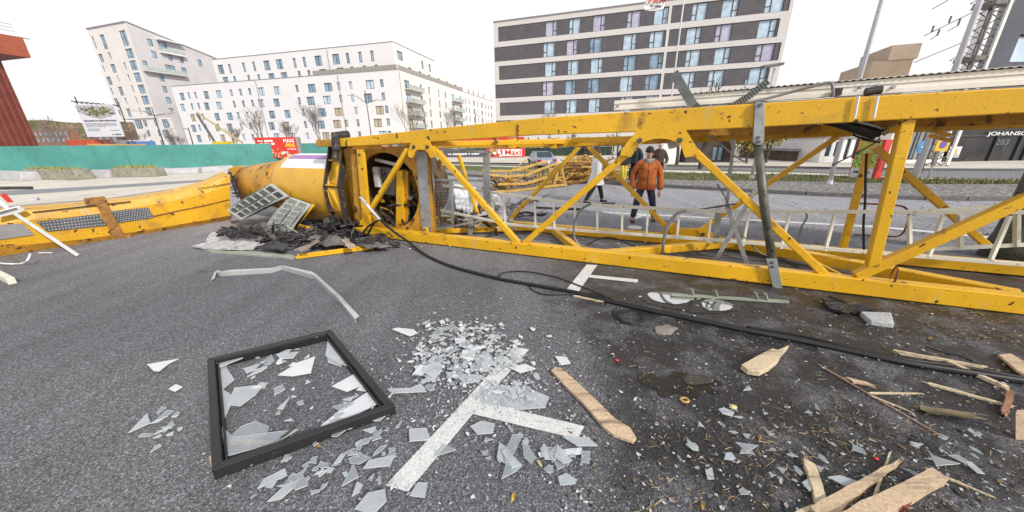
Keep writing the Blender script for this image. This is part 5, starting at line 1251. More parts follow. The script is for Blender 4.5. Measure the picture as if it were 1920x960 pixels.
# ================================================================ the left box girder
PA, PB_ = V3((-9.74, 6.13, 0)), V3((-7.75, 9.0, 0)); GD = (PB_-PA).normalized(); GN = V3((-GD.y, GD.x, 0))
if GN.x > 0: GN = -GN
def gp(x, y, off=0.0): return onplane(x, y, PA+GN*off, GN)
girder = thing('box_girder', 'long yellow box girder with perforated panels torn off the crane at left', 'crane girder', PA.lerp(PB_, .5))
stx = [(-60, (496, 478, 448, 428, 405)), (0, (483, 462, 438, 420, 400)), (60, (477, 458, 432, 412, 394)), (160, (466, 448, 424, 404, 385)), (245, (450, 436, 410, 390, 376)), (330, (434, 422, 396, 376, 362)), (395, (420, 411, 380, 360, 344)), (432, (412, 404, 372, 350, 326))]
rings = []; WG = 1.0
insets = (.16, .02, .0, .0, .05)
for x, ys in stx:
    near = [gp(x, y, ins) for y, ins in zip(ys, insets)]
    ft = near[4]+GN*WG*.62+Z3*.03; fb = V3((near[0].x, near[0].y, near[0].z))+GN*WG*.7
    rings.append(near+[ft, fb])
rings.insert(0, [V3((p+(p-q)*3).xy.to_3d())+Z3*p.z for p, q in zip(rings[0], rings[1])])
g = MB(); 
g.sweep(rings, caps=True, mats=lambda i, j: 1 if j in (0, 6) else 0); YELG = mat('weathered girder yellow', (.64, .345, .014), .42, var=.18, vscale=1.0, spots=[(2.2, .56, (.42, .22, .03), .14), (4, .62, (.52, .36, .10), .08, (1, 1, .3)), (8, .63, (.12, .06, .02), .03), (30, .67, (.10, .05, .02), .02)], bump=.12, bscale=18, fine=.16, fscale=120)
go = g.build('body', [YELG, YELD], girder, bevel=.01)
# crumpled nose plate, seams
for ya, yb, m_ in ((0, 0, None),):
    pass
def seam(pts, off, w_, m, name): 
    P = [gp(x, y, off) for x, y in pts]; g = MB()
    for a, b in zip(P, P[1:]): g.beam(a, b, .012, w_, up=GN.cross((b-a).normalized()))
    return g.build(name, m, girder)
seam([(286, 406), (330, 396), (380, 386), (430, 374)], -.02, .02, RUST, 'seam'); seam([(60, 398), (160, 387), (245, 378)], -.0, .02, CHAR, 'seam')
seam([(370, 353), (400, 349), (434, 343)], -.03, .015, CHAR, 'seam')
# perforated panels
PERF = mat('perforated sheet', (.13, .135, .15), .4, .5, var=.2)
def perf(pix, name):
    g = MB(); q = [gp(x, y, -.02) for x, y in pix]; g.prism(q, GN*.01); po = g.build(name, PERF, girder)
    g = MB(); a, b, c, d = q
    L_ = (b-a).length; H_ = (d-a).length; nu, nv_ = int(L_/.045), max(3, int(H_/.045))
    for i in range(nu):
        for j in range(nv_):
            u, v = (i+.5+.5*(j % 2))/(nu+.5), (j+.5)/nv_
            c0 = a.lerp(b, u).lerp(d.lerp(c, u), v)-GN*.012
            g.face([c0+GD*.012*math.cos(k*1.0472)+Z3*.012*math.sin(k*1.0472) for k in range(6)])
    tag(g.build('raised_dimples', mat('dimple highlight metal', (.55, .57, .60), .35, .5), po, recalc=False), kind='stuff')
perf([(68, 416), (185, 401), (200, 423), (88, 434)], 'perforated_panel'); perf([(207, 396), (278, 389), (288, 408), (222, 418)], 'perforated_panel')
g = MB(); g.prism([gp(x, y, -.022) for x, y in ((-20, 423), (42, 419), (64, 440), (-20, 452))], GN*.01); g.build('cut_opening', mat('grey cover sheet', (.24, .24, .25), .6, var=.15, fine=.2), girder)
# rusty bracket
for pix in ([(157, 372), (196, 368), (203, 380), (160, 384)], [(180, 383), (200, 380), (232, 440), (213, 446)], [(208, 444), (246, 438), (247, 450), (212, 456)]):
    g = MB(); g.prism([gp(x, y, -.06) for x, y in pix], GN*.05); g.build('rusty_bracket', mat('rusty orange bracket', (.30, .14, .03), .7, var=.35, vscale=8, spots=[(14, .6, (.07, .04, .02), .06)]), girder, bevel=.008)
# broken end plates between girder and cone
r_ = random.Random(33)
for pix, off, m_ in (([(427, 318), (440, 312), (470, 312), (478, 322), (440, 330)], .3, YELD), ([(432, 330), (474, 322), (480, 344), (446, 352)], .6, RUST), ([(446, 352), (478, 344), (482, 372), (452, 376)], .35, YELD), ([(427, 322), (433, 322), (452, 368), (446, 372)], .05, CHAR)):
    g = MB(); g.prism([gp(x, y, off) for x, y in pix], GN*.05); g.build('torn_end_plate', m_, girder, bevel=.004)
for k in range(5):
    g = MB(); a = gp(r_.uniform(430, 445), r_.uniform(322, 350), .3); b = gp(r_.uniform(460, 480), r_.uniform(318, 350), .5); g.beam(a, b, .05, .02); g.build('torn_strip', r_.choice([CHAR, RUST, YELD]), girder)
# ================================================================ things lying on and around the crane
# canopy roof section lying along the top of the mast
can = thing('canopy_roof', 'long cream canopy roof section with a corrugated top lying along the mast', 'roof section', M(6, .6, 2.4))
def zlo(s): return 2.40+(s-3.46)*.0185
def zhi(s): return 2.53+(s-3.46)*.027
def zback(s): return zhi(s)+.02
g = MB(); S0, S1 = 3.46, 11.5; TF = .32
for lo_, hi_, to in ((0, .30, 0), (.31, .63, .012), (.64, 1.0, .0)):
    g.hexa([M(S0, TF+to, zlo(S0)+(zhi(S0)-zlo(S0))*lo_), M(S1, TF+to, zlo(S1)+(zhi(S1)-zlo(S1))*lo_), M(S1, TF+.10, zlo(S1)+(zhi(S1)-zlo(S1))*lo_), M(S0, TF+.10, zlo(S0)+(zhi(S0)-zlo(S0))*lo_),
            M(S0, TF+to, zlo(S0)+(zhi(S0)-zlo(S0))*hi_), M(S1, TF+to, zlo(S1)+(zhi(S1)-zlo(S1))*hi_), M(S1, TF+.10, zlo(S1)+(zhi(S1)-zlo(S1))*hi_), M(S0, TF+.10, zlo(S0)+(zhi(S0)-zlo(S0))*hi_)])
g.build('fascia', CREAM, can)
g = MB(); n = 420; pr_ = []
for k in range(n+1):
    s = 4.45+(S1-4.45)*k/n; pr_.append((s, zhi(s)+.012+(.011 if k % 4 in (1, 2) else 0)))
for a, b in zip(pr_, pr_[1:]):
    g.face([M(a[0], TF-.03, a[1]), M(b[0], TF-.03, b[1]), M(b[0], 2.3, b[1]+.04), M(a[0], 2.3, a[1]+.04)]); g.face([M(a[0], TF-.03, a[1]), M(b[0], TF-.03, b[1]), M(b[0], TF-.03, b[1]-.006), M(a[0], TF-.03, a[1]-.006)])
g.build('corrugated_sheet', mat('corrugated roof steel', (.55, .54, .49), .4, .2, var=.12), can, recalc=False)
g = MB(); UNDER = mat('pale underside sheet', (.50, .50, .54), .45, .1, var=.15, vscale=3, spots=[(3, .6, (.25, .24, .24), .1)])
for a, b in ((3.7, 5.0), (5.1, 6.6), (6.7, 11.4)): g.hexa([M(a, TF+.02, zlo(a)-.06), M(b, TF+.02, zlo(b)-.05), M(b, 1.9, zlo(b)-.03), M(a, 1.9, zlo(a)-.03), M(a, TF+.02, zlo(a)-.012), M(b, TF+.02, zlo(b)-.012), M(b, 1.9, zlo(b)-.012), M(a, 1.9, zlo(a)-.012)])
g.build('soffit', UNDER, can)
for s in (3.75, 4.5, 5.05, 6.65, 8.2):
    g = MB(); g.beam(M(s, TF+.06, zlo(s)-.08), M(s+.1, 1.6, zlo(s)-.07), .06, .07); g.build('soffit_rib', mat('dirty timber rib', (.22, .17, .11), .8, var=.3), can)
g = MB(); g.tube([M(5.75, TF-.0, 2.47), M(5.75, TF-.02, 2.47)], .02, 8)
for px_ in (1615, 1648, 1676): 
    c0 = onplane(px_, 163 if px_ != 1648 else 160, M(0, TF-.01, 0), MN); g = MB(); g.tube([c0+MN*.02, c0-MN*.012], .018, 10); g.build('vent_plug', GALV, can)
c0 = onplane(1158, 199, M(0, TF-.01, 0), MN); g = MB(); g.tube([c0+MN*.02, c0-MN*.012], .014, 10); g.build('bolt', BOLT, can)
c0 = onplane(1637, 172, M(0, .24, 0), MN); g = MB(); g.tube([c0-ME*.07, c0+ME*.07+Z3*.02], .045, 12); g.build('pipe_stub', CHAR, can)
c0 = onplane(1569, 173, M(0, .26, 0), MN); g = MB(); g.box(c0, ME*.035, MN*.05, Z3*.04); g.build('dark_bracket', CHAR, can)
arc_px([(1330, 206), (1380, 197), (1440, 184), (1500, 168), (1552, 155), (1561, 162), (1562, 182)], .18, .017, hoopm, 'conduit', can)
def ribbed(pts, wd, t, lab, m):
    P = [onplane(x, y, M(0, t, 0), MN) for x, y in pts]; out = []
    for i in range(len(P)-1):
        for j in range(14): out.append(P[i].lerp(P[i+1], j/14))
    out.append(P[-1]); g = MB(); rows_ = []
    for i, p in enumerate(out):
        d = (out[min(i+1, len(out)-1)]-out[max(i-1, 0)]).normalized(); a = MN.cross(d).normalized(); o = MN*(.02 if i % 2 else -.012)
        rows_.append([p-a*wd+o, p+a*wd+o, p+a*wd+o+MN*.012, p-a*wd+o+MN*.012])
    g.sweep(rows_); return tag(g.build('ribbed_strip', m), lab, 'metal strip')
ribbed([(1263, 136), (1282, 168), (1300, 198), (1312, 208)], .058, .12, 'bent ribbed metal strip standing up against the hotel windows, its top curled left', GALV)
ribbed([(1440, 152), (1405, 180), (1372, 200), (1345, 208)], .042, .14, 'bent ribbed metal strip leaning up to the right towards the clamp post', GALV)

# vent grilles
class Quad:
    def __init__(s, a, b, c, d): s.q = [V3(x) for x in (a, b, c, d)]; s.n = (s.q[1]-s.q[0]).cross(s.q[3]-s.q[0]).normalized(); s.n = s.n if s.n.dot(CAM-s.q[0]) > 0 else -s.n
    def p(s, u, v, out=0.0): 
        a, b, c, d = s.q; return a.lerp(b, u).lerp(d.lerp(c, u), v)+s.n*out+s.n*(.05*math.sin(u*3.14))
def grille(lab, q, seed):
    Q = Quad(*q); hs = []
    for i in range(7):
        for j in range(2):
            u0_ = .035+i*.135; v0_ = .06+j*.45
            for k in range(6): hs.append((u0_+.008, v0_+.035+k*.061, u0_+.112, v0_+.035+k*.061+.046))
    g = MB(); wall(g, Q, 0, 1, 0, 1, hs, .022, 0)
    for (a, b) in (((0, 0), (1, 0)), ((1, 0), (1, 1)), ((1, 1), (0, 1)), ((0, 1), (0, 0))):
        for k in range(8):
            p = (a[0]+(b[0]-a[0])*k/8, a[1]+(b[1]-a[1])*k/8); q2 = (a[0]+(b[0]-a[0])*(k+1)/8, a[1]+(b[1]-a[1])*(k+1)/8)
            g.face([Q.p(*p), Q.p(*q2), Q.p(*q2, -.05), Q.p(*p, -.05)])
    o = g.build('vent_grille', mat('grey grille plastic', (.50, .52, .50), .5, var=.1, spots=[(6, .66, (.3, .3, .26), .08)], fine=.1), recalc=False)
    g = MB(); g.face([Q.p(.02, .02, -.06), Q.p(.98, .02, -.06), Q.p(.98, .98, -.06), Q.p(.02, .98, -.06)])
    tag(o, lab, 'vent grille', 'grey slotted vent grilles'); ORIG[o.name] = o.location.copy(); g.build('slot_backing', mat('black slot backing', (.004, .004, .004), .9, spec=0.0), o, recalc=False)  # pure black sheet stands for the dark depth behind the slots
T_ = lambda x, y, t: onplane(x, y, M(0, t, 0), MN)
grille('grey slotted vent grille lying nearly flat beside the girder end', [T_(425, 394, -.25), T_(508, 344, -.06), T_(540, 368, -.12), T_(453, 412, -.35)], 1)
grille('grey slotted vent grille propped up steeply against the yellow drum', [T_(490, 437, -.40), T_(543, 369, -.03), T_(583, 383, -.05), T_(538, 443, -.42)], 2)
o = MB(); p, q = T_(540, 440, -.25), T_(588, 384, .0); o.beam(p, q, .04, .07); tag(o.build('yellow_angle', YEL, bevel=.006), 'short yellow angle bar leaning beside the steep vent grille', 'steel bar')
o = MB(); o.beam(T_(560, 423, -.15), T_(612, 436, .0), .05, .08); tag(o.build('yellow_angle', YEL, bevel=.006), 'yellow flat bar lying under the collar of the machine housing', 'steel bar')
o = MB(); p, q = G(556, 483, .03), G(741, 459, .05); o.beam(p, q, .05, .045); o.beam(p+Z3*.03+V3((0, .03, 0)), q+Z3*.03+V3((0, .03, 0)), .012, .05); tag(o.build('yellow_bar', YEL, bevel=.004), 'long thin yellow bar on the asphalt in front of the black scrap', 'steel bar')

# broken white panel and the black scrap
def crumple(pix, z, th, m, name, lab=None, cat=None, seed=1, amp=.05, group=None, ndiv=5):
    r_ = random.Random(seed); pts = [G(x, y, z if not isinstance(z, (list, tuple)) else z[i]) for i, (x, y) in enumerate(pix)]
    c = V3((0, 0, 0))
    for p in pts: c += p
    c /= len(pts); c.z += amp*.5; ring = []
    for i in range(len(pts)):
        a, b = pts[i], pts[(i+1) % len(pts)]
        for j in range(ndiv): ring.append(a.lerp(b, j/ndiv)+(V3((r_.uniform(-1, 1), r_.uniform(-1, 1), r_.uniform(-.4, 1)))*amp if j else V3((0, 0, 0))))
    mid = [c.lerp(p, .55)+V3((0, 0, r_.uniform(-.3, 1)*amp)) for p in ring]
    g = MB(); n = len(ring)
    for i in range(n):
        j = (i+1) % n
        for dz in (0, -th): g.face([ring[i]+Z3*dz, ring[j]+Z3*dz, mid[j]+Z3*dz, mid[i]+Z3*dz]); g.face([mid[i]+Z3*dz, mid[j]+Z3*dz, c+Z3*dz])
        g.face([ring[i], ring[j], ring[j]-Z3*th, ring[i]-Z3*th])
    o = g.build(name, m, recalc=False); return tag(o, lab, cat, group) if lab else o
crumple([(359, 461), (384, 455), (394, 438), (410, 433), (440, 437), (497, 441), (474, 466), (420, 467), (381, 465)], [.05, .08, .15, .18, .17, .18, .09, .08, .06], .03, mat('dirty sheet', (.46, .46, .46), .55, var=.2, vscale=4, spots=[(5, .60, (.2, .18, .15), .1), (20, .64, (.1, .09, .08), .03)], fine=.15), 'torn_sheet', 'torn dirty white panel lying on the asphalt left of the black scrap', 'panel', 3, .012)
crumple([(381, 467), (470, 468), (560, 480), (545, 484), (460, 476), (395, 472)], .03, .03, mat('panel edge green grey', (.30, .32, .27), .6), 'panel_edge', 'thin green grey edge strip under the torn white panel', 'panel', 4, .01)
crumple([(404, 436), (430, 424), (470, 428), (500, 440), (470, 448), (430, 447)], [.3, .42, .42, .3, .2, .2], .02, CHAR, 'black_sheet', 'black torn sheet standing behind the white panel', 'sheet', 5, .06)
r_ = random.Random(41); g = MB()
for k in range(300):
    x = r_.uniform(470, 735); y = r_.uniform(438, 462)-(x-470)*.015; 
    if r_.random() < .3: x = r_.uniform(430, 600); y = r_.uniform(415, 450)
    p = G(x, y, r_.uniform(.02, .16)); d = V3((r_.gauss(0, 1.3), r_.gauss(0, .8), r_.gauss(0, .16))).normalized()
    L_ = r_.uniform(.05, .28); mm = r_.choice([0]*8+[1, 1, 2, 3]+[4]*(k % 4 == 0))
    p.z = max(p.z, abs(d.z)*L_+.02)
    if r_.random() < .55: g.beam(p-d*L_, p+d*L_, r_.uniform(.03, .16), r_.uniform(.004, .03), up=V3((r_.gauss(0, .5), r_.gauss(0, .5), 1)), m=mm)
    else:
        q = V3((r_.gauss(0, .06), r_.gauss(0, .06), r_.uniform(0, .08))); g.tube([p-d*L_, p+q, p+d*L_], r_.uniform(.005, .014), 5, m=mm)
tag(g.build('scrap_heap', [CHAR, DARK, GREYM, BOLT, DIRTYW], recalc=False), 'black heap of crushed scrap and wires between white panel and mast', 'scrap', kind='stuff')
for k, (pix, z, m_, lab) in enumerate((([(575, 447), (600, 440), (640, 446), (650, 458), (610, 462)], .16, GREYM, 'grey folded sheet in the middle of the black scrap'), ([(480, 464), (510, 452), (545, 458), (530, 470)], .14, DARK, 'dark creased sheet at the front of the black scrap'),
        ([(550, 468), (590, 456), (600, 450), (575, 470)], .2, mat('tan grey strip', (.24, .21, .18), .7, var=.3), 'tan grey torn strip across the black scrap'), ([(640, 450), (652, 447), (668, 462), (655, 466)], .2, mat('tan torn foam', (.42, .34, .27), .8, var=.3), 'tan torn foam scrap near the mast foot'), ([(660, 455), (720, 456), (735, 462), (690, 466)], .12, GREYM, 'flat grey sheet at the right end of the black scrap'))):
    crumple(pix, z, .015, m_, 'scrap_sheet', lab, 'sheet', 50+k, .03)
for k, (pts, r_t, lab) in enumerate((([(585, 440), (590, 420), (600, 408), (612, 412), (610, 432)], .014, 'thin black wire loop standing beside the collar'), ([(440, 432), (480, 440), (560, 443), (640, 442), (690, 446)], .014, 'black wire stretched over the black scrap'))):
    P = [T_(x, y, -.2) for x, y in pts]; g = MB(); g.tube(P, r_t, 6); tag(g.build('wire', BLACK, smooth=True), lab, 'wire')
arc_obj = lambda pts3, r, m, name, lab, cat: tag((lambda g: (g.tube(pts3, r, 8), g.build(name, m, smooth=True))[1])(MB()), lab, cat)
def smooth3(P, n=6):
    out = []
    for i in range(len(P)-1):
        p0, p1, p2, p3 = P[max(i-1, 0)], P[i], P[i+1], P[min(i+2, len(P)-1)]
        for j in range(n):
            u = j/n; out.append(.5*((2*p1)+(p2-p0)*u+(2*p0-5*p1+4*p2-p3)*u*u+(3*p1-p0-3*p2+p3)*u*u*u))
    return out+[P[-1]]
# main cable
cab = thing('power_cable', 'thick black power cable running from the crane across the asphalt to the right edge', 'cable', G(1280, 592))
ups = [T_(675, 368, -.10), T_(688, 384, -.12), T_(712, 412, -.14), T_(738, 434, -.16), T_(765, 453, -.2), G(800, 479, .03)]
gpx = [(850, 500), (930, 521), (1000, 534), (1080, 548), (1170, 570), (1280, 593), (1400, 618), (1500, 637), (1600, 658), (1700, 679), (1800, 695), (1960, 719)]
g = MB(); g.tube(smooth3(ups+[G(x, y, .03) for x, y in gpx]), .024, 10); g.build('sheath', BLACK, cab, smooth=True)
g = MB(); g.tube(smooth3([G(x, y+2, .022) for x, y in gpx[3:]]), .022, 10); g.build('second_sheath', BLACK, cab, smooth=True)
g = MB(); g.tube(smooth3([G(x, y-6+2*math.sin(x*.02), .02) for x, y in gpx[6:]]), .014, 8); g.build('third_sheath', BLACK, cab, smooth=True)
g = MB(); g.tube([ups[0]-Z3*.01, ups[0]+(ups[1]-ups[0])*.6, ups[1], ups[2]], .03, 10); g.build('tape_wrap', DIRTYW, cab, smooth=True)
g = MB(); g.tube(smooth3([ups[2], T_(690, 425, -.1), T_(672, 446, -.1), T_(652, 452, -.1)]), .022, 8); g.build('branch_end', BLACK, cab, smooth=True)
def gwire(pix, r, lab, z=.02): arc_obj(smooth3([G(x, y, z) for x, y in pix]), r, BLACK, 'thin_cable', lab, 'cable')
gwire([(935, 520), (944, 511), (985, 509), (1040, 519), (1090, 537), (1130, 553), (1175, 572), (1230, 583)], .010, 'thin black cable arching behind the thick cable near the far bay line')
gwire([(990, 530), (998, 543), (1022, 552), (1060, 552), (1100, 549), (1140, 558)], .009, 'thin black cable sagging in front of the thick cable near the far bay line')
gwire([(1150, 580), (1158, 598), (1182, 607), (1203, 602), (1202, 588), (1180, 580), (1158, 586), (1168, 602), (1190, 606)], .009, 'thin black cable coiled in two small loops beside the dark wet patch')
gwire([(1736, 650), (1760, 658), (1800, 668), (1825, 678)], .008, 'short thin black wire behind the cable near the right edge')

r_ = random.Random(88); g = MB()
for k in range(90):
    p = M(r_.uniform(-2.75, -1.75), r_.uniform(-.35, .12), r_.uniform(.02, .30)); d = V3((r_.gauss(0, 1), r_.gauss(0, 1), r_.gauss(0, .7))).normalized()*r_.uniform(.04, .16); a, b = p-d, p+d; a.z = max(.02, a.z); b.z = max(.02, b.z)
    if r_.random() < .6: g.tube([a, p+V3((0, 0, r_.uniform(0, .06))), b], r_.uniform(.006, .03), 6, m=r_.choice([0, 0, 1, 2]))
    else: g.beam(a, b, r_.uniform(.04, .14), r_.uniform(.01, .05), m=r_.choice([0, 1, 1, 2]))
tag(g.build('greasy_debris', [BLACK, CHAR, DARK], recalc=False), 'black greasy tangle of hoses at the foot of the collar', 'debris', kind='stuff')
# left edge: aluminium pieces
def alu(name, lab, p, q, w_, h_, m=WHITE, up=None):
    g = MB(); g.beam(p, q, w_, h_, up=up); d = (q-p).normalized(); o = g.build(name, m, bevel=.004); return tag(o, lab, 'aluminium bar')
pb = G(146, 479, .03); pt_ = gp(24, 398, -.10)
alu('aluminium_bar', 'long white aluminium flat bar leaning from the asphalt up to the girder', pb, pt_, .055, .025, m=ALU, up=Z3+V3((.3, -.6, 0)))
alu('aluminium_bar', 'short white bar end sticking up behind the girder at the left edge', gp(-14, 366, .3), gp(22, 398, .05), .055, .025, m=ALU, up=Z3+V3((.3, -.6, 0)))
g = MB(); g.prism([gp(x, y, -.16) for x, y in ((-10, 398), (36, 386), (47, 393), (40, 398), (-10, 410))], GN*.03); o = tag(g.build('bracket_plate', ALU, bevel=.004), 'white bracket plate with a grey slot on top of the leaning aluminium bar', 'bracket')
g = MB(); g.prism([gp(x, y, -.165) for x, y in ((-8, 399), (30, 389), (34, 393), (-8, 405))], GN*.004); ORIG[o.name] = o.location.copy(); g.build('slot', GREYM, o)
g = MB(); g.beam(G(-30, 500, .06), G(22, 527, .05), .08, .10); tag(g.build('aluminium_section', ALUW, bevel=.006), 'cut white box section poking in at the left edge near the ground', 'aluminium bar')
arc_obj(smooth3([G(-20, 492, .02), G(20, 495, .03), G(44, 493, .03), G(52, 487, .12), G(57, 476, .18)]), .016, WHITE, 'bent_strap', 'thin bent white strap curling up from the ground under the girder', 'strap')
arc_obj(smooth3([G(-5, 468, .15), G(15, 480, .05), G(40, 494, .02)]), .006, RUST, 'thin_wire', 'thin rust coloured wire beside the bent white strap', 'wire')
g = MB(); g.tube([G(73, 474, .02), G(97, 474, .02)], .012, 6); tag(g.build('bolt_rod', WHITE), 'small white rod lying in front of the girder', 'rod')
g = MB(); g.beam(G(-20, 352.5, .1), G(60, 352, .1), .1, .12); tag(g.build('dark_rod', CHAR), 'dark bar lying on the pale yard behind the girder', 'bar')
g = MB(); g.prism([gp(x, y, 1.3) for x, y in ((0, 366), (10, 362), (26, 379), (14, 380))], GN*.08); tag(g.build('red_fragment', RED), 'red fragment behind the girder at the left edge', 'fragment')
g = MB(); g.beam(G(58, 374, .05), G(72, 373, .05), .3, .1); tag(g.build('grey_stone', CONP, bevel=.02), 'small grey stone lying on the yard behind the girder', 'stone')

# bent aluminium profile on the asphalt
path = [(396, 528, 0.03), (404, 516, .07), (413, 518, .10), (432, 517, .09), (508, 512, .085), (528, 506, .10), (580, 521, .09), (588, 523, .09), (634, 566, .085), (667, 607, .085)]
P = [G(x, y) for x, y, h in path]; rings = []
for i, p in enumerate(P):
    d = (P[min(i+1, len(P)-1)]-P[max(i-1, 0)]).normalized(); a = V3((-d.y, d.x, 0)); a = a if a.y > 0 or a.x > 0 else -a
    if i < 3: a = V3((.2, 1, 0)).normalized()
    h = path[i][2]; tw = .02*math.sin(i*2.3); th = .006; w2 = .052; h *= .78
    rings.append([p, p+Z3*h, p+Z3*(h+tw)+a*w2, p+Z3*(h+tw-th)+a*w2, p+Z3*(h-th)+a*th, p+a*th])
g = MB(); g.sweep(rings); tag(g.build('bent_profile', mat('bent profile aluminium', (.52, .54, .54), .4, .35, var=.15, vscale=4, spots=[(8, .62, (.28, .28, .24), .08)], fine=.1)), 'bent aluminium angle profile lying in an arc in front of the white panel', 'metal profile')

# window frame with broken panes
zt_ = .088; fo = [G(x, y, zt_) for x, y in ((388, 672), (620, 617), (741, 760), (396, 882))]; c_ = sum(fo, V3((0, 0, 0)))/4
BLKF = mat('black window frame', (.020, .019, .021), .5, var=.15, spots=[(9, .68, (.3, .24, .15), .03)], fine=.15)
wf = thing('window_frame', 'black square window frame with broken panes lying on the asphalt', 'window frame', V3((c_.x, c_.y, 0)))
wd = .052
def inset(pts, w_):
    out = []
    for i in range(4):
        p, a, b = pts[i], pts[i-1], pts[(i+1) % 4]; d1 = (a-p).normalized(); d2 = (b-p).normalized(); k = w_/math.sqrt(1-d1.dot(d2)**2); out.append(p+(d1+d2)*k)
    return out
fi = inset(fo, wd); fi2 = inset(fo, wd*1.25)
for i in range(4):
    j = (i+1) % 4; g = MB(); dn = -Z3*zt_*.98
    g.hexa([fo[i]+dn, fo[j]+dn, fi2[j]+dn, fi2[i]+dn, fo[i], fo[j], fi[j], fi[i]]); g.build('frame_bar', BLKF, wf, bevel=.006)
    g = MB(); a0, b0, a1, b1 = fi2[i], fi2[j], inset(fo, wd*1.5)[i], inset(fo, wd*1.5)[j]
    g.hexa([a0+dn, b0+dn, b1+dn, a1+dn, a0-Z3*.03, b0-Z3*.03, b1-Z3*.03, a1-Z3*.03]); g.build('glazing_bead', BLACK, wf)
GLE = mat('glass edge', (.66, .72, .71), .2, var=.1, spec=.8)
GLS = mat('broken pane glass', (.60, .64, .67), .12, var=.08, vscale=6, alpha=.52, spec=.9, fine=.06); GLW = mat('frosted pane glass', (.74, .76, .78), .25, var=.06, vscale=6, alpha=.85, spec=.8); GLD = mat('thin pane glass', (.45, .50, .54), .1, var=.1, vscale=6, alpha=.38, spec=1.0)
def pane(pix, z, m, name='glass_piece', parent=None, th=.006, tilt=0):
    g = MB(); g.prism([G(x, y, z+tilt*i) for i, (x, y) in enumerate(pix)], Z3*th, 0, 1); return g.build(name, [m, GLE], parent)
for k, (pix, m_) in enumerate((([(718, 752), (642, 666), (660, 690), (690, 715), (668, 732), (690, 735), (640, 768), (600, 800), (630, 800)], GLW), ([(404, 676), (432, 672), (425, 690), (440, 712), (418, 730), (440, 745), (415, 800), (412, 720)], GLS),
        ([(616, 626), (632, 652), (660, 690), (632, 680), (610, 668)], GLS), ([(415, 800), (440, 820), (560, 805), (520, 830), (424, 856)], GLD), ([(405, 678), (460, 664), (455, 672), (410, 690)], GLS))):
    pane(pix, .018+.007*k, m_, 'pane_remnant', wf)
g = MB(); g.beam(G(412, 680, .05), G(612, 624, .06), .018, .012); g.build('loose_gasket', BLACK, wf)
big = [([(276, 684), (336, 673), (318, 682), (298, 697), (288, 696)], GLW, 'white pointed glass shard lying alone left of the window frame'), ([(316, 730), (330, 721), (343, 726), (328, 735)], GLW, 'small white glass shard below the pointed one left of the window frame'),
    ([(735, 618), (745, 615), (775, 618), (784, 625), (768, 631)], GLW, 'bright white glass shard alone near the top of the glass field'), ([(521, 704), (560, 680), (591, 669), (583, 700), (548, 706)], GLW, 'large white glass shard in the upper middle of the window frame'),
    ([(425, 760), (440, 728), (470, 724), (495, 722), (480, 740), (450, 762)], GLS, 'large grey glass shard in the left half of the window frame'), ([(456, 692), (488, 682), (478, 694), (462, 700)], GLS, 'small glass shard in the upper left of the window frame'),
    ([(611, 660), (632, 648), (650, 668), (640, 688), (615, 680)], GLS, 'glass shard against the upper right bar of the window frame'), ([(622, 725), (668, 700), (682, 722), (650, 735)], GLW, 'triangular glass shard at the right inside of the window frame'),
    ([(518, 665), (560, 660), (550, 672), (525, 674)], GLS, 'flat glass sliver near the far bar inside the window frame'), ([(430, 822), (452, 800), (480, 790), (505, 800), (500, 815), (470, 826)], GLD, 'clear glass shard at the near left inside of the window frame'),
    ([(886, 740), (930, 722), (985, 726), (1030, 745), (1022, 765), (975, 768), (920, 762)], GLS, 'biggest flat glass pane piece lying over the junction of the painted lines'), ([(850, 700), (905, 704), (900, 715), (870, 720)], GLS, 'grey glass shard left of the upper end of the painted line'),
    ([(955, 690), (985, 683), (1005, 692), (975, 700)], GLW, 'white glass shard right of the upper end of the painted line'), ([(882, 800), (902, 790), (928, 795), (925, 812), (895, 815)], GLS, 'glass shard below the short painted line beside its junction'),
    ([(940, 845), (950, 843), (978, 872), (960, 878)], GLS, 'long leaning glass shard below the short painted line'), ([(1008, 850), (1020, 847), (1090, 840), (1093, 852), (1040, 857), (1012, 858)], GLW, 'long glass sliver below the tip of the short painted line'),
    ([(1046, 895), (1062, 888), (1082, 900), (1078, 908), (1050, 910)], GLS, 'grey glass shard right of the long sliver near the bottom middle'), ([(768, 930), (784, 905), (802, 906), (797, 934)], GLS, 'glass shard beside the lower end of the painted line'),
    ([(767, 805), (800, 803), (808, 825), (768, 828)], GLS, 'square grey glass shard left of the painted line'), ([(665, 955), (690, 925), (722, 918), (725, 940), (700, 965)], GLS, 'large glass shard at the bottom edge left of the painted line'),
    ([(1040, 668), (1062, 670), (1070, 682), (1052, 685)], GLW, 'rounded white shard beyond the upper end of the pale plank'), ([(1740, 845), (1752, 857), (1800, 870), (1755, 874)], GLD, 'clear triangular shard beside the crossed planks at lower right'),
    ([(1552, 895), (1575, 892), (1612, 905), (1590, 915)], GLS, 'blue grey glass shard between the crossed planks at lower right'), ([(770, 728), (790, 720), (800, 735), (735, 738), (725, 730)], GLS, 'flat shard just right of the near corner of the window frame')]
for k, (pix, m_, lab) in enumerate(big): tag(pane(pix, .012+.0045*(k % 5), m_, 'glass_shard'), lab, 'glass shard', 'broken window glass')
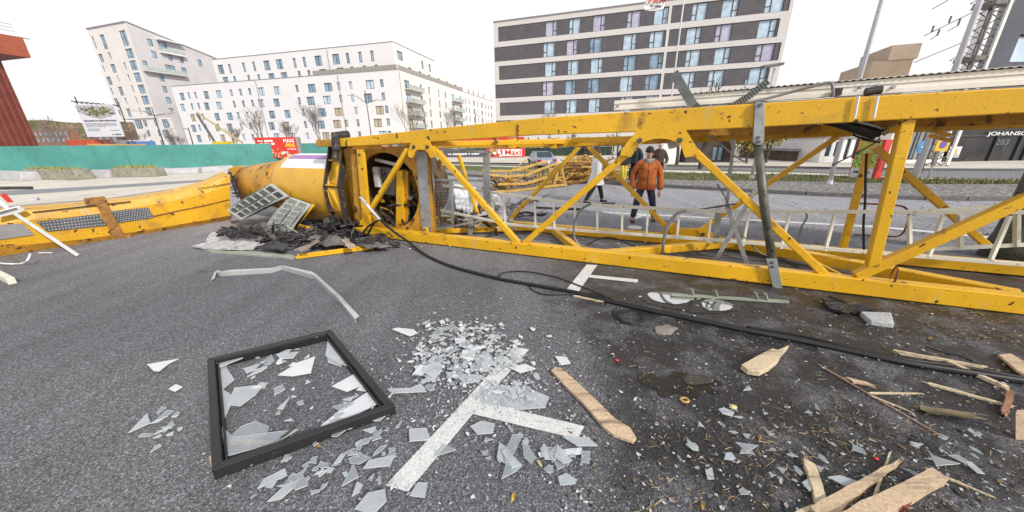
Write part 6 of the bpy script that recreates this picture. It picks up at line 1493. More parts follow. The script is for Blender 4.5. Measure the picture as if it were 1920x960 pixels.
clusters = [('glass shards in the dense pile left of the upper end of the painted line', 70, (868, 678, 112, 58), (.022, .095)), ('glass shards scattered along the far edge of the glass field', 18, (850, 622, 85, 20), (.02, .07)),
    ('glass shards below the short painted line', 30, (985, 850, 190, 52), (.018, .065)), ('glass shards scattered between window frame and painted line', 30, (690, 800, 75, 95), (.016, .055)),
    ('glass shards on the asphalt in front of the window frame', 34, (600, 890, 150, 64), (.016, .058)), ('glass shards scattered left of the window frame', 14, (300, 800, 60, 60), (.02, .06)),
    ('glass shards lying loose inside the window frame', 22, (520, 720, 80, 80), (.02, .07)), ('glass shards on the dark wet asphalt at right', 44, (1420, 840, 260, 110), (.012, .042)), ('glass shards near the lower right corner', 16, (1780, 860, 130, 80), (.012, .04))]
r_ = random.Random(77); zi = 0
def rand_shard(c, s, r_, z):
    k = r_.choice([3, 3, 4, 4, 5]); a0 = r_.uniform(0, 6.28); st = r_.uniform(1, 2.1); ph = r_.uniform(0, 3.14); pts = []
    for j in range(k):
        a = a0+6.283*(j+r_.uniform(-.28, .28))/k; x, y = s*r_.uniform(.7, 1.15)*math.cos(a)*st, s*r_.uniform(.7, 1.15)*math.sin(a)
        pts.append(V3((c.x+x*math.cos(ph)-y*math.sin(ph), c.y+x*math.sin(ph)+y*math.cos(ph), z)))
    tx, ty = r_.gauss(0, .15), r_.gauss(0, .15)
    for p in pts: p.z += abs(tx*(p.x-c.x)+ty*(p.y-c.y))
    return pts
for lab, n_, (cx, cy, rx, ry), (smin, smax) in clusters:
    for k in range(n_):
        a, q = r_.uniform(0, 6.283), math.sqrt(r_.random())*r_.uniform(.6, 1); x, y = cx+rx*q*math.cos(a), cy+ry*q*math.sin(a)
        if 'upper end' in lab: x -= (y-cy)*.45
        c = G(x, y); s = smin+(smax-smin)*r_.random()**2.2; zi += 1
        g = MB(); g.prism(rand_shard(c, s, r_, .011+.0023*(zi % 9)), Z3*.005, 0, 1)
        tag(g.build('glass_shard', [r_.choice([GLS, GLS, GLW, GLD, GLD]) if cy < 790 and cx < 1200 else r_.choice([GLS, GLD, GLD, GLD]), GLE]), lab, 'glass shard', lab)
g = MB()
for k in range(3000):
    t = r_.random()
    if t < .45: x, y = r_.gauss(890, 100), r_.gauss(700, 60)
    elif t < .6: x, y = r_.uniform(380, 1100), r_.uniform(640, 960)
    else: x, y = r_.uniform(1050, 1920), r_.uniform(560, 960)
    if t > .93: x, y = r_.uniform(900, 1800), r_.uniform(375, 480)
    if y < 370: continue
    c = G(x, y); s = (.0028+.0105*r_.random()**2.5)*(2 if y < 480 else 1)*(.75 if t > .6 else 1)
    g.prism(rand_shard(c, s, r_, .012+r_.random()*.01), Z3*.003, r_.choice([0, 1, 2, 2]))
tag(g.build('glass_crumbs', [GLW, GLS, GLD], recalc=False), 'tiny glass crumbs sprinkled over the asphalt', 'glass crumbs', kind='stuff')

g = MB()
for k in range(620):
    if k < 420: x, y = r_.gauss(868, 55), r_.gauss(672, 26)
    elif k < 520: x, y = r_.gauss(850, 40), r_.gauss(622, 9)
    else: x, y = r_.gauss(985, 35), r_.gauss(735, 14)
    c = G(x-(y-680)*.3, y); g.prism(rand_shard(c, .008+.026*r_.random()**2, r_, .010+r_.random()*.025), Z3*.004, r_.choice([0, 1, 1, 2]))
tag(g.build('crushed_glass', [GLW, GLS, GLD], recalc=False), 'crushed glass heaped beside the upper end of the painted line', 'glass crumbs', kind='stuff')
for m_ in (GLS, GLW, GLD): m_.node_tree.nodes['Principled BSDF'].inputs['IOR'].default_value = 1.9
# ---------------------------------------------------------------- wood
def woodm(name, c, **k): return mat(name, c, .75, var=.12, vscale=2, spots=[(3, .56, tuple(x*.62 for x in c), .15, (1, 9, 6)), (14, .60, tuple(x*.45 for x in c), .1, (.12, 1, 1)), (6, .66, (.10, .08, .06), .06)], bump=.3, bscale=30, fine=.15, fscale=60, **k)
WOOD = woodm('fresh split pine', (.55, .41, .275)); WOODP = woodm('pale pine', (.60, .49, .33)); WOODB = woodm('brown old board', (.22, .17, .10)); WOODR = woodm('red brown board', (.22, .07, .05))
def board(pix, z, th, m, name, lab, seed=0):
    g = MB(); rr_ = random.Random(seed+len(pix)); pts = [G(x, y, z) for x, y in pix]
    c = sum(pts, V3((0, 0, 0)))/len(pts); n = len(pts); top = [p+Z3*th for p in pts]
    g.prism(pts, Z3*th); return tag(g.build(name, m, bevel=min(.004, th*.2)), lab, 'wood piece', 'splintered wood')
def stick(a, b, w_, h_, m, lab, taper=1.0, name='wood_splinter', za=0.0, zb=0.0):
    p, q = G(*a, h_/2+.004+za), G(*b, h_/2+.004+zb); d = (q-p).normalized(); s = V3((-d.y, d.x, 0)).normalized(); rr_ = random.Random(int(a[0]*7+b[1])); rings = []; n = 7
    for i in range(n+1):
        c = p.lerp(q, i/n)+s*rr_.uniform(-.08, .08)*w_; k = (1+(taper-1)*i/n)*rr_.uniform(.86, 1.1); ww, hh = w_/2*k, h_/2*(1+(taper-1)*i/n*.6)
        rings.append([c-s*ww-Z3*hh, c+s*ww-Z3*hh, c+s*ww*.95+Z3*hh, c-s*ww*.95+Z3*hh])
    rings[0] = [v+d*rr_.uniform(-.03, .03) for v in rings[0]]; rings[-1] = [v+d*rr_.uniform(-.04, .04) for v in rings[-1]]
    g = MB(); g.sweep(rings)
    for e, sg in ((p, -1), (q, 1)):
        for _ in range(4):
            o = s*rr_.uniform(-.4, .4)*w_*(taper if sg > 0 else 1)+Z3*rr_.uniform(-.3, .4)*h_; L_ = rr_.uniform(.3, 1.0)*w_
            g.tube([e+o-d*sg*.03, e+o+d*sg*L_+s*rr_.uniform(-.1, .1)*w_], [min(w_, h_)*.16, .0008], 4)
    return tag(g.build(name, m), lab, 'wood piece', 'splintered wood')
board([(1033, 698), (1040, 693), (1052, 694), (1088, 726), (1120, 757), (1152, 789), (1180, 806), (1193, 826), (1186, 833), (1150, 820), (1132, 806), (1095, 762), (1060, 728)], .006, .028, WOOD, 'plank', 'long pale split plank lying right of the painted lines', 1)
board([(1388, 692), (1420, 674), (1446, 661), (1456, 664), (1477, 655), (1462, 672), (1458, 682), (1440, 697), (1422, 706), (1400, 702)], .006, .05, WOODP, 'wood_chunk', 'thick pale wood chunk on the dark asphalt', 2)
for a in (((1535, 684), (1750, 809), .012, .012, mat('pinkish stick', (.36, .22, .17), .7), 'long thin reddish stick lying diagonally at right', .6), ((1628, 737), (1726, 738), .016, .012, WOODP, 'thin pale sliver across the reddish stick', .7), ((1736, 718), (1888, 760), .034, .018, WOODP, 'long pale splinter pointing at the right edge', .8),
        ((1592, 712), (1633, 722), .05, .02, WOOD, 'short pale chip beside the reddish stick', .8), ((1726, 766), (1832, 781), .06, .02, WOODB, 'dark olive brown board between two pale splinters', .8), ((1682, 660), (1845, 689), .034, .03, WOODP, 'long pale batten lying along the black cable', .8),
        ((1780, 680), (1888, 727), .042, .03, WOODP, 'speckled pale batten branching off the cable', .9), ((1893, 738), (1884, 774), .04, .04, woodm('reddish split wood', (.32, .16, .10)), 'red brown wood stub near the right edge', .9), ((1516, 866), (1546, 968), .06, .03, WOODP, 'pale upright board of the crossed planks at lower right', 1.1),
        ((1530, 972), (1680, 870), .09, .05, WOOD, 'pointed split board of the crossed planks at lower right', .18), ((1570, 990), (1756, 896), .085, .055, WOOD, 'thick squared timber of the crossed planks at lower right', .9), ((1692, 934), (1742, 916), .03, .02, WOODP, 'small pale chip beside the thick squared timber', .7),
        ((1690, 952), (1712, 926), .04, .03, WOODR, 'dark red wood chip beside the thick squared timber', .7), ((1738, 880), (1862, 932), .014, .012, WOODP, 'thin straw coloured splinter beyond the thick squared timber', .5), ((1632, 742), (1708, 772), .018, .012, WOODP, 'narrow splinter parallel to the reddish stick', .5),
        ((1500, 962), (1542, 944), .03, .02, WOODP, 'short splinter at the foot of the crossed planks', .5), ((505, 838), (556, 799), .018, .014, BARK, 'dark twig leaning on the near bar of the window frame', .6), ((440, 826), (508, 833), .05, .03, WOOD, 'pale wood chip lying inside the window frame', .7), ((1078, 555), (1130, 566), .03, .02, WOODP, 'thin pale batten beside the cable near the far bay line', .7),
        ((1640, 930), (1668, 850), .016, .014, WOODP, 'short upright splinter behind the crossed planks', .6), ((395, 855), (401, 880), .02, .02, WOODP, 'raw wood strip showing at the near left corner of the window frame', .8)):
    stick(a[0], a[1], a[2], a[3], a[4], a[5], a[6], zb=(.07 if 'twig' in a[5] else 0), za=(.02 if 'thick squared' in a[5] else 0))
board([(1870, 668), (1893, 666), (1935, 690), (1935, 716), (1905, 698)], .02, .022, WOOD, 'plank', 'pale square cut board at the right edge above the cable', 5)
g = MB(); p = G(1912, 826); q = G(1918, 760); g.hexa([G(1904, 825, .0), G(1935, 825, .0), G(1935, 815, .0), G(1906, 815, .0), G(1904, 775, .26), G(1935, 775, .26), G(1935, 768, .26), G(1906, 768, .26)]); tag(g.build('plank', WOOD, bevel=.003), 'board standing on edge at the right border', 'wood piece', 'splintered wood')
STRAW = [mat('straw '+k, c, .8) for k, c in (('pale', (.50, .38, .20)), ('tan', (.34, .24, .12)), ('brown', (.16, .11, .06)), ('dark', (.05, .045, .04)))]
g = MB()
for k in range(1900):
    t = r_.random()
    if t < .35: x, y = r_.gauss(1800, 90), r_.gauss(610, 22)
    elif t < .6: x, y = r_.gauss(1480, 130), r_.gauss(850, 50)
    else: x, y = r_.uniform(1180, 1925), r_.uniform(545, 960)
    if x > 1990 or y < 520: continue
    c = G(x, y, .008+r_.random()*.01); a = r_.gauss(.1, 1.0); L_ = .006+.03*r_.random()**2; d = V3((math.cos(a), math.sin(a), r_.uniform(-.05, .1)))
    g.beam(c-d*L_, c+d*L_, r_.uniform(.0012, .004), .002, m=r_.choice([0, 1, 1, 2, 2, 2, 3, 3]))
tag(g.build('straw_litter', STRAW, recalc=False), 'straw and wood fibre litter strewn over the wet asphalt', 'litter', kind='stuff')
g = MB()
for k in range(900):
    x, y = r_.uniform(1060, 1920), r_.uniform(540, 960); c = G(x, y); s = .003+.012*r_.random()**2; g.prism(rand_shard(c, s, r_, .004), Z3*r_.uniform(.002, .008), r_.choice([0, 1, 1, 2, 3]))
tag(g.build('grit', [mat('grit '+k, c, .85) for k, c in (('grey', (.30, .30, .30)), ('dark', (.04, .04, .04)), ('pale', (.55, .53, .50)), ('brown', (.18, .12, .07)))], recalc=False), 'grit and small chips on the wet asphalt', 'grit', kind='stuff')

# small single pieces
crumple([(1540, 558), (1560, 555), (1610, 567), (1645, 579), (1628, 586), (1590, 588), (1556, 578)], .05, .02, mat('torn black rubber', (.022, .022, .026), .35, var=.3), 'rubber_sheet', 'curved torn black rubber sheet in front of the lower chord at right', 'rubber', 60, .025)
g = MB(); g.prism([G(x, y, .0) for x, y in ((1610, 592), (1668, 594), (1674, 616), (1630, 610))], Z3*.06); tag(g.build('foam_block', mat('grey foam block', (.42, .44, .45), .8, fine=.25, fscale=60), bevel=.01), 'light grey foam block beside the torn rubber sheet', 'block')
crumple([(1227, 614), (1250, 608), (1272, 616), (1255, 628), (1232, 626)], .012, .006, mat('wet cardboard', (.24, .21, .19), .8, var=.3), 'wet_card', 'wet brown grey card between puddle and wood chunk', 'card', 61, .006)
g = MB(); g.beam(G(1258, 552, .03), G(1478, 566, .02), .05, .03); 
for x in (1300, 1345, 1420, 1438): g.beam(G(x, 553+(x-1258)*.06, .02), G(x-4, 539+(x-1258)*.06, .14), .04, .02)
tag(g.build('slatted_rail', mat('oxidised slat', (.27, .30, .25), .5, .2, var=.25), bevel=.003), 'greenish aluminium slat with stubs lying under the lower chord', 'slat')
crumple([(1362, 572), (1378, 568), (1402, 572), (1390, 582)], .02, .01, mat('foam chip yellow', (.62, .54, .22), .8), 'yellow_chip', 'yellow chip floating beside the right puddle', 'chip', 62, .004) if False else None
def small(kind, x, y, s, m, lab, cat, h=.03):
    c = G(x, y); g = MB(); rr_ = random.Random(int(x)); g.ball(c+Z3*h*.5, s, s*.8, h*.5, 8, 5); o = g.build(kind, m); return tag(o, lab, cat)
small('yellow_foam', 1374, 766, .03, mat('yellow foam', (.66, .58, .25), .8), 'small lump of yellow foam on the dark asphalt', 'foam')
small('red_scrap', 1157, 677, .022, RED, 'small red cap left of the oily stain', 'cap', .02)
small('red_berry', 1642, 862, .016, RED, 'small red scrap among litter above the crossed planks', 'scrap', .02)
c = G(1284, 750, .012); g = MB(); g.tube([c+V3((.028*math.cos(a), .024*math.sin(a), 0)) for a in [k*6.283/14 for k in range(15)]], .010, 6); tag(g.build('orange_ring', mat('orange tan ring', (.50, .30, .10), .6)), 'small orange brown ring at the edge of the oily stain', 'ring')
c = G(1190, 428, .0); g = MB(); g.tube([c, c+Z3*.03], .16, 18); tag(g.build('plastic_disc', WHITE, bevel=.006), 'round white lid lying on the road in front of the orange jacket walker', 'lid')
LEAF = [mat('fallen leaf '+k, c, .75, var=.2) for k, c in (('yellow', (.55, .38, .05)), ('ochre', (.36, .22, .06)), ('pale', (.56, .48, .22)))]
for (x, y, lab) in ((597, 835, 'yellow brown leaf in front of the near bar of the window frame'), (1012, 869, 'ochre leaf below the long glass sliver'), (1318, 948, 'bright yellow leaf on the dark patch at the bottom edge'), (1335, 560, 'yellow leaf floating between the two puddles'), (1560, 573, 'yellow leaf left of the torn rubber sheet'), (1540, 565, 'straw coloured leaf left of the torn rubber sheet, nearer the clamp post'), (1744, 634, 'yellow leaf between lower chord and cable at right'), (1425, 822, 'small yellow leaf among shards on the dark asphalt'), (962, 932, 'ochre leaf at the bottom near the painted line')):
    c = G(x, y, .012); a = r_.uniform(0, 6.28); g = MB(); pts = []
    for j in range(9):
        t = 6.283*j/9; rr_ = .032*(.75+.25*math.cos(2*t)); q = V3((rr_*math.cos(t), .55*rr_*math.sin(t), .006*math.cos(3*t))); pts.append(c+V3((q.x*math.cos(a)-q.y*math.sin(a), q.x*math.sin(a)+q.y*math.cos(a), q.z)))
    g.prism(pts, Z3*.002); tag(g.build('fallen_leaf', r_.choice(LEAF)), lab, 'leaf', 'fallen leaves on the asphalt')

# ---------------------------------------------------------------- wreck beyond the mast
WYEL = mat('wreck yellow paint', (.52, .32, .075), .5, var=.2, vscale=3, spots=[(5, .60, (.28, .14, .04), .08)])
WA, WB = G(925, 363), G(1062, 350); wx = (WB-WA).normalized(); wn_ = V3((-wx.y, wx.x, 0)); WLn = (WB-WA).length
jib = thing('crumpled_jib', 'crumpled yellow lattice jib section lying on the road behind the mesh door', 'crane jib', WA.lerp(WB, .5))
def jp(u, t, z): return WA+wx*(u*WLn)+wn_*t+Z3*z
for pts in ([(-.02, 0, .06), (.3, 0, .04), (.6, 0, .07), (1.0, 0, .10)], [(-.02, .1, .72), (.2, .1, .60), (.45, .1, .62), (.7, .15, .85), (.9, .1, 1.02)], [(0, 1.1, .1), (.5, 1.1, .1), (1, 1.1, .12)], [(0, 1.0, .8), (.4, 1.0, .72), (.9, 1, 1.05)], [(.05, -.05, .35), (.4, .0, .28), (.8, .1, .5)]):
    P = [jp(*q) for q in pts]; g = MB()
    for a, b in zip(P, P[1:]): g.beam(a, b, .09, .09)
    g.build('chord', WYEL, jib, bevel=.008)
r_ = random.Random(51)
for k in range(62):
    u = r_.random(); a = jp(u, r_.uniform(-.05, 1.0), r_.uniform(.05, .25)); b = jp(min(1, max(0, u+r_.gauss(0, .22))), r_.uniform(0, 1.0), r_.uniform(.3, .8)); g = MB()
    if r_.random() < .3: g.tube([a, a.lerp(b, .5)+V3((r_.gauss(0, .1), 0, r_.gauss(0, .1))), b], .022, 5)
    else: g.beam(a, b, .045, .045)
    g.build('lattice_strut', r_.choice([WYEL, WYEL, WYEL, WYEL, RUST, CHAR]), jib)
for a, b in ((( .98, 0, .1), (.93, .1, 1.0)), ((.98, 1.1, .1), (.9, 1, 1.0)), ((.98, 0, .1), (.98, 1.1, .1)), ((.8, 0, .1), (.92, .1, 1.0)), ((.8, .3, .1), (.97, .2, .9))):
    g = MB(); g.beam(jp(*a), jp(*b), .08, .08); g.build('end_frame', WYEL, jib, bevel=.006)
WC = G(1095, 344); g = MB()
for k in range(230):
    p = WC+V3((r_.gauss(0, .75), r_.uniform(-.3, 1.6), 0)); env = max(.15, 1.15-.35*abs(p.x-WC.x)); p.z = r_.uniform(.05, env); d = V3((r_.gauss(.8, .35), r_.gauss(0, .5), r_.gauss(.12, .25))).normalized()*r_.uniform(.25, .8)
    a, b = p-d, p+d; a.z = max(.03, a.z); b.z = max(.03, b.z)
    if r_.random() < .6: g.tube([a, p+V3((0, 0, r_.gauss(.05, .08))), b], r_.uniform(.014, .03), 5, m=r_.choice([0, 0, 0, 0, 1]))
    else: g.beam(a, b, .05, .05, m=r_.choice([0, 0, 0, 1]))
tag(g.build('tangled_bars', [WYEL, RUST], recalc=False), 'tangled heap of yellow bars on the road behind the white coat walker', 'wreckage', kind='stuff')
tri = thing('lattice_wreck', 'small yellow triangular lattice frame standing behind the crumpled jib', 'frame', G(985, 331))
Y_ = G(985, 331).y
for a, b in (((957, 320), (990, 298)), ((990, 298), (1012, 319)), ((957, 320), (1012, 320)), ((972, 310), (984, 320)), ((984, 320), (997, 306)), ((990, 298), (1008, 316))):
    g = MB(); g.beam(A(*a, Y_), A(*b, Y_), .06, .06); g.build('frame_bar', WYEL, tri)
for x in (958, 1011):
    g = MB(); g.beam(A(x, 320, Y_), V3((A(x, 320, Y_).x, Y_, 0)), .06, .06); g.build('leg', WYEL, tri)
car('silver blue car parked behind the crumpled jib', 1015, 36, mat('blue grey car paint', (.30, .36, .46), .25, .3, var=.03, coat=.5), base_y=315)
for k, (pix, z, lab) in enumerate((([(852, 345), (893, 352), (902, 378), (878, 402), (856, 392)], .45, 'large broken white board standing behind the mesh door'), ([(895, 372), (940, 392), (962, 412), (945, 420), (902, 400)], .25, 'white broken board lying right of the mesh door'), ([(905, 350), (935, 368), (950, 390), (925, 384)], .45, 'white splintered board leaning behind the ladder top'), ([(866, 396), (910, 404), (930, 424), (880, 424)], .08, 'dirty white board on the ground beneath the broken boards'))):
    crumple(pix, z, .03, DIRTYW if k != 0 else WHITE, 'broken_board', lab, 'board', 70+k, .05, 'broken white boards behind the mesh door')
g = MB(); r_ = random.Random(61)
for k in range(120):
    x, y = r_.uniform(850, 950), r_.uniform(385, 428); p = G(x, y, r_.uniform(.03, .3)); d = V3((r_.gauss(0, 1), r_.gauss(0, 1), r_.gauss(0, .4))).normalized()*r_.uniform(.08, .3); a, b = p-d, p+d; a.z = max(.01, a.z); b.z = max(.01, b.z)
    g.beam(a, b, r_.uniform(.02, .12), .015, m=r_.randrange(5))
tag(g.build('cab_debris', [DIRTYW, CHAR, RUST, GREYM, YELD], recalc=False), 'mixed cab debris piled behind the mesh door and ladder', 'debris', kind='stuff')
for k, (pts, lab) in enumerate((([(930, 398), (965, 384), (1000, 378), (1018, 372)], 'dark bare branch lying behind the ladder, the longer one'), ([(945, 408), (985, 398), (1012, 404), (1022, 402)], 'dark bare branch lying behind the ladder, nearer the mast'))):
    P = [G(x, y, .12+.03*k) for x, y in pts]; g = MB(); g.tube(smooth3(P, 4), .03, 6); rr_ = random.Random(k)
    for j in range(26):
        s = P[0].lerp(P[-1], rr_.random()); g.tube([s, s+V3((rr_.gauss(0, .25), rr_.gauss(0, .25), rr_.uniform(-.08, .25)))], [.012, .004], 4, caps=False)
    tag(g.build('fallen_branch', BARK, recalc=False), lab, 'branch')
for k, (a, b, lab) in enumerate((((1002, 389), (1088, 392), 'long dark splinter on the road behind the ladder'), ((1130, 382), (1152, 381), 'short dark splinter on the road between the two walkers'))):
    g = MB(); g.beam(G(*a, .03), G(*b, .03), .1, .05); tag(g.build('dark_splinter', CHAR), lab, 'splinter')
# fallen leaves and crumbs on the road beyond
g = MB()
for k in range(700):
    x, y = r_.uniform(700, 1910), r_.uniform(362, 470); c = G(x, y); g.prism(rand_shard(c, r_.uniform(.008, .03), r_, .012), Z3*.01, r_.randrange(3))
tag(g.build('road_crumbs', [GLW, mat('crumb dark', (.05, .05, .05), .8), mat('crumb tan', (.4, .3, .2), .8)], recalc=False), 'small crumbs of debris strewn over the road behind the mast', 'debris', kind='stuff')
# ================================================================ people
SKIN = mat('skin', (.52, .30, .22), .55, var=.08); HAIRM = mat('brown hair', (.07, .04, .025), .7); JEANS = mat('dark blue jeans', (.035, .045, .085), .85, var=.3, vscale=9, fine=.15); BLKC = mat('black cloth', (.018, .018, .02), .85, var=.3, vscale=9)
def skinned(name, nodes, bones, m, parent, T, sub=2, root=0):
    me = bpy.data.meshes.new('sk'); me.from_pydata([T(p) for p, r in nodes], bones, []); o = bpy.data.objects.new('sk', me); COL.objects.link(o)
    o.modifiers.new('skin', 'SKIN')
    sv = me.skin_vertices[0].data
    for i, (p, r) in enumerate(nodes):
        sv[i].radius = (r, r) if not isinstance(r, tuple) else r; sv[i].use_root = (i == root)
    s = o.modifiers.new('sub', 'SUBSURF'); s.levels = sub; s.render_levels = sub
    dg = bpy.context.evaluated_depsgraph_get(); dg.update(); nm = bpy.data.meshes.new_from_object(o.evaluated_get(dg)); bpy.data.objects.remove(o)
    og = ORIG[parent.name]
    for v in nm.vertices: v.co -= og
    nm.materials.clear(); nm.materials.append(m)
    for p in nm.polygons: p.use_smooth = True; p.material_index = 0
    ob = bpy.data.objects.new(name, nm); COL.objects.link(ob); ob.parent = parent; ORIG[ob.name] = og; return ob
def figure(lab, pos, face, scale, feet, jacket, trousers, hat=None, scarf=None, hair=None, coat_z=.86, bulk=1.0, arms=((.27, -.06, .86), (-.27, -.02, .86)), beard=False, shoes=None, flare=0.0, gloves=False):
    root = thing('person', lab, 'person', pos); fx, fy = V3((face[0], face[1], 0)).normalized().xy
    # local: x = person's left, y = back, z = up
    def T(p): return V3(pos)+V3((-fy*p[0]-fx*p[1], fx*p[0]-fy*p[1], p[2]))*scale
    fl, fr = feet   # (x, y) of ankles
    kn = lambda f, s: (s*.10*.45+f[0]*.55, f[1]*.5-.05, .50)
    kl, kr_ = kn(fl, 1), kn(fr, -1); al, ar = (fl[0], fl[1], .085), (fr[0], fr[1], .085)
    el = lambda w_, s: (s*.255+.3*(w_[0]-s*.25), .05+w_[1]*.2, 1.13)
    wl, wr = arms; e1, e2 = el(wl, 1), el(wr, -1)
    N = [((0, 0, .96), (.14, .11)), ((0, .0, 1.18), (.135, .10)), ((0, 0, 1.36), (.15, .105)), ((0, .01, 1.47), .06), ((0, -.005, 1.55), .062), ((0, -.02, 1.63), (.086, .102)), ((0, -.01, 1.71), (.076, .09)),
         ((.17, .01, 1.41), .06), (e1, .045), (wl, .030), ((wl[0], wl[1]-.02, wl[2]-.08), (.035, .02)), ((-.17, .01, 1.41), .06), (e2, .045), (wr, .030), ((wr[0], wr[1]-.02, wr[2]-.08), (.035, .02)),
         ((.095, 0, .90), .095), (kl, .06), (al, .04), ((al[0], al[1]-.13, .04), (.035, .025)), ((-.095, 0, .90), .095), (kr_, .06), (ar, .04), ((ar[0], ar[1]-.13, .04), (.035, .025))]
    B = [(0, 1), (1, 2), (2, 3), (3, 4), (4, 5), (5, 6), (2, 7), (7, 8), (8, 9), (9, 10), (2, 11), (11, 12), (12, 13), (13, 14), (0, 15), (15, 16), (16, 17), (17, 18), (0, 19), (19, 20), (20, 21), (21, 22)]
    N.append(((0, -.122, 1.615), .014)); B.append((5, len(N)-1))
    for w_, hi, s in ((wl, 10, 1), (wr, 14, -1)):
        for k, (dx, L_) in enumerate(((-.028, .065), (-.010, .078), (.009, .072), (.027, .055))):
            b = (w_[0]+dx*.8, w_[1]-.02, w_[2]-.10); N.append((b, .010)); B.append((hi, len(N)-1))
            N.append(((b[0], b[1]-.012, b[2]-L_*.55), .0085)); B.append((len(N)-2, len(N)-1)); N.append(((b[0]-s*.004, b[1]-.03, b[2]-L_), .007)); B.append((len(N)-2, len(N)-1))
        N.append(((w_[0]-s*.035, w_[1]-.045, w_[2]-.075), .010)); B.append((hi, len(N)-1)); N.append(((w_[0]-s*.04, w_[1]-.06, w_[2]-.12), .008)); B.append((len(N)-2, len(N)-1))
    N = [(p, (r if isinstance(r, tuple) else (r, r))) for p, r in N]; N = [(p, (r[0]*scale, r[1]*scale)) for p, r in N]
    body = skinned('body', N, B, SKIN, root, T)
    b_ = bulk
    g = MB(); H_ = [(coat_z, .195*b_+flare, .165*b_+flare), (coat_z+.03, .20*b_+flare, .17*b_+flare), (coat_z+(1.08-coat_z)*.5, .195*b_+flare*.5, .165*b_+flare*.4), (1.08, .185*b_, .155*b_), (1.20, .195*b_, .158*b_), (1.31, .20*b_, .152*b_), (1.385, .192*b_, .135*b_), (1.435, .150*b_, .112*b_), (1.47, .095, .092), (1.50, .078, .082)]
    rr_ = random.Random(int(pos[0]*10)); ns = 22
    g.sweep([[T((rx*math.copysign(abs(math.cos(6.2832*q/ns))**.8, math.cos(6.2832*q/ns))*(1+rr_.uniform(-.03, .03)), .005+ry*math.sin(6.2832*q/ns)*(1+rr_.uniform(-.03, .03)), z)) for q in range(ns)] for z, rx, ry in H_])
    for w_, e_, s in ((wl, e1, 1), (wr, e2, -1)):
        sh = (s*.165*b_, .01, 1.405-.02*b_); ex = (e_[0]+s*.03*b_, e_[1], e_[2]); wx_ = (w_[0]+s*.0, w_[1], w_[2]+.015)
        path_ = smooth3([V3((s*.07, .01, 1.42)), V3(sh), V3(ex), V3(wx_)], 5); n_ = len(path_)
        g.tube([T(p) for p in path_], [(.088-.030*(k/(n_-1)))*b_*scale*(1+(.05 if k % 2 else -.03)) for k in range(n_)], 12)
    jk = g.build('jacket', jacket, root, smooth=True)
    g = MB(); g.tube([T((.01, -.13*b_, 1.42)), T((.01, -.158*b_, 1.28)), T((.01, -.160*b_, 1.08)), T((.01, -.170*b_-flare, coat_z+.02))], .007*scale, 5); g.build('zip', BOLT, jk)
    P = [((0, 0, .94), (.135, .11)), ((.098, 0, .87), .108), (kl, .088), ((al[0], al[1], .085), .068), ((-.098, 0, .87), .108), (kr_, .088), ((ar[0], ar[1], .085), .068)]
    P = [(p, (r if isinstance(r, tuple) else (r, r))) for p, r in P]; P = [(p, (r[0]*scale, r[1]*scale)) for p, r in P]
    skinned('trousers', P, [(0, 1), (1, 2), (2, 3), (0, 4), (4, 5), (5, 6)], trousers, root, T)
    for a in (al, ar):
        g = MB(); rings = []
        for yy, ww, hh in ((.07, .035, .07), (.04, .045, .10), (-.06, .05, .085), (-.14, .05, .06), (-.19, .03, .04)):
            rings.append([T((a[0]-ww, a[1]+yy, .0)), T((a[0]+ww, a[1]+yy, .0)), T((a[0]+ww*.9, a[1]+yy, hh*.7)), T((a[0]+ww*.4, a[1]+yy, hh)), T((a[0]-ww*.4, a[1]+yy, hh)), T((a[0]-ww*.9, a[1]+yy, hh*.7))])
        g.sweep(rings); g.build('shoe', shoes or BLKC, root, smooth=False)
    def dome(z0, z1, rx, ry, m, name, yc=-.01):
        g = MB(); rings = []
        for k in range(7):
            f = k/6; z = z0+(z1-z0)*f; q = math.sqrt(max(.02, 1-f**2.4)); rings.append([T((rx*q*math.cos(6.283*j/14), yc+ry*q*math.sin(6.283*j/14), z)) for j in range(14)])
        g.sweep(rings); return g.build(name, m, root, smooth=True)
    if hat: dome(1.668, 1.815, .099, .118, hat, 'knit_hat')
    if hair:
        dome(1.64, 1.80, .096, .114, hair, 'hair', .008)
        g = MB(); g.ball(T((0, .055, 1.58)), .075*scale, .06*scale, .11*scale, 10, 6); g.build('hair', hair, root, smooth=True)
    if scarf:
        for k in range(3):
            g = MB(); g.tube([T((.098*math.cos(a), -.005+.098*math.sin(a), 1.435+.028*k+.006*math.sin(a*3+k))) for a in [x*6.283/16 for x in range(17)]], .034*scale, 8); g.build('scarf_fold', scarf, root, smooth=True)
    if beard: g = MB(); g.ball(T((0, -.070, 1.553)), .050*scale, .036*scale, .030*scale, 10, 6); g.build('beard', mat('grey beard', (.30, .19, .14), .9, var=.3), root, smooth=True)
    for s in (-1, 1):
        g = MB(); g.ball(T((s*.032, -.103, 1.648)), .011*scale, .008*scale, .007*scale, 8, 5); g.build('eye', BLKC, root)
        g = MB(); g.ball(T((s*.089, -.005, 1.625)), .012*scale, .018*scale, .03*scale, 8, 5); g.build('ear', SKIN, root)
    g = MB(); g.ball(T((0, -.110, 1.582)), .022*scale, .008*scale, .006*scale, 8, 5); g.build('mouth', mat('lips', (.30, .12, .10), .5), root)
    return root
ORANGE = mat('rust orange jacket', (.40, .105, .018), .8, var=.25, vscale=5, spots=[(9, .58, (.22, .05, .010), .12)], bump=.9, bscale=12)
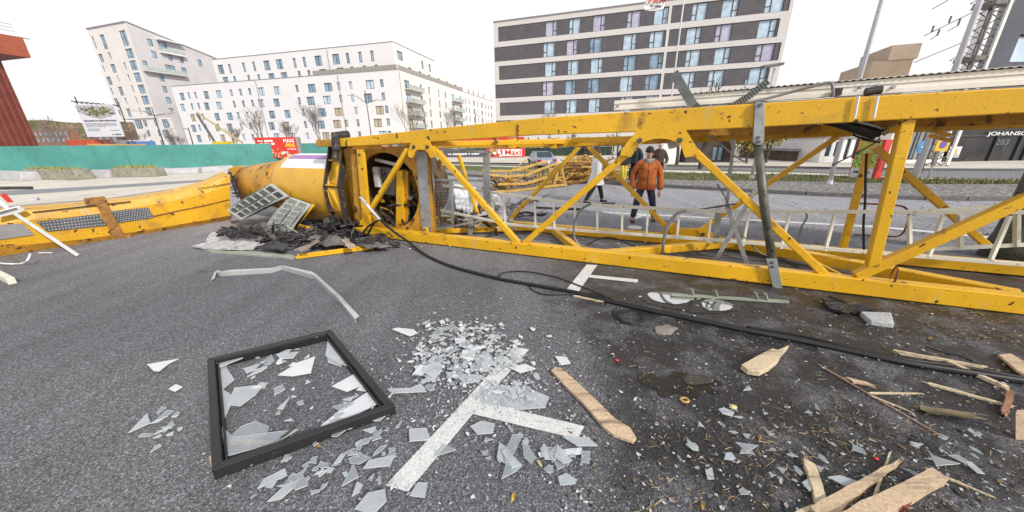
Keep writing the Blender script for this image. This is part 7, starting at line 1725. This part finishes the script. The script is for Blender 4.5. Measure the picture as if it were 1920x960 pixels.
def foot(px_, y_): return G(px_, y_)
fa, fb = G(1177, 413), G(1238, 414); mid = (fa+fb)/2; mid.y -= .05; mid.x -= .07
figure('person in a rust orange jacket, black knit hat and jeans walking behind the crane', mid, (-.25, -.97), 1.0, ((.27, .10), (-.25, -.12)), ORANGE, JEANS, hat=BLKC, scarf=mat('grey scarf', (.28, .25, .24), .95, var=.5, vscale=12), beard=True, coat_z=.80, bulk=1.13, arms=((.315, -.08, .80), (-.305, -.06, .80)), shoes=mat('brown boots', (.10, .05, .03), .7))
fa, fb = G(1094, 380), G(1136, 380); mid = (fa+fb)/2
figure('person in a long white coat and black trousers striding away to the right', mid, (.95, .15), .95, ((.08, -.30), (-.08, .38)), mat('white coat', (.74, .74, .73), .85, var=.06, vscale=5, bump=.3, bscale=7), BLKC, hair=HAIRM, coat_z=.62, bulk=1.0, flare=.10, arms=((.28, -.14, .84), (-.28, .12, .86)))
figure('person in a dark brown jacket and white knit hat behind the orange jacket', G(1229, 353), (-.35, -.94), 1.03, ((.10, .10), (-.10, -.12)), mat('dark brown jacket', (.050, .035, .028), .85, var=.3, vscale=8), JEANS, hat=mat('white knit', (.60, .56, .54), .9), scarf=mat('brown fur collar', (.10, .055, .04), .95, var=.5, vscale=20), coat_z=.74, arms=((.24, -.26, 1.0), (-.27, -.05, .84)))
figure('person in a dark jacket and yellow trousers between white coat and orange jacket', G(1166, 345), (.4, -.9), 1.03, ((.10, .05), (-.10, -.08)), BLKC, mat('safety yellow trousers', (.58, .45, .04), .8), hair=HAIRM, coat_z=.84, bulk=1.1)
figure('person in a navy jacket seen just left of the orange jacket shoulder', G(1186, 342), (-.6, -.5), 1.03, ((.10, .05), (-.10, -.08)), mat('navy jacket', (.02, .025, .04), .85), BLKC, hair=HAIRM, coat_z=.84, bulk=1.15)
figure('person in dark clothes standing far off above the tangled bars', G(1093, 317), (0, -1), 1.02, ((.10, .02), (-.10, -.02)), BLKC, BLKC, hair=HAIRM, coat_z=.84)
